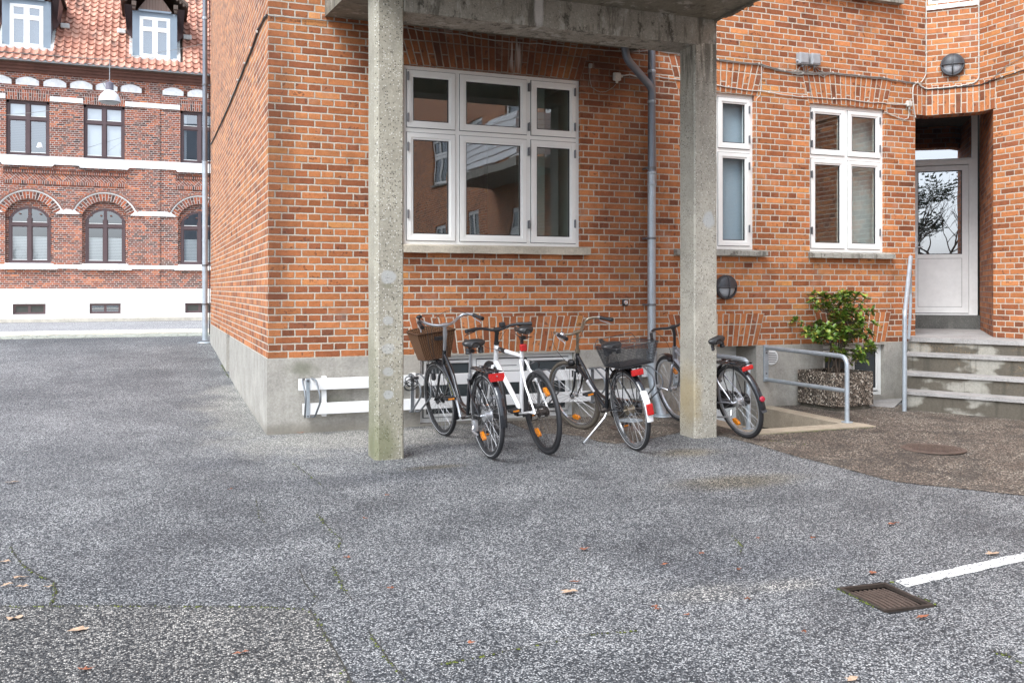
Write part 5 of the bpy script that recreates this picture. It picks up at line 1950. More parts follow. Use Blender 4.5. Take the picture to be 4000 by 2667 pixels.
    for i, (x, y, r, tan) in enumerate(L):
        lb = MB()
        r *= .72 if tan else .9
        ph = rnd.uniform(0, 6.3)
        n = 11
        z = gz(x, y) + .008
        ring = []
        for q in range(n):
            a = 2 * pi * q / n
            rr = r * (.55 + .45 * abs(sin(a * 2.5 + ph))) * (1.25 if q % 2 else .8)
            ring.append(V(x + rr * cos(a + ph) * 1.15, y + rr * sin(a + ph) * .55, z + rnd.uniform(0, .012)))
        lb.mesh(ring + [V(x, y, z + .004)], [(q, (q + 1) % n, n) for q in range(n)])
        o = part('fallen_leaf', lb, 'dead_leaf_tan' if tan else 'dead_leaf_orange')
        sz = 'large' if r >= .034 else 'medium' if r >= .024 else 'tiny'
        wh = WHERE[i]
        tag(o, f"{sz} {'pale tan' if tan else 'rust orange'} leaf {wh}", 'leaf', 'dead leaves scattered on the asphalt')


# ================================================================== OPPOSITE BUILDING
YO = 24.777
FO = frame(V(0, YO, 0), V(1, 0, 0))


def build_opposite():
    B = thing('terraced_house', 'dark red brick house across the street with white bands, arched windows and a tiled roof', 'house', (0, YO, .45))
    fp = lambda u, v, d=0: V(u, YO + d, v)
    lows = [-6.93, -4.69, -2.445, .53, 2.78]
    ups = [-7.0, -4.735, -2.475, .53, 2.8]
    X0, X1 = -14, 10
    hl = [(c - .70, 2.15, c + .70, 3.78) for c in lows]
    hu = [(c - .625, 5.63, c + .625, 7.41) for c in ups]
    crown = 4.24
    mb = MB()
    ext = [(a, b, c, crown) for a, b, c, d in hl]
    wall(mb, fp, X0, X1, 1.32, 8.62, ext + hu, voff=1.32)
    # arch fill above the low windows
    SEG = 14
    for c in lows:
        def az(x):
            hw, rise = .70, crown - 3.78
            r = (hw * hw + rise * rise) / (2 * rise)
            return crown - r + sqrt(max(0, r * r - (x - c) ** 2))
        for i in range(SEG):
            a, b = c - .70 + 1.4 * i / SEG, c - .70 + 1.4 * (i + 1) / SEG
            q = [(a, az(a)), (b, az(b)), (b, crown), (a, crown)]
            mb.face([fp(*p) for p in q], [(p[0], p[1] - 1.32) for p in q])
            mb.face([fp(a, az(a)), fp(a, az(a), .16), fp(b, az(b), .16), fp(b, az(b))], [(0, a), (.16, a), (.16, b), (0, b)])
    for h in hl:
        reveal(mb, fp, h, .16, 1.32, 'lr')
    for h in hu:
        reveal(mb, fp, h, .12, 1.32, 'lrt')
    part('wall', mb, 'brick_dark', B)
    # arch rings
    for c in lows:
        mb, m2, m3 = MB(), MB(), MB()
        hw, rise = .70, crown - 3.78
        r = (hw * hw + rise * rise) / (2 * rise)
        zc = crown - r
        a0 = atan2(3.78 - zc, hw)
        N = 22
        for i in range(N):
            a, b = a0 + (pi - 2 * a0) * i / N, a0 + (pi - 2 * a0) * (i + 1) / N
            P = lambda t, rr, d: V(c + rr * cos(t), YO + d, zc + rr * sin(t))
            mb.face([P(b, r, -.02), P(a, r, -.02), P(a, r + .25, -.02), P(b, r + .25, -.02)], [(i * CH + CH, 0), (i * CH, 0), (i * CH, .25), (i * CH + CH, .25)])
            mb.face([P(b, r, -.02), P(b, r, .02), P(a, r, .02), P(a, r, -.02)], [(i * CH + CH, 0), (i * CH + CH, .02), (i * CH, .02), (i * CH, 0)])
            m2.face([P(b, r + .25, -.03), P(a, r + .25, -.03), P(a, r + .285, -.05), P(b, r + .285, -.05)])
            m3.face([P(b, r + .30, -.06), P(a, r + .30, -.06), P(a, r + .365, -.06), P(b, r + .365, -.06)], [(.02, i * .3), (.02, (i + 1) * .3), (.062, (i + 1) * .3), (.062, i * .3)])
            m3.face([P(a, r + .30, -.06), P(b, r + .30, -.06), P(b, r + .30, 0), P(a, r + .30, 0)], [(0, 0)] * 4)
        part('arch', mb, 'brick_dark_upright', B)
        part('arch_drip', m2, 'white_render', B)
        part('arch_hood', m3, 'brick_dark', B)
    # plinth with cellar openings
    mb = MB()
    cel = [(c - .475, .50, c + .475, .84) for c in (-6.93, -4.69, -2.445, .53)]
    wall(mb, lambda u, v: V(u, YO - .06, v), X0, X1, .3, 1.07, cel)
    wall(mb, lambda u, v: V(u, YO - .04, v), X0, X1, 1.085, 1.32, [])
    mb.face([V(X0, YO - .04, 1.085), V(X1, YO - .04, 1.085), V(X1, YO - .08, 1.07), V(X0, YO - .08, 1.07)])
    mb.face([V(X0, YO - .08, 1.07), V(X1, YO - .08, 1.07), V(X1, YO - .06, 1.065), V(X0, YO - .06, 1.065)])
    mb.face([V(X0, YO - .04, 1.32), V(X1, YO - .04, 1.32), V(X1, YO, 1.33), V(X0, YO, 1.33)])
    for h in cel:
        reveal(mb, lambda u, v, d=0: V(u, YO - .06 + d, v), h, .12)
    part('plinth', mb, 'white_render', B)
    for i, c in enumerate((-6.93, -4.69, -2.445, .53)):
        mb = MB()
        y = YO + .0
        a, b, z0, z1 = c - .475, c + .475, .50, .84
        for q in ((a, z0, a + .07, z1), (b - .07, z0, b, z1), (a + .07, z1 - .07, b - .07, z1), (a + .07, z0, b - .07, z0 + .07), (c - .04, z0 + .07, c + .04, z1 - .07)):
            mb.box((q[0], y, q[1]), (q[2], y + .05, q[3]))
        f = part('cellar_window', mb, 'window_brown', B)
        mb = MB()
        mb.box((a + .07, y + .02, z0 + .07), (b - .07, y + .03, z1 - .07))
        part('pane', mb, 'interior_dark' if i != 2 else 'glass_far', f)
    # pilaster strip
    mb = MB()
    for (za, zb) in ((1.32, 8.0),):
        g = lambda u, v, d=0: V(u, YO - .035 + d, v)
        wall(mb, g, -1.23, -.75, za, zb, [], 1.32)
        mb.face([g(-1.23, za), g(-1.23, zb), g(-1.23, zb, .035), g(-1.23, za, .035)], [(0, za), (0, zb), (.03, zb), (.03, za)])
        mb.face([g(-.75, za), g(-.75, zb), g(-.75, zb, .035), g(-.75, za, .035)], [(0, za), (0, zb), (.03, zb), (.03, za)])
    part('pilaster', mb, 'brick_dark', B)
    # white bands
    mb = MB()
    mb.box((X0, YO - .055, 1.985), (X1, YO, 2.11))
    part('white_band', mb, 'white_render', B)
    for c in lows:
        mb = MB()
        mb.box((c - .82, YO - .12, 1.955), (c + .82, YO - .055, 2.035))
        mb.box((c - .70, YO - .055, 2.11), (c + .70, YO + .15, 2.155))
        part('sill', mb, 'white_render', B)
    mb = MB()
    mb.box((X0, YO - .055, 5.37), (X1, YO, 5.63))
    part('white_band', mb, 'white_render', B)
    for c in ups:
        mb = MB()
        m = [(c - .78, 5.38), (c - .72, 5.30), (c + .72, 5.30), (c + .78, 5.38)]
        mb.xprism(m, FO, -.10, -.055)
        part('sill', mb, 'white_render', B)
    for a, b in zip(lows, lows[1:]):
        mb = MB()
        p = [(a + .755, 3.775), (b - .755, 3.775), (b - .95, 3.935), (a + .95, 3.935)]
        mb.xprism(p, FO, -.05, 0)
        part('white_band', mb, 'white_render', B)
    mb = MB()
    for i in range(80):
        x = X0 + i * .3
        mb.box((x, YO - .03, 3.735), (x + .06, YO, 3.77))
        mb.box((x, YO - .035, 3.945), (x + .07, YO, 3.985))
    part('dentils', mb, 'brick_plain', B)
    for a, b in zip([X0] + ups, ups + [X1]):
        mb = MB()
        mb.box((a + .64 if a != X0 else X0, YO - .05, 7.425), (b - .64 if b != X1 else X1, YO, 7.585))
        part('white_band', mb, 'white_render', B)
    for c in ups:
        mb = MB()
        flat_arch(mb, FO, c - .635, c + .635, 7.41, 7.74, .03, .0, .02)
        part('lintel', mb, 'brick_dark_upright', B)
    # decorative brick panels under the upper sills
    for (a, b) in ((-8.4, -5.75), (-5.45, -1.78), (-.25, 3.6)):
        mb = MB()
        y = YO - .012
        for z0, z1 in ((5.065, 5.17), (4.72, 4.835)):
            n = int((b - a) / CH)
            mb.face([V(a, y - .01, z0), V(b, y - .01, z0), V(b, y - .01, z1), V(a, y - .01, z1)], [(0, .125), (n * CH, .125), (n * CH, .235), (0, .235)])
        part('soldier_course', mb, 'brick_dark_upright', B)
        mb = MB()
        mb.face([V(a, y, 4.835), V(b, y, 4.835), V(b, y, 5.065), V(a, y, 5.065)], [(a, 0), (b, 0), (b, .23), (a, .23)])
        part('herringbone_panel', mb, 'brick_herringbone', B)
        mb = MB()
        for z in (5.17, 5.062):
            mb.box((a, YO - .045, z), (b, YO - .005, z + .022))
        part('ledge', mb, 'brick_plain', B)
    # blind arches under the eaves
    cs = [-8.7, -7.9, -7.1, -6.33, -5.54, -4.75, -3.95, -3.17, -2.41, -1.66, -.33, .47, 1.27, 2.07]
    for c in cs:
        mb, ribs = MB(), MB()
        hw, rise, zb = .335, .12, 8.05
        r = (hw * hw + rise * rise) / (2 * rise)
        pts = [(c - hw, 7.905), (c + hw, 7.905)]
        for i in range(9):
            x = c + hw - 2 * hw * i / 8
            pts.append((x, zb + rise - r + sqrt(max(0, r * r - (x - c) ** 2))))
        mb.xprism(pts, FO, -.012, 0.0)
        for k in range(4):
            ribs.box((c + hw + .01, YO - .03, 7.92 + k * .045), (c + hw + .11, YO, 7.94 + k * .045))
        ba = part('blind_arch', mb, 'white_render', B)
        part('ribs', ribs, 'brick_plain', ba)
    mb = MB()
    for (z0, z1, d) in ((8.30, 8.40, .06), (8.40, 8.50, .12), (8.50, 8.60, .20)):
        mb.box((X0, YO - d, z0), (X1, YO, z1))
    part('eaves_corbel', mb, 'brick_plain', B)

    # windows
    def owin(c, z0, z1, hw, arch, kind, y):
        """brown casement with central mullion and transom; arch = rise of the head"""
        if arch:
            mb = MB()
            HW, CR, SP = .72, 4.26, 3.78
            R1 = (.70 ** 2 + .46 ** 2) / (2 * .46)
            r = (hw * hw + arch * arch) / (2 * arch)
            n = 12
            yy = y + .012
            for i in range(n):
                a, b = -hw + 2 * hw * i / n, -hw + 2 * hw * (i + 1) / n
                lo = lambda x: z1 - r + sqrt(max(0, r * r - x * x)) - .004
                mb.face([V(c + a, yy, lo(a)), V(c + b, yy, lo(b)), V(c + b, yy, 4.34), V(c + a, yy, 4.34)], [(c + a, lo(a)), (c + b, lo(b)), (c + b, 4.34), (c + a, 4.34)])
            for s in (-1, 1):
                xa, xb = sorted((c + s * (hw - .004), c + s * .74))
                mb.face([V(xa, yy, z0 - .05), V(xb, yy, z0 - .05), V(xb, yy, 4.34), V(xa, yy, 4.34)], [(xa, z0), (xb, z0), (xb, 4.34), (xa, 4.34)])
            part('inner_reveal', mb, 'brick_dark', B)
        mb = MB()
        w = .075
        zt = z1 - arch
        if arch:
            r = (hw * hw + arch * arch) / (2 * arch)
            top = lambda x, o=0: z1 - r + sqrt(max(0, (r - o) ** 2 - (x - c) ** 2))
        else:
            top = lambda x, o=0: z1 - o
        mb.box((c - hw, y, z0), (c - hw + w, y + .07, zt)).box((c + hw - w, y, z0), (c + hw, y + .07, zt)).box((c - hw + w, y, z0), (c + hw - w, y + .07, z0 + w))
        n = 12
        for i in range(n):
            a, b = c - hw + 2 * hw * i / n, c - hw + 2 * hw * (i + 1) / n
            q = lambda x: max(top(min(max(x, c - hw + w * .9), c + hw - w * .9), w), z0)
            mb.face([V(a, y, q(a)), V(b, y, q(b)), V(b, y, top(b)), V(a, y, top(a))])
            mb.face([V(a, y, q(a)), V(b, y, q(b)), V(b, y + .07, q(b)), V(a, y + .07, q(a))])
        ztr = z0 + (z1 - z0) * .655
        mb.box((c - .05, y - .015, z0 + w), (c + .05, y + .07, top(c, w) + .01))
        mb.box((c - hw + w, y - .01, ztr), (c - .05, y + .07, ztr + .09)).box((c + .05, y - .01, ztr), (c + hw - w, y + .07, ztr + .09))
        f = part('window', mb, 'window_brown', B)
        # sash rims
        mb = MB()
        for s in (-1, 1):
            xa, xb = (c - hw + w, c - .05) if s < 0 else (c + .05, c + hw - w)
            for (p, q, hh) in ((z0 + w, ztr, 0), (ztr + .09, top(c, w) if not arch else zt + .02, 1)):
                g = .035
                mb.box((xa, y + .015, p), (xa + g, y + .05, q)).box((xb - g, y + .015, p), (xb, y + .05, q)).box((xa + g, y + .015, p), (xb - g, y + .05, p + g))
                if not (arch and hh):
                    mb.box((xa + g, y + .015, q - g), (xb - g, y + .05, q))
        part('sash', mb, 'window_brown', f)
        mb = MB()
        for s in (-1, 1):
            xa, xb = (c - hw + w + .03, c - .08) if s < 0 else (c + .08, c + hw - w - .03)
            for p in (z0 + w + .03, ztr + .12):
                mb.box((xa, y + .008, p), (xb, y + .02, p + .018))
        part('putty', mb, 'frame_white', f)
        mb = MB()
        n = 12
        for i in range(n):
            a, b = c - hw + .02 + (2 * hw - .04) * i / n, c - hw + .02 + (2 * hw - .04) * (i + 1) / n
            mb.face([V(a, y + .03, z0 + .02), V(b, y + .03, z0 + .02), V(b, y + .03, top(b) - .01), V(a, y + .03, top(a) - .01)])
        part('pane', mb, 'glass_far', f)
        mb = MB()
        mb.box((c - hw - .3, y + .9, z0 - .3), (c + hw + .3, y + .95, z1 + .4))
        mb.box((c - hw - .3, y + .10, z0 - .3), (c - hw - .25, y + .9, z1 + .4)).box((c + hw + .25, y + .10, z0 - .3), (c + hw + .3, y + .9, z1 + .4))
        mb.box((c - hw - .3, y + .10, z1 + .35), (c + hw + .3, y + .9, z1 + .4)).box((c - hw - .3, y + .10, z0 - .35), (c + hw + .3, y + .9, z0 - .3))
        part('room', mb, 'interior_dark', B)
        if kind == 'pleat':
            mb = MB()
            mb.box((c - hw + .05, y + .085, z0 + .05), (c + hw - .05, y + .09, z0 + (z1 - z0) * .47))
            part('blind', mb, 'pleated_blind', f)
        if kind == 'slats':
            mb = MB()
            mb.box((c - hw + .05, y + .085, z0 + .05), (c + hw - .05, y + .09, ztr + .05))
            part('blind', mb, 'slat_blind', f)
            mb = MB()
            mb.lathe([(0, .10), (.02, .105), (.17, .06), (.17, .05)], V(c + .33, y + .075, z0 + .28), V(0, 0, 1), 14)
            part('lamp_shade', mb, 'lamp_shade_white', f)
        if kind in ('white', 'slats'):
            mb = MB()
            zz = z0 + .05 if kind == 'white' else ztr + .08
            mb.box((c - hw + .05, y + .095, zz), (c + hw - .05, y + .10, z1 - .04))
            part('curtain', mb, 'curtain', f)
        if kind == 'plant':
            mb = MB()
            mb.box((c - hw + .12, y + .15, z0 + .05), (c - hw + .2, y + .16, z1 - .1))
            part('curtain', mb, 'curtain', f)
    for i, c in enumerate(lows):
        owin(c, 2.155, 4.0, .61, .40, 'pleat', YO + .10)
    for i, c in enumerate(ups):
        owin(c, 5.63, 7.40, .62, 0, ['white', 'slats', 'white', 'plant', 'white'][i], YO + .07)

    # gutter
    mb = MB()
    n = 10
    prof = [(-.055 * cos(pi * i / n), -.055 * sin(pi * i / n)) for i in range(n + 1)]
    for i in range(n):
        (y0, z0), (y1, z1) = prof[i], prof[i + 1]
        yy = YO - .36
        mb.face([V(X0, yy + y0, 8.655 + z0), V(X1, yy + y0, 8.655 + z0), V(X1, yy + y1, 8.655 + z1), V(X0, yy + y1, 8.655 + z1)])
    mb.tube([V(X0, YO - .415, 8.655), V(X1, YO - .415, 8.655)], .012, 6)
    part('roof_gutter', mb, 'galvanised', B, smooth=True)
    mb = MB()
    mb.box((X0, YO - .31, 8.59), (X1, YO, 8.615))
    part('eaves_board', mb, 'wood_brown', B)

    # pantile roof: real rolled tiles on a 45 degree slope
    ye, ze = YO - .40, 8.64
    pitch, expo = .235, .31
    sn = sin(radians(45))
    xa, xb = -8.0, 2.2
    nt = int((xb - xa) / pitch)
    sub = 8
    rnd = random.Random(8)
    dorm = [(-4.80, 9.17, .80), (-.905, 9.17, .80)]
    mb = MB()
    nrows = 17
    for r in range(nrows):
        for t in range(nt):
            xm = xa + (t + .5) * pitch
            jit = rnd.uniform(-.006, .006)
            s0, s1 = r * expo - .03, r * expo + expo + .02
            ym = ye + (s0 + s1) / 2 * sn
            zm = ze + (s0 + s1) / 2 * sn
            if any(abs(xm - c) < hw and zm > z and ym < YO + 1.9 + (.0) for c, z, hw in dorm):
                continue
            cols = []
            for k in range(sub + 1):
                f = k / sub
                x = xa + (t + f) * pitch
                # S-shaped section: roll on the left third, shallow pan on the right
                h = .055 * (sin(pi * f / .42) if f < .42 else -.45 * sin(pi * (f - .42) / .58)) + jit
                cols.append((x, h))
            base = [(x, ye + s0 * sn - (h + .045) * sn, ze + s0 * sn + (h + .045) * sn) for x, h in cols]
            topp = [(x, ye + s1 * sn - h * sn, ze + s1 * sn + h * sn) for x, h in cols]
            lip = [(x, ye + s0 * sn - (h + .018) * sn, ze + s0 * sn + (h + .018) * sn) for x, h in cols]
            uvc = [(t + .5, r + .5)] * 4
            for k in range(sub):
                mb.face([base[k], base[k + 1], topp[k + 1], topp[k]], uvc)
                mb.face([lip[k], lip[k + 1], base[k + 1], base[k]], uvc)
    part('roof', mb, 'roof_tile', B, smooth=True, angle=50)
    mb = MB()
    mb.face([V(X0, ye + .06, ze - .03), V(X1, ye + .06, ze - .03), V(X1, ye + 4.6, ze + 4.5), V(X0, ye + 4.6, ze + 4.5)])
    part('roof_underlay', mb, 'wood_brown', B)
    # dormers
    for (c, z, hw0) in dorm:
        y = YO + .25
        hw, zt = .71, 10.74
        win = (c - .485, 9.20, c + .485, 10.57)
        mb = MB()
        wall(mb, lambda u, v: V(u, y, v), c - hw, c + hw, z - .02, zt, [win])
        reveal(mb, lambda u, v, d=0: V(u, y + d, v), win, .06)
        for s in (-1, 1):
            mb.face([V(c + s * hw, y, z - .1), V(c + s * hw, y + 1.7, z - .1 + 1.7), V(c + s * hw, y + 1.7, zt + .3), V(c + s * hw, y, zt)])
        d = part('dormer', mb, 'zinc_cladding', B)
        # gable
        mb = MB()
        zg = 10.78
        mb.xprism([(c - .55, zg), (c + .55, zg), (c + .30, zg + .34), (c, zg + .68), (c - .30, zg + .34)], frame(V(0, y, 0), V(1, 0, 0)), -.03, .03)
        part('gable', mb, 'boards_brown', d)
        mb = MB()
        mb.box((c - .52, y - .07, zg - .05), (c + .52, y + .02, zg + .01))
        part('drip_rail', mb, 'zinc_cladding', d)
        mb = MB()
        for s in (-1, 1):
            # rake board and bracket
            a, b = V(c + s * 1.04, y - .32, 10.93), V(c, y - .32, 11.78)
            o = V(-s * .0, 0, .09)
            mb.mesh([a, b, b + V(0, 0, .15), a + V(0, 0, .10), a + V(0, .04, 0), b + V(0, .04, 0), b + V(0, .04, .15), a + V(0, .04, .10)], [(0, 1, 2, 3), (4, 7, 6, 5), (0, 4, 5, 1), (3, 2, 6, 7), (0, 3, 7, 4)])
            mb.box((c + s * .66 - .07, y - .30, 10.84), (c + s * .66 + .07, y - .02, 10.98))
            mb.box((c + s * .66 - .05, y - .25, 10.74), (c + s * .66 + .05, y - .02, 10.84))
            for k in range(4):
                q = a.lerp(b, .12 + .1 * k)
                mb.box((q.x - .03, y - .31, q.z - .07), (q.x + .03, y - .22, q.z))
        part('rake_board', mb, 'wood_brown', d)
        # dormer roof
        mb = MB()
        for s in (-1, 1):
            a, b = V(c + s * 1.07, y - .36, 10.96), V(c, y - .36, 11.84)
            e = V(0, 2.6, 0)
            mb.mesh([a, b, b + e, a + e, a + V(0, 0, .1), b + V(0, 0, .1), b + e + V(0, 0, .1), a + e + V(0, 0, .1)], [(0, 1, 2, 3), (4, 7, 6, 5), (0, 4, 5, 1), (0, 3, 7, 4)])
        part('dormer_roof', mb, 'wood_brown', d)
        # dark side boards hanging under the eaves
        for s in (-1, 1):
            mb = MB()
            mb.mesh([V(c + s * .98, y - .1, 10.93), V(c + s * .90, y - .0, 10.2), V(c + s * .90, y + .9, 10.2), V(c + s * .98, y + 1.2, 10.93)], [(0, 1, 2, 3)])
            mb.mesh([V(c + s * .72, y + .10, 10.95), V(c + s * .97, y + .10, 10.95), V(c + s * .90, y + .5, 10.1), V(c + s * .72, y + .5, 9.9)], [(0, 1, 2, 3)])
            part('side_board', mb, 'window_brown', d)
        # lime mortar flashing
        mb = MB()
        n = 14
        for i in range(n):
            a, b = c - hw - .1 + (2 * hw + .2) * i / n, c - hw - .1 + (2 * hw + .2) * (i + 1) / n
            k0, k1 = rnd.uniform(.06, .12), rnd.uniform(.06, .12)
            mb.box((a, y - .16, z - .12), (b, y - .02, z + rnd.uniform(-.02, .03)))
        for s in (-1, 1):
            for i in range(8):
                t = i / 8 * .8
                xx = c + s * (hw + .05)
                mb.box((xx - .055, y + t - .05, z + t + .0), (xx + .055, y + t + .10, z + t + .16))
            xx = c + s * (hw + .36)
            mb.bbox((xx - .14, y + .68, z + .93), (xx + .14, y + .86, z + 1.10), .03)
        part('lime_flashing', mb, 'lime_mortar', d)
        fr = frame(V(0, y, 0), V(1, 0, 0))
        a, b, e, f_ = win
        zs = b + .88
        window(d, fr, a, b, e, f_, [(a + .05, b + .05, c - .03, zs), (c + .03, b + .05, e - .05, zs), (a + .05, zs + .05, c - .03, f_ - .05), (c + .03, zs + .05, e - .05, f_ - .05)], depth=.0, sw=.07, ow=.05, glass='glass_far', sash_d=.01) if False else None
        # one joined frame (part) with one pane mesh to stay within thing > part > sub-part
        mb = MB()
        for q in ((a, b, a + .11, f_), (e - .11, b, e, f_), (a + .11, b, e - .11, b + .11), (a + .11, f_ - .10, e - .11, f_), (c - .085, b + .11, c + .085, f_ - .10), (a + .11, zs, c - .085, zs + .15), (c + .085, zs, e - .11, zs + .15)):
            mb.box((q[0], y - .01, q[1]), (q[2], y + .05, q[3]))
        wf = part('dormer_window', mb, 'frame_white', B, label='white four pane dormer window')
        mb = MB()
        mb.box((a + .05, y + .02, b + .05), (e - .05, y + .03, f_ - .05))
        part('pane', mb, 'glass_far', wf)
        mb = MB()
        mb.box((a, y + .12, b), (e, y + .14, f_))
        part('curtain', mb, 'blind_grey', wf)


def build_lamp():
    c = V(-2.05, 18.2, 6.32)
    L = thing('street_lamp', 'white bell shaped street lamp hanging from wires across the street', 'street lamp', c)
    mb = MB()
    R = .27
    prof = [(0, R * 1.02), (.03, R), (.12, R * .93), (.20, R * .78), (.27, R * .50), (.31, R * .34)]
    mb.lathe(prof, c, V(0, 0, 1), 28, caps=False)
    part('lamp_shade', mb, 'lamp_shade_white', L, smooth=True)
    mb = MB()
    mb.lathe([(.30, .105), (.32, .10), (.50, .10), (.53, .06)], c, V(0, 0, 1), 18)
    part('neck', mb, 'lamp_neck', L, smooth=True)
    mb = MB()
    mb.lathe([(-.01, R * .96), (-.05, R * .7), (-.07, .02)], c, V(0, 0, 1), 24)
    part('diffuser', mb, 'grey_plastic', L, smooth=True)
    mb = MB()
    mb.tube([c + V(0, 0, .53), c + V(0, 0, 1.12)], .012, 6)
    mb.tube(fillet([c + V(-.09, 0, .35), c + V(-.17, 0, .5), c + V(-.05, 0, .57), c + V(0, 0, .58)], .05), .008, 6)
    part('rod', mb, 'grey_plastic', L)
    top = c + V(0, 0, 1.12)
    rnd = random.Random(3)
    for nm, a, b, lab in (('suspension_wire', top, V(-9, 11.6, 6.2), 'wire carrying the street lamp towards the left'), ('suspension_wire', top + V(0, 0, -.02), V(3.2, 24.2, 10.6), 'thin wire from the street lamp to the tiled roof'),
                          ('suspension_wire', V(-4.6, 18.0, 5.75), V(-1.9, 20.5, 7.0), 'thin slack wire left of the street lamp')):
        mb = MB()
        pts = [a.lerp(b, i / 16) + V(0, 0, -.12 * sin(pi * i / 16)) for i in range(17)]
        mb.tube(pts, .011 if nm and 'carrying' in lab else .006, 5)
        tag(part(nm, mb, 'cable_grey'), lab, 'wire', 'wires over the street')


def build_behind():
    """what the panes reflect: bare trees behind the photographer"""
    rnd = random.Random(17)

    def tree(base, h, label, leafy):
        T = thing('tree', label, 'tree', base, 'trees behind the yard')
        tr, lf = MB(), MB()

        def grow(p, d, L, r, lev):
            n = 4
            pts = [p]
            for i in range(n):
                d = (d + V(rnd.uniform(-.18, .18), rnd.uniform(-.18, .18), rnd.uniform(-.05, .12))).normalized()
                pts.append(pts[-1] + d * L / n)
            tr.tube(pts, [r * (1 - .35 * i / n) for i in range(n + 1)], 5 if lev else 8)
            if lev < 6:
                for k in range(3):
                    q = pts[rnd.randint(2, n)]
                    a = rnd.uniform(0, 2 * pi)
                    dd = (d + V(cos(a), sin(a), rnd.uniform(-.1, .35)) * rnd.uniform(.6, 1.1)).normalized()
                    grow(q, dd, L * rnd.uniform(.6, .78), r * .55, lev + 1)
            elif leafy:
                for k in range(3):
                    c = pts[-1] + V(rnd.uniform(-.3, .3), rnd.uniform(-.3, .3), rnd.uniform(-.3, .3))
                    s = rnd.uniform(.05, .12)
                    lf.face([c + V(-s, 0, 0), c + V(0, s, s * .5), c + V(s, 0, 0), c + V(0, -s, s)])
        grow(base, V(0, 0, 1), h * .28, h * .014, 0)
        part('trunk', tr, 'bark', T)
        if leafy:
            part('crown', lf, 'foliage_dark', T)
    tree(V(-15.5, -34, 0), 9, 'bare tree behind the yard, middle of the three', False)
    tree(V(-19.0, -34, 0), 10.5, 'bushy tree behind the yard, leftmost of the three', True)
    tree(V(-11.5, -36, 0), 8, 'bare tree behind the yard, rightmost of the three', False)


# ================================================================== BICYCLES
RW = 0.342


def arc(c, r, a0, a1, n):
    return [V(c[0] + r * cos(a0 + (a1 - a0) * i / n), c[1], c[2] + r * sin(a0 + (a1 - a0) * i / n)) for i in range(n + 1)]


class Bike:
    """local space: x forward, y left, z up, rear wheel contact at the origin"""

    def __init__(s, label, cat, pos, heading, lean, wb, steer, group):
        s.root = thing('bicycle', label, cat, pos, group)
        s.mat = Matrix.Rotation(radians(heading), 4, 'Z') @ Matrix.Rotation(-radians(lean), 4, 'X')
        s.wb = wb
        s.root.rotation_euler = s.mat.to_euler()
        # steering axis
        s.sa = V(wb - .055, 0, RW)
        s.sd = V(-.37, 0, 1).normalized()
        s.sm = Matrix.Translation(s.sa) @ Matrix.Rotation(radians(steer), 4, s.sd) @ Matrix.Translation(-s.sa)

    def P(s, name, mb, mat, parent=None, smooth=True, steer=False, label=None):
        if steer:
            mb.v = [s.sm @ v for v in mb.v]
        return part(name, mb, mat, parent or s.root, smooth=smooth, local=True, label=label, angle=40)

    def ax(s, z):
        """point on the steering axis at height z"""
        return s.sa + s.sd * ((z - RW) / s.sd.z)


def spokes(mb, c, rr, rh, hw, n=36, cross=3):
    for i in range(n):
        side = 1 if i % 2 else -1
        a = 2 * pi * i / n
        b = a + (1 if (i // 2) % 2 else -1) * 2 * pi * cross * 2 / n
        p = V(c[0] + rh * cos(b), c[1] + side * hw, c[2] + rh * sin(b))
        q = V(c[0] + rr * cos(a), c[1] + side * .004, c[2] + rr * sin(a))
        mb.tube([p, q], .00135, 4, caps=False)


def ringmesh(mb, c, r, prof, n=56):
    """revolve a closed section prof [(dr, dy)] about the axle"""
    m = len(prof)
    i0 = len(mb.v)
    for i in range(n):
        a = 2 * pi * i / n
        for dr, dy in prof:
            mb.v.append(V(c[0] + (r + dr) * cos(a), c[1] + dy, c[2] + (r + dr) * sin(a)))
    for i in range(n):
        for k in range(m):
            mb.f.append((i0 + i * m + k, i0 + i * m + (k + 1) % m, i0 + ((i + 1) % n) * m + (k + 1) % m, i0 + ((i + 1) % n) * m + k))
            mb.uvs.append(None)
            mb.mi.append(mb.cur)


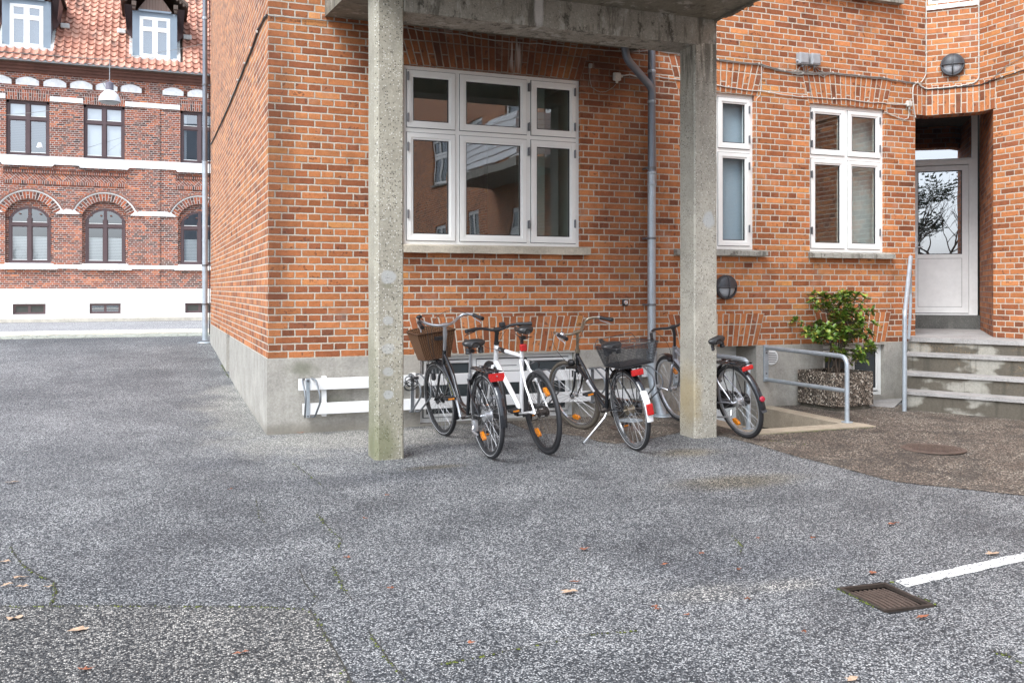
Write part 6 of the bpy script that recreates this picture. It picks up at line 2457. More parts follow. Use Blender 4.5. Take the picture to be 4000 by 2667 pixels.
def wheel(B, c, name, tyre='rubber', rim='alloy', spoke='spoke_steel', hub='alloy', hubr=.02, steer=False, stripe=True, tw=.019, sc=3, refl=(), geared=False):
    mb = MB()
    ringmesh(mb, c, RW - .052, [(-.006, -.009), (0.004, -.012), (.014, -.012), (.014, .012), (.004, .012), (-.006, .009)])
    w = B.P(name, mb, rim, steer=steer)
    mb = MB()
    prof = [(tw * 1.05 * cos(2 * pi * k / 10), tw * sin(2 * pi * k / 10)) for k in range(10)]
    ringmesh(mb, c, RW - tw * 1.05, prof)
    B.P('tyre', mb, tyre, w, steer=steer)
    if stripe:
        mb = MB()
        for s in (-1, 1):
            ringmesh(mb, (c[0], c[1] + s * (tw * .93), c[2]), RW - tw * 1.35, [(-.0022, 0), (0, s * .0016), (.0022, 0)])
        B.P('reflective_stripe', mb, 'reflective_grey', w, steer=steer)
    mb = MB()
    spokes(mb, c, RW - .058, max(.02, hubr * .9), .028, 36, sc)
    B.P('spokes', mb, spoke, w, smooth=False, steer=steer)
    mb = MB()
    mb.lathe([(-.048, .006), (-.046, .012), (-.034, .012), (-.032, hubr + .012), (-.026, hubr + .012), (-.024, hubr), (.024, hubr), (.026, hubr + .012), (.032, hubr + .012), (.034, .012), (.046, .012), (.06, .006)], V(*c), V(0, 1, 0), 16)
    B.P('hub', mb, hub, w, steer=steer)
    if geared:
        mb = MB()
        for k in range(3):
            mb.lathe([(-.040 - k * .006, .042 - .005 * k), (-.037 - k * .006, .042 - .005 * k)], V(*c), V(0, 1, 0), 20)
        B.P('sprocket', mb, 'oily_steel', w, steer=steer)
    for a in refl:
        mb = MB()
        q = V(c[0] + .225 * cos(a), c[1], c[2] + .225 * sin(a))
        d = V(cos(a), 0, sin(a))
        t = V(-sin(a), 0, cos(a))
        vs = []
        pr = [(-.045, -.008), (-.03, -.019), (.03, -.019), (.045, -.008), (.045, .008), (.03, .019), (-.03, .019), (-.045, .008)]
        for yy in (-.012, .012):
            vs += [q + t * u + d * v + V(0, yy, 0) for u, v in pr]
        mb.mesh(vs, [tuple(range(8)), tuple(reversed(range(8, 16)))] + [(i, 8 + i, 8 + (i + 1) % 8, (i + 1) % 8) for i in range(8)])
        B.P('reflector', mb, 'amber_lens', w, smooth=False, steer=steer)
    return w


def mudguard(B, name, c, a0, a1, mat, steer=False, w=.028, parent=None, r=RW + .014):
    mb = MB()
    n, m = 30, 6
    rows = []
    for i in range(n + 1):
        a = a0 + (a1 - a0) * i / n
        row = []
        for k in range(m + 1):
            t = pi * k / m
            y = -w * cos(t)
            h = .010 * sin(t)
            row.append(V(c[0] + (r + h) * cos(a), c[1] + y, c[2] + (r + h) * sin(a)))
        rows.append(row)
    for a, b in zip(rows, rows[1:]):
        for k in range(m):
            mb.face([a[k], a[k + 1], b[k + 1], b[k]])
    return B.P(name, mb, mat, parent, steer=steer)


def saddle(B, p, tilt=.05, springs=True, L=.25, W=.20):
    """padded saddle, nose forward"""
    mb = MB()
    st = [(-.50, .30, .0), (-.46, .80, .012), (-.36, .98, .020), (-.22, .92, .018), (-.05, .58, .008), (.12, .30, .004), (.30, .21, .004), (.44, .19, .0), (.50, .10, -.008)]
    m = 12
    rows = []
    for t, ww, h in st:
        row = []
        for k in range(m):
            a = 2 * pi * k / m
            y = W / 2 * ww * cos(a)
            z = (.030 if sin(a) > 0 else .046) * sin(a) * (0.55 + .45 * ww)
            if sin(a) < 0:
                z *= (.6 + .6 * abs(cos(a)))
            row.append(p + V(t * L, y, z + h + tilt * t * L + (.014 if t > .3 else 0)))
        rows.append(row)
    for a, b in zip(rows, rows[1:]):
        for k in range(m):
            mb.face([a[k], a[(k + 1) % m], b[(k + 1) % m], b[k]])
    mb.face(rows[0])
    mb.face(list(reversed(rows[-1])))
    me = B.P('saddle', mb, 'leather_black')
    bm = bmesh.new()
    bm.from_mesh(me.data)
    bmesh.ops.remove_doubles(bm, verts=bm.verts, dist=.0005)
    bm.to_mesh(me.data)
    bm.free()
    me.data.shade_smooth()
    md = me.modifiers.new('sub', 'SUBSURF')
    md.levels = md.render_levels = 2
    mb = MB()
    for s in (-1, 1):
        mb.tube([p + V(-.09, s * .05, -.055), p + V(-.02, s * .022, -.06), p + V(.09, s * .015, -.03)], .004, 6)
        if springs:
            q = p + V(-.085, s * .055, 0)
            mb.lathe([(-.075, .020), (-.068, .024), (-.05, .020), (-.045, .024), (-.025, .022)], q, V(0, 0, 1), 12)
    mb.box((p.x - .03, p.y - .02, p.z - .075), (p.x + .015, p.y + .02, p.z - .045))
    B.P('saddle_springs', mb, 'black_plastic', me)
    return me


def bars(B, c, kind, mat, grip='black_plastic', lever='alloy', bell=True, scale=1.0, tip=0.0):
    """c: clamp centre"""
    if kind == 'swept':
        half = [V(0, 0, 0), V(.0, .05, .0), V(.035, .11, .012), (V(.065, .17, .045)), V(.055, .215, .065), V(-.01, .245, .066), V(-.08, .265, .050)]
        g0, g1 = V(-.06, .262, .054), V(-.185, .285, .020)
    elif kind == 'flat':
        half = [V(0, 0, 0), V(0, .05, 0), V(.005, .09, .014), V(0, .14, .026), V(-.02, .20, .028), V(-.04, .25, .026)]
        g0, g1 = V(-.025, .205, .028), V(-.075, .305, .022)
    else:
        half = [V(0, 0, 0), V(0, .05, .0), V(.03, .12, .01), V(.04, .18, .018), V(.0, .235, .010), V(-.06, .27, -.012)]
        g0, g1 = V(-.04, .262, -.006), V(-.14, .315, -.045)
    mb = MB()
    pl = fillet([c + V(q.x, -q.y, q.z) * scale for q in reversed(half)] + [c + q * scale for q in half[1:]], .04, 4)
    mb.tube(pl, .0128, 10)
    h = B.P('handlebar', mb, mat, steer=True)
    for s in (-1, 1):
        a, b = c + V(g0.x, s * g0.y, g0.z) * scale, c + V(g1.x, s * g1.y, g1.z) * scale
        mb = MB()
        n = 7
        rs = [.017, .0165, .0155, .0155, .0165, .018, .0185]
        mb.tube([a.lerp(b, i / (n - 1)) for i in range(n)], rs, 12)
        B.P('grip', mb, grip, h, steer=True)
        # brake lever
        mb = MB()
        d = (b - a).normalized()
        o = V(.028, 0, -.028)
        mb.tube(fillet([a - d * .02, a + o * .7, a + o + d * .05, b + o * 1.1 - d * .02, b + o * 1.5], .02, 3), .005, 6)
        mb.lathe([(-.014, .016), (.014, .016)], a - d * .012, d, 10)
        B.P('brake_lever', mb, lever, h, steer=True)
    if bell:
        q = c + V(g0.x + .03, g0.y - .02, g0.z + .03) * scale
        mb = MB()
        if bell == 'black':
            mb.lathe([(-.012, .008), (.004, .008), (.008, .026), (.018, .028), (.030, .020), (.036, .004)], q, V(0, 0, 1), 18)
            B.P('bell', mb, 'black_plastic', h, steer=True)
        else:
            q = c + V(g0.x - .01, g0.y - .03, g0.z - .01) * scale
            mb.lathe([(0, .026), (.010, .029), (.022, .024), (.030, .012), (.032, .003)], q, V(-1, .2, .2), 20)
            B.P('bell', mb, 'chrome', h, steer=True)
    return h


def crank(B, bb, ang, L=.165, mat='alloy', pedal='black_plastic', ped_ref=True):
    mb = MB()
    mb.lathe([(-.055, .018), (-.05, .022), (.05, .022), (.055, .018)], bb, V(0, 1, 0), 14)
    f = B.P('bottom_bracket', mb, 'oily_steel')
    for s in (1, -1):
        a = ang if s > 0 else ang + pi
        e = bb + V(L * cos(a), s * .075, L * sin(a))
        mb = MB()
        b = bb + V(0, s * .062, 0)
        mb.tube([b, b.lerp(e, .5), e], [.014, .011, .011], 8)
        cr = B.P('crank', mb, mat)
        mb = MB()
        q = e + V(0, s * .055, 0)
        for dx in (-.032, .032):
            mb.bbox((q.x + dx - .010, q.y - .045, q.z - .012), (q.x + dx + .010, q.y + .045, q.z + .012), .003)
        mb.box((q.x - .03, q.y - .045, q.z - .008), (q.x + .03, q.y - .035, q.z + .008)).box((q.x - .03, q.y + .035, q.z - .008), (q.x + .03, q.y + .045, q.z + .008))
        mb.tube([e, q + V(0, s * .03, 0)], .008, 6)
        pd = B.P('pedal', mb, pedal, cr, smooth=False)
        if ped_ref:
            for dx in (-.0425, .0425):
                mb = MB()
                mb.box((q.x + dx - .002, q.y - .026, q.z - .007), (q.x + dx + .002, q.y + .026, q.z + .007))
                B.P('pedal_reflector', mb, 'amber_lens', cr, smooth=False)


def carrier(B, x0, x1, z, w, mat, hub, struts=True, slats=4):
    mb = MB()
    r = .0045
    o = [V(x0, -w, z), V(x1, -w * .7, z), V(x1, w * .7, z), V(x0, w, z)]
    mb.tube(fillet(o + [o[0]], .03, 3), r, 6)
    mb.tube([o[0], o[3]], r, 6)
    for i in range(slats):
        y = -w * .7 + 1.4 * w * (i + .5) / slats
        mb.tube([V(x0, y, z), V(x1, y * .8, z)], r * .8, 5)
    for i in range(1, 4):
        x = x0 + (x1 - x0) * i / 4
        mb.tube([V(x, -w * .9, z), V(x, w * .9, z)], r * .8, 5)
    # spring clamp
    mb.tube(fillet([V(x1 - .02, -w * .5, z + .012), V(x1 - .19, -w * .5, z + .022), V(x1 - .19, w * .5, z + .022), V(x1 - .02, w * .5, z + .012)], .03, 3), r, 6)
    c = B.P('luggage_rack', mb, mat)
    if struts:
        mb = MB()
        for s in (-1, 1):
            mb.tube(fillet([V(x0 + .10, s * w, z), V(x0 + .12, s * .062, z - .06), V(hub.x - .01, s * .066, hub.z + .02)], .05, 3), .005, 6)
            mb.tube(fillet([V(x0 + .19, s * w * .9, z), V(hub.x + .06, s * .066, z - .1), V(hub.x + .01, s * .066, hub.z + .02)], .05, 3), .005, 6)
        B.P('rack_strut', mb, mat, c)
    return c


def frame_tubes(B, name, tubes, mat):
    mb = MB()
    for t in tubes:
        mb.tube(t[0], t[1], 12)
    return B.P(name, mb, mat)


def stays(B, hub, bb, seat, mat, r=.0085):
    mb = MB()
    for s in (-1, 1):
        mb.tube([V(hub.x, s * .062, hub.z), V(hub.x + .12, s * .058, hub.z * .97 + .005), V(bb.x - .03, s * .035, bb.z)], [r * .8, r, r], 8)
        mb.tube([V(hub.x, s * .062, hub.z), V(hub.x + (seat.x - hub.x) * .5, s * .056, hub.z + (seat.z - hub.z) * .5), V(seat.x - .01, s * .022, seat.z)], [r * .8, r * .9, r * .9], 8)
    return B.P('rear_stays', mb, mat)


def fork(B, hub, top, mat, r=.0105, straight=False):
    mb = MB()
    crown = B.ax(top)
    for s in (-1, 1):
        p1 = crown + V(0, s * .046, -.01)
        q = V(hub.x, s * .050, hub.z)
        if straight:
            mb.tube([crown, crown + V(0, s * .03, .01), p1 + V(0, 0, -.04), q], [r * 1.1, r * 1.2, r * 1.15, r * .75], 10)
        else:
            m = B.ax(top - (top - RW) * .55) + V(0, s * .05, 0)
            m2 = B.ax(RW + .07) + V(.012, s * .051, 0)
            mb.tube([crown, crown + V(0, s * .03, .01), p1 + V(0, s * .003, -.03), m, m2, q], [r * 1.1, r * 1.2, r * 1.1, r, r * .85, r * .65], 10)
    return B.P('fork', mb, mat, steer=True)


def cables(B, c, pts_list, r=.0022):
    mb = MB()
    for p in pts_list:
        mb.tube(catmull(p), r, 5)
    B.P('brake_cable', mb, 'cable_black')


def catmull(P, n=6):
    P = [Vector(p) for p in P]
    P = [P[0]] + P + [P[-1]]
    out = []
    for i in range(1, len(P) - 2):
        for j in range(n):
            t = j / n
            a, b, c, d = P[i - 1], P[i], P[i + 1], P[i + 2]
            out.append(.5 * ((2 * b) + (c - a) * t + (2 * a - 5 * b + 4 * c - d) * t * t + (3 * b - a - 3 * c + d) * t ** 3))
    out.append(P[-2])
    return out


def chaincase(B, bb, hub, mat, y=-.075):
    mb = MB()
    fr = Matrix.Identity(4)
    r1, r2 = .095, .055
    pts = []
    for i in range(13):
        a = -pi / 2 + pi * i / 12
        pts.append((bb.x + r1 * cos(a), bb.z + r1 * sin(a)))
    for i in range(13):
        a = pi / 2 + pi * i / 12
        pts.append((hub.x + r2 * cos(a), hub.z + r2 * sin(a)))
    mb.xprism(pts, fr, y - .014, y + .014)
    return B.P('chain_case', mb, mat, smooth=False)


GR = 'bicycles parked in the wall rack'


def bike_black_basket():
    x, y = 1.506, -1.78
    B = Bike('black step through bicycle with a brown wicker basket on the front', 'bicycle', (x, y, gz(x, y) + .002), 91.0, 4.6, 1.19, 6, GR)
    wb = B.wb
    hub, fh = V(0, 0, RW), V(wb, 0, RW)
    bb, st = V(.475, 0, .275), V(.345, 0, .60)
    wheel(B, (0, 0, RW), 'rear_wheel', rim='black_plastic', hub='alloy', hubr=.036, refl=(-.95,), sc=3)
    wheel(B, (wb, 0, RW), 'front_wheel', rim='black_plastic', hub='black_plastic', hubr=.034, steer=True, refl=())
    ht, hb = B.ax(.80), B.ax(.60)
    frame_tubes(B, 'frame', [([hb, ht], [.019, .019]), ([bb, V(.41, 0, .44), st + V(-.012, 0, .03)], [.0165, .0165, .0165]),
                             (catmull([B.ax(.76), V(.80, 0, .62), V(.70, 0, .46), V(.60, 0, .365), V(.44, 0, .345)]), .0165),
                             (catmull([B.ax(.66), V(.82, 0, .49), V(.68, 0, .33), V(.475, 0, .275)]), .0185)], 'paint_black')
    stays(B, hub, bb, st, 'paint_black')
    fork(B, fh, .60, 'paint_black')
    mudguard(B, 'rear_mudguard', (0, 0, RW), radians(35), radians(188), 'paint_black')
    mudguard(B, 'front_mudguard', (wb, 0, RW), radians(62), radians(205), 'paint_black', steer=True)
    chaincase(B, bb, hub, 'black_plastic')
    # seat post and saddle
    sp = V(.265, 0, .895)
    mb = MB()
    mb.tube([st + V(0, 0, 0), sp + V(0, 0, -.055)], .0135, 10)
    B.P('seat_post', mb, 'alloy')
    mb = MB()
    mb.lathe([(-.02, .020), (.02, .020)], st + V(-.008, 0, .02), (sp - st).normalized(), 12)
    B.P('seat_clamp', mb, 'alloy')
    saddle(B, sp + V(0, 0, .0), L=.25, W=.215)
    # stem
    cl = V(wb - .29, 0, 1.025)
    mb = MB()
    mb.tube([B.ax(.80), B.ax(.90), B.ax(.935) + V(-.004, 0, .01), cl], [.014, .016, .021, .016], 10)
    mb.lathe([(-.024, .018), (.024, .018)], cl, V(0, 1, 0), 12)
    B.P('stem', mb, 'alloy', steer=True)
    bars(B, cl, 'swept', 'alloy', bell='black')
    crank(B, bb, radians(75))
    rk = carrier(B, -.235, .20, .705, .065, 'paint_black', hub)
    mb = MB()
    q = [(-.066, -.002), (-.052, -.036), (.052, -.036), (.066, -.002), (.062, .024), (-.062, .024)]
    mb.mesh([V(-.275, u, .672 + v) for u, v in q] + [V(-.245, u * .9, .672 + v) for u, v in q], [tuple(reversed(range(6))), tuple(range(6, 12))] + [(i, (i + 1) % 6, 6 + (i + 1) % 6, 6 + i) for i in range(6)])
    B.P('rear_light', mb, 'red_lens', rk, smooth=False)
    mb = MB()
    mb.lathe([(0, .006), (.004, .005)], V(-.276, 0, .676), V(-1, 0, 0), 10)
    B.P('light_screw', mb, 'chrome', rk)
    # wicker basket
    mb = MB()
    bx, bz = wb + .035, .715
    HB, HT = .245, 0
    lo = [(-.095, -.125), (.085, -.125), (.095, 0), (.085, .125), (-.095, .125)]
    hi = [(-.120, -.185), (.125, -.190), (.150, 0), (.125, .190), (-.120, .185)]
    zt = [.238, .262, .275, .262, .238]
    n = 5
    k = 6
    u = 0
    for i in range(n):
        j = (i + 1) % n
        ln = sqrt((hi[i][0] - hi[j][0]) ** 2 + (hi[i][1] - hi[j][1]) ** 2)
        for t in range(k):
            a, b = t / k, (t + 1) / k

            def Q(m, tt, off=0):
                x_ = lo[m][0] + (hi[m][0] - lo[m][0]) * tt
                y_ = lo[m][1] + (hi[m][1] - lo[m][1]) * tt
                return V(bx + x_ * (1 - off), y_ * (1 - off), bz + zt[m] * tt)
            mb.face([Q(i, a), Q(j, a), Q(j, b), Q(i, b)], [(u, a * .25), (u + ln, a * .25), (u + ln, b * .25), (u, b * .25)])
            mb.face([Q(i, a, .06), Q(i, b, .06), Q(j, b, .06), Q(j, a, .06)], [(u, a * .25), (u, b * .25), (u + ln, b * .25), (u + ln, a * .25)])
        u += ln
    mb.face([V(bx + x_, y_, bz) for x_, y_ in lo], [(x_, y_) for x_, y_ in lo])
    bk = B.P('basket', mb, 'wicker', smooth=False, steer=True)
    mb = MB()
    rim = [V(bx + x_, y_, bz + z_) for (x_, y_), z_ in zip(hi, zt)]
    mb.tube(fillet(rim + [rim[0]], .02, 3), .0085, 8)
    mb.tube(fillet([V(bx + x_, y_, bz) for x_, y_ in lo + [lo[0]]], .02, 3), .007, 6)
    B.P('basket_rim', mb, 'wicker', bk, steer=True)
    mb = MB()
    mb.box((bx - .13, -.03, bz + .17), (bx - .20, .03, bz + .20))
    for s in (-1, 1):
        mb.tube([V(bx - .02, s * .07, bz - .005), V(wb + .01, s * .06, RW + .02)], .0035, 5)
    B.P('basket_bracket', mb, 'black_plastic', bk, steer=True)
    cables(B, None, [[cl + V(.0, .23, .07), cl + V(.10, .13, .10), cl + V(.12, 0, .05), B.ax(.80) + V(.10, -.06, -.02), B.ax(.62) + V(.05, -.03, 0)],
                     [cl + V(.0, -.23, .07), cl + V(.10, -.10, .12), cl + V(.13, .05, .04), cl + V(.09, .10, -.14), B.ax(.66) + V(.04, .05, 0), V(.8, .02, .5)],
                     [cl + V(.0, .22, .06), cl + V(.09, .14, -.02), cl + V(.09, .13, -.2), B.ax(.62) + V(.05, .04, 0)]])
    # kickstand folded up on the left
    mb = MB()
    mb.tube(fillet([V(.16, .05, .27), V(.14, .085, .21), V(-.02, .10, .205)], .02, 3), .008, 8)
    mb.bbox((.14, .03, .20), (.19, .07, .29), .004)
    B.P('kickstand', mb, 'alloy')
    # yellow lettering marks on the down tube
    mb = MB()
    path = catmull([B.ax(.66), V(.82, 0, .49), V(.68, 0, .33), V(.475, 0, .275)])
    for i in range(9):
        t = 4 + i * .5
        a = path[int(t)].lerp(path[int(t) + 1], t % 1)
        d = (path[int(t) + 1] - path[int(t)]).normalized()
        up = V(-d.z, 0, d.x)
        hgt = (.006, .009, .006, .010, .006, .006, .009, .006, .008)[i]
        c_ = a + V(0, .0192, 0)
        w_ = .0036
        mb.mesh([c_ - d * w_ - up * hgt, c_ + d * w_ - up * hgt * .4, c_ + d * w_ + up * hgt, c_ - d * w_ + up * hgt * .5], [(0, 1, 2, 3)])
    B.P('lettering', mb, 'decal_yellow', smooth=False)
    # front hub lock / dynamo lamp
    mb = MB()
    q = B.ax(.56) + V(.05, .075, 0)
    mb.lathe([(-.03, .012), (-.02, .022), (.03, .022), (.036, .010)], q, V(0, 0, 1), 12)
    B.P('dynamo', mb, 'black_plastic', steer=True)


def bike_white():
    x, y = 1.997, -1.77
    B = Bike('white bicycle with a black flat handlebar and no mudguards', 'bicycle', (x, y, gz(x, y) + .002), 91.4, 7.2, 1.08, -4, GR)
    wb = B.wb
    hub, fh = V(0, 0, RW), V(wb, 0, RW)
    bb, st = V(.425, 0, .285), V(.285, 0, .78)
    wheel(B, (0, 0, RW), 'rear_wheel', rim='black_plastic', spoke='spoke_dark', hub='oily_steel', hubr=.026, refl=(2.2, -.95), sc=3, tw=.0175, stripe=False, geared=True)
    wheel(B, (wb, 0, RW), 'front_wheel', rim='black_plastic', spoke='spoke_dark', hub='alloy', hubr=.018, refl=(-.6,), steer=True, tw=.0175, stripe=False)
    frame_tubes(B, 'frame', [([B.ax(.655), B.ax(.85)], [.0225, .0225]), ([bb, st + V(-.012, 0, .05)], [.0175, .0175]),
                             ([B.ax(.815), st + V(.0, 0, -.0)], [.0195, .0175]), ([B.ax(.69), bb], [.0245, .022])], 'paint_white')
    st_ = stays(B, hub, bb, st + V(.005, 0, -.03), 'paint_white', .0098)
    fork(B, fh, .645, 'paint_white', .0125, True)
    sp = V(.235, 0, 1.00)
    mb = MB()
    mb.tube([st, sp + V(0, 0, -.05)], .0145, 10)
    B.P('seat_post', mb, 'black_plastic')
    saddle(B, sp, springs=False, L=.265, W=.15, tilt=.02)
    cl = V(wb - .30, 0, .985)
    mb = MB()
    mb.tube([B.ax(.85), B.ax(.93), B.ax(.955) + V(-.01, 0, .0), cl], [.019, .019, .020, .017], 10)
    mb.lathe([(-.026, .021), (.026, .021)], cl, V(0, 1, 0), 12)
    mb.lathe([(-.012, .0235), (.012, .0235)], B.ax(.862), B.sd, 14)
    B.P('stem', mb, 'black_plastic', steer=True)
    h = bars(B, cl, 'flat', 'black_plastic', grip='rubber', lever='black_plastic', bell=None)
    mb = MB()
    q = cl + V(.01, -.06, .025)
    mb.bbox((q.x - .025, q.y - .02, q.z - .01), (q.x + .02, q.y + .03, q.z + .035), .006)
    B.P('front_lamp', mb, 'black_plastic', h, steer=True)
    crank(B, bb, radians(158), mat='black_plastic')
    mb = MB()
    for s in (1,):
        mb.lathe([(-.004, .085), (.0, .09), (.004, .085)], bb + V(0, -.055, 0), V(0, 1, 0), 30)
    B.P('chainring', mb, 'oily_steel')
    mb = MB()
    for s in (-1, 1):
        mb.tube([V(hub.x, -.052, hub.z + s * .035), bb + V(0, -.055, s * .085)], .0035, 5)
    B.P('chain', mb, 'oily_steel')
    # red light on the seat post
    mb = MB()
    q = st.lerp(sp, .35)
    mb.bbox((q.x - .052, -.030, q.z - .030), (q.x - .016, .030, q.z + .030), .010)
    B.P('rear_light', mb, 'red_lens', smooth=False)
    # dark decal band with letters on the top tube
    a, b = B.ax(.815), st
    mb = MB()
    p, q = a.lerp(b, .14), a.lerp(b, .40)
    mb.tube([p, q], [.0201, .0199], 14)
    dk = B.P('decal', mb, 'black_plastic')
    mb = MB()
    d = (b - a).normalized()
    text_mb(mb, 'MBK', .026, Matrix.Translation(p.lerp(q, .36) + V(0, .0208, 0)) @ Matrix(((d.x, 0, d.z, 0), (0, 1, 0, 0), (d.z, 0, -d.x, 0), (0, 0, 0, 1))))
    B.P('lettering', mb, 'decal_silver', dk, smooth=False)
    # rear brake, cables
    mb = MB()
    for s in (-1, 1):
        mb.tube(fillet([V(.045, s * .035, .70), V(.03, s * .04, .74), V(.02, s * .005, .755)], .02, 3), .006, 6)
        mb.bbox((.01, s * .02 - .008, .640), (.05, s * .02 + .008, .655), .003)
    B.P('rear_brake', mb, 'black_plastic')
    cables(B, None, [[cl + V(0, .18, .03), cl + V(.09, .16, -.03), B.ax(.84) + V(.05, .09, .0), B.ax(.80) + V(-.03, .02, .01)],
                     [cl + V(0, -.18, .03), cl + V(.08, -.12, -.02), B.ax(.82) + V(.07, -.04, 0), B.ax(.64) + V(.05, 0, 0)],
                     [B.ax(.80) + V(-.03, .02, .01), a.lerp(b, .5) + V(0, .022, -.012), a.lerp(b, .9) + V(0, .022, -.008), V(.18, .02, .77), V(.03, 0, .75)]])


def bike_mesh_basket():
    x, y = 2.753, -1.88
    B = Bike('black bicycle with a black wire mesh basket behind the saddle, standing on its kickstand', 'bicycle', (x, y, gz(x, y) + .002), 87.4, 9.4, 1.158, 20, GR)
    wb = B.wb
    hub, fh = V(0, 0, RW), V(wb, 0, RW)
    bb, st = V(.475, 0, .285), V(.33, 0, .66)
    wheel(B, (0, 0, RW), 'rear_wheel', rim='chrome', hub='chrome_tarnished', hubr=.03, sc=3)
    wheel(B, (wb, 0, RW), 'front_wheel', tyre='rubber_dusty', rim='chrome', hub='alloy', hubr=.018, steer=True, stripe=False, refl=(-1.35,))
    frame_tubes(B, 'frame', [([B.ax(.575), B.ax(.765)], [.019, .019]), ([bb, st + V(-.01, 0, .02)], [.0165, .0165]),
                             (catmull([B.ax(.735), V(.83, 0, .62), V(.72, 0, .50), V(.60, 0, .42), V(.435, 0, .38)]), .0150),
                             ([B.ax(.63), bb], [.0175, .0175])], 'paint_black')
    stays(B, hub, bb, st, 'paint_black')
    fork(B, fh, .575, 'paint_black')
    mg = mudguard(B, 'rear_mudguard', (0, 0, RW), radians(40), radians(148), 'paint_black')
    mudguard(B, 'mudguard_tail', (0, 0, RW), radians(148), radians(188), 'paint_white', parent=mg, r=RW + .015, w=.029)
    mb = MB()
    c0, c1 = (RW + .018) * cos(radians(182)), RW + (RW + .018) * sin(radians(182))
    q = V((RW + .028) * cos(radians(172)), 0, RW + (RW + .028) * sin(radians(172)))
    mb.bbox((q.x - .024, -.026, q.z - .045), (q.x + .004, .026, q.z + .045), .006)
    B.P('tail_reflector', mb, 'red_lens', mg, smooth=False)
    mb = MB()
    for s in (-1, 1):
        mb.tube([V(-.003, s * .06, RW), V(-.338, s * .03, RW + .06)], .0022, 4)
        mb.tube([V(wb, s * .055, RW), V(wb - .05, s * .03, RW + .345)], .0022, 4)
    B.P('mudguard_stay', mb, 'paint_black')
    chaincase(B, bb, hub, 'paint_black')
    sp = V(.255, 0, .872)
    mb = MB()
    mb.tube([st, sp + V(0, 0, -.05)], .0135, 10)
    B.P('seat_post', mb, 'chrome_tarnished')
    saddle(B, sp, L=.27, W=.20, tilt=.16)
    cl = V(wb - .275, 0, .955)
    mb = MB()
    mb.tube([B.ax(.765), B.ax(.93), cl], [.0125, .0135, .012], 10)
    mb.lathe([(-.022, .019), (.022, .019)], cl, V(0, 1, 0), 12)
    mb.lathe([(-.012, .024), (.012, .024)], B.ax(.775), B.sd, 14)
    B.P('stem', mb, 'chrome_tarnished', steer=True)
    bars(B, cl, 'swept', 'chrome_tarnished', bell='chrome', scale=1.02)
    crank(B, bb, radians(78), mat='oily_steel')
    rk = carrier(B, -.22, .22, .715, .06, 'paint_black', hub)
    mb = MB()
    mb.bbox((-.262, -.052, .655), (-.236, .052, .705), .006)
    B.P('rear_light', mb, 'red_lens', rk, smooth=False)
    # wire mesh basket
    mb = MB()
    x0, x1, w0, w1, z0, z1 = -.30, .06, .145, .190, .735, .905
    lo = [V(x0 + .03, -w0, z0), V(x1 - .01, -w0, z0), V(x1 - .01, w0, z0), V(x0 + .03, w0, z0)]
    hi = [V(x0 - .02, -w1, z1 + .0), V(x1 + .02, -w1, z1), V(x1 + .02, w1, z1), V(x0 - .02, w1, z1)]
    for i in range(4):
        j = (i + 1) % 4
        n = int((hi[i] - hi[j]).length / .0125)
        for k in range(n):
            t = k / n
            top = hi[i].lerp(hi[j], t)
            if i == 0:
                top = top + V(0, 0, -.035 * sin(pi * t) if False else 0)
            mb.tube([lo[i].lerp(lo[j], t), top], .0015, 3, caps=False)
        for k in range(1, 14):
            t = k / 14
            mb.tube([lo[i].lerp(hi[i], t), lo[j].lerp(hi[j], t)], .0015, 3, caps=False)
    for k in range(1, 24):
        t = k / 24
        mb.tube([lo[0].lerp(lo[1], t), lo[3].lerp(lo[2], t)], .0012, 3, caps=False)
        mb.tube([lo[0].lerp(lo[3], t), lo[1].lerp(lo[2], t)], .0012, 3, caps=False)
    bk = B.P('basket', mb, 'black_plastic', smooth=False)
    mb = MB()
    mb.tube(fillet(hi + [hi[0]], .02, 3), .0035, 6)
    mb.tube([hi[1] + V(0, 0, 0), hi[1] + V(.01, 0.03, .05), hi[2] + V(.01, -.03, .05), hi[2]], .003, 6)
    mb.tube(lo + [lo[0]], .003, 6)
    B.P('basket_rim', mb, 'black_plastic', bk)
    mb = MB()
    mb.box((x0 + .05, -w0 + .01, z0 + .004), (x1 - .03, w0 - .01, z0 + .012))
    B.P('basket_floor', mb, 'black_plastic', bk)
    # kickstand out to the left
    mb = MB()
    mb.tube([V(.40, .04, .27), V(.385, .07, .24), V(.44, .285, .045)], [.010, .009, .007], 8)
    B.P('kickstand', mb, 'alloy')
    mb = MB()
    mb.tube([V(.437, .275, .053), V(.445, .300, .028)], .012, 8)
    B.P('kickstand_foot', mb, 'rubber')
    # front lamp on its bracket and brake
    mb = MB()
    q = B.ax(.66) + V(.055, .02, .01)
    mb.lathe([(-.03, .014), (-.01, .03), (.02, .034), (.03, .030)], q, V(1, 0, 0), 16)
    B.P('front_lamp', mb, 'black_plastic', steer=True)
    mb = MB()
    for s in (-1, 1):
        mb.bbox((wb - .18, s * .03 - .01, .615), (wb - .03, s * .03 + .01, .64), .004)
        mb.tube([B.ax(.60) + V(.03, s * .035, 0), B.ax(.54) + V(.03, s * .04, 0)], .008, 6)
    B.P('front_brake', mb, 'oily_steel', steer=True)
    cables(B, None, [[cl + V(.02, .24, .05), cl + V(.05, .22, -.1), B.ax(.7) + V(.07, .1, 0), B.ax(.62) + V(.05, .03, 0)],
                     [cl + V(.0, -.24, .06), cl + V(.08, -.1, .0), B.ax(.72) + V(.06, 0, 0), B.ax(.62) + V(.05, 0, 0)]])
    # silver label with dark lettering on the down tube
    mb = MB()
    a, b = B.ax(.63), bb
    p, q = a.lerp(b, .36), a.lerp(b, .62)
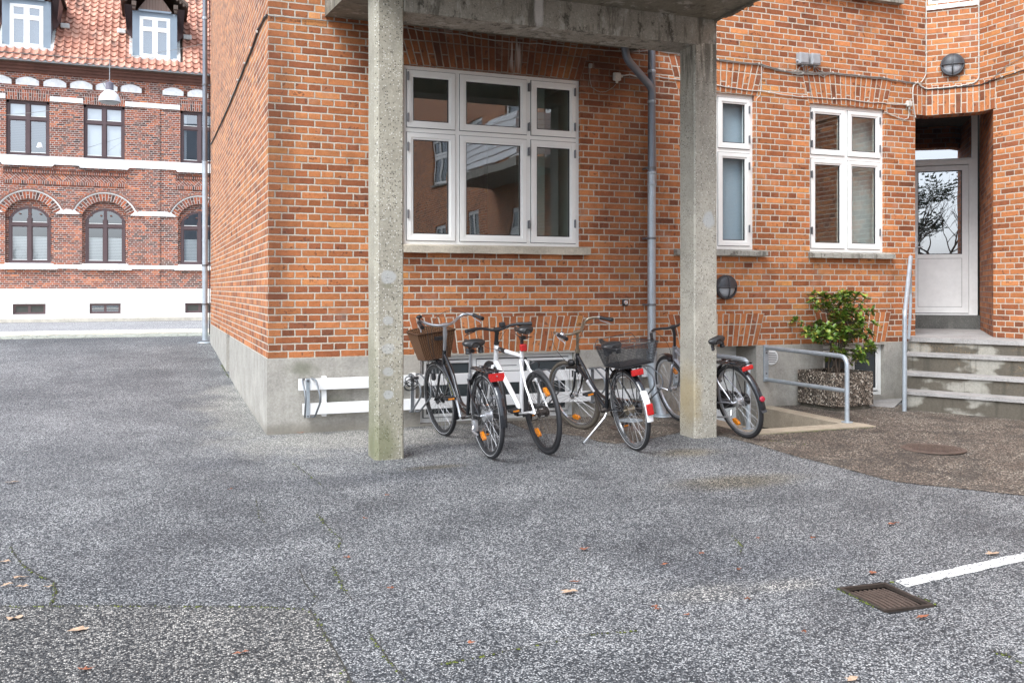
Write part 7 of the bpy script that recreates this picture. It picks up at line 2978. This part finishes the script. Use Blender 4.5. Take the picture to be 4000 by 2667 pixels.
    mb.tube([p, q], .0180, 14)
    dk = B.P('decal', mb, 'decal_silver', label='silver band with pale lettering below it')
    mb = MB()
    d = (b - a).normalized()
    text_mb(mb, 'Batavus', .036, Matrix.Translation(p.lerp(q, .55) + V(0, .0182, 0) + V(d.z, 0, -d.x) * .011) @ Matrix(((d.x, 0, d.z, 0), (0, 1, 0, 0), (d.z, 0, -d.x, 0), (0, 0, 0, 1))))
    B.P('lettering', mb, 'decal_silver', dk, smooth=False)


def bike_grey():
    x, y = 3.977, -1.695
    B = Bike('silver grey bicycle partly hidden behind the right concrete post', 'bicycle', (x, y, gz(x, y) + .002), 89.5, 14.0, 1.13, -3, GR)
    wb = B.wb
    hub, fh = V(0, 0, RW), V(wb, 0, RW)
    bb, st = V(.46, 0, .285), V(.32, 0, .66)
    wheel(B, (0, 0, RW), 'rear_wheel', hub='alloy', hubr=.033, refl=(-1.1,), stripe=False)
    wheel(B, (wb, 0, RW), 'front_wheel', hub='alloy', hubr=.018, refl=(2.1,), steer=True, stripe=False)
    frame_tubes(B, 'frame', [([B.ax(.60), B.ax(.80)], [.022, .022]), ([bb, st + V(-.01, 0, .02)], [.017, .017]),
                             ([B.ax(.76), V(.42, 0, .48)], [.0165, .0165]), ([B.ax(.66), bb], [.022, .020])], 'paint_silver')
    stays(B, hub, bb, st, 'paint_silver', .010)
    fork(B, fh, .60, 'paint_silver', .0125)
    mg = mudguard(B, 'rear_mudguard', (0, 0, RW), radians(40), radians(184), 'paint_black')
    mudguard(B, 'front_mudguard', (wb, 0, RW), radians(70), radians(140), 'paint_black', steer=True)
    mb = MB()
    q = V((RW + .03) * cos(radians(170)), 0, RW + (RW + .03) * sin(radians(170)))
    mb.lathe([(0, .024), (.012, .024), (.016, .018)], q, V(-1, 0, .2), 18)
    B.P('tail_reflector', mb, 'dark_red_lens', mg)
    mb = MB()
    mb.mesh([V(-.345, -.03, RW - .02), V(-.345, .03, RW - .02), V(-.372, .024, RW - .055), V(-.372, -.024, RW - .055)], [(0, 1, 2, 3)])
    B.P('mud_flap', mb, 'rubber', mg)
    sp = V(.24, 0, .895)
    mb = MB()
    mb.tube([st, sp + V(0, 0, -.05)], .0135, 10)
    B.P('seat_post', mb, 'alloy')
    saddle(B, sp, L=.27, W=.20)
    cl = V(wb - .27, 0, .995)
    mb = MB()
    mb.tube([B.ax(.80), B.ax(.93), cl], [.0135, .0145, .015], 10)
    mb.lathe([(-.022, .019), (.022, .019)], cl, V(0, 1, 0), 12)
    B.P('stem', mb, 'black_plastic', steer=True)
    bars(B, cl, 'trek', 'black_plastic', lever='alloy', bell=None)
    crank(B, bb, radians(250))
    chaincase(B, bb, hub, 'black_plastic')
    rk = carrier(B, -.235, .20, .70, .065, 'paint_black', hub)
    mb = MB()
    mb.bbox((-.262, -.055, .652), (-.238, .055, .69), .008)
    B.P('rear_light', mb, 'red_lens', rk, smooth=False)
    mb = MB()
    q = B.ax(.66) + V(.06, .02, .0)
    mb.lathe([(-.03, .014), (-.01, .024), (.02, .026)], q, V(1, 0, 0), 14)
    B.P('front_lamp', mb, 'black_plastic', steer=True)
    mb = MB()
    q = V(wb - .03, .07, RW + .06)
    mb.tube([V(wb, .055, RW), V(wb + .03, .085, RW + .02), V(wb + .08, .10, RW + .03)], .006, 6)
    mb.lathe([(-.028, .020), (.028, .020)], V(wb + .09, .10, RW + .04), V(1, 0, 0), 12)
    B.P('dynamo', mb, 'alloy', steer=True)
    cables(B, None, [[cl + V(0, .22, 0), cl + V(.10, .14, -.02), B.ax(.84) + V(.06, .05, 0), B.ax(.66) + V(.05, 0, 0)]])
    mb = MB()
    mb.tube(fillet([V(.05, .06, .27), V(.03, .09, .22), V(.22, .11, .20)], .02, 3), .008, 8)
    B.P('kickstand', mb, 'alloy')


def build_lock():
    c = V(1.24, -.36, .47)
    L = thing('spiral_cable_lock', 'coiled black cable lock hooked on the wheel holder beside the basket bicycle', 'bicycle lock', c)
    mb = MB()
    pts = []
    for i in range(90):
        t = i / 89
        a = 2 * pi * 5 * t
        r = .052
        pts.append(c + V(.04 - .05 * cos(a) - .045, -.02 + .05 * t, -.02 + .045 * sin(a) * (1 - .3 * t) + .03 * sin(t * 7)) + V(.02 * sin(a * .5), 0, 0))
    mb.tube(pts, .0048, 6)
    part('cable', mb, 'cable_black', L, smooth=True)
    mb = MB()
    mb.bbox((c.x + .03, c.y + .0, c.z + .02), (c.x + .08, c.y + .03, c.z + .045), .006)
    part('lock_head', mb, 'black_plastic', L)


build_ground()
build_building()
build_porch()
build_steps()
build_pit()
build_rack()
build_fixtures()
build_small()
build_opposite()
build_lamp()
build_behind()
bike_black_basket()
bike_white()
bike_mesh_basket()
bike_grey()
build_lock()
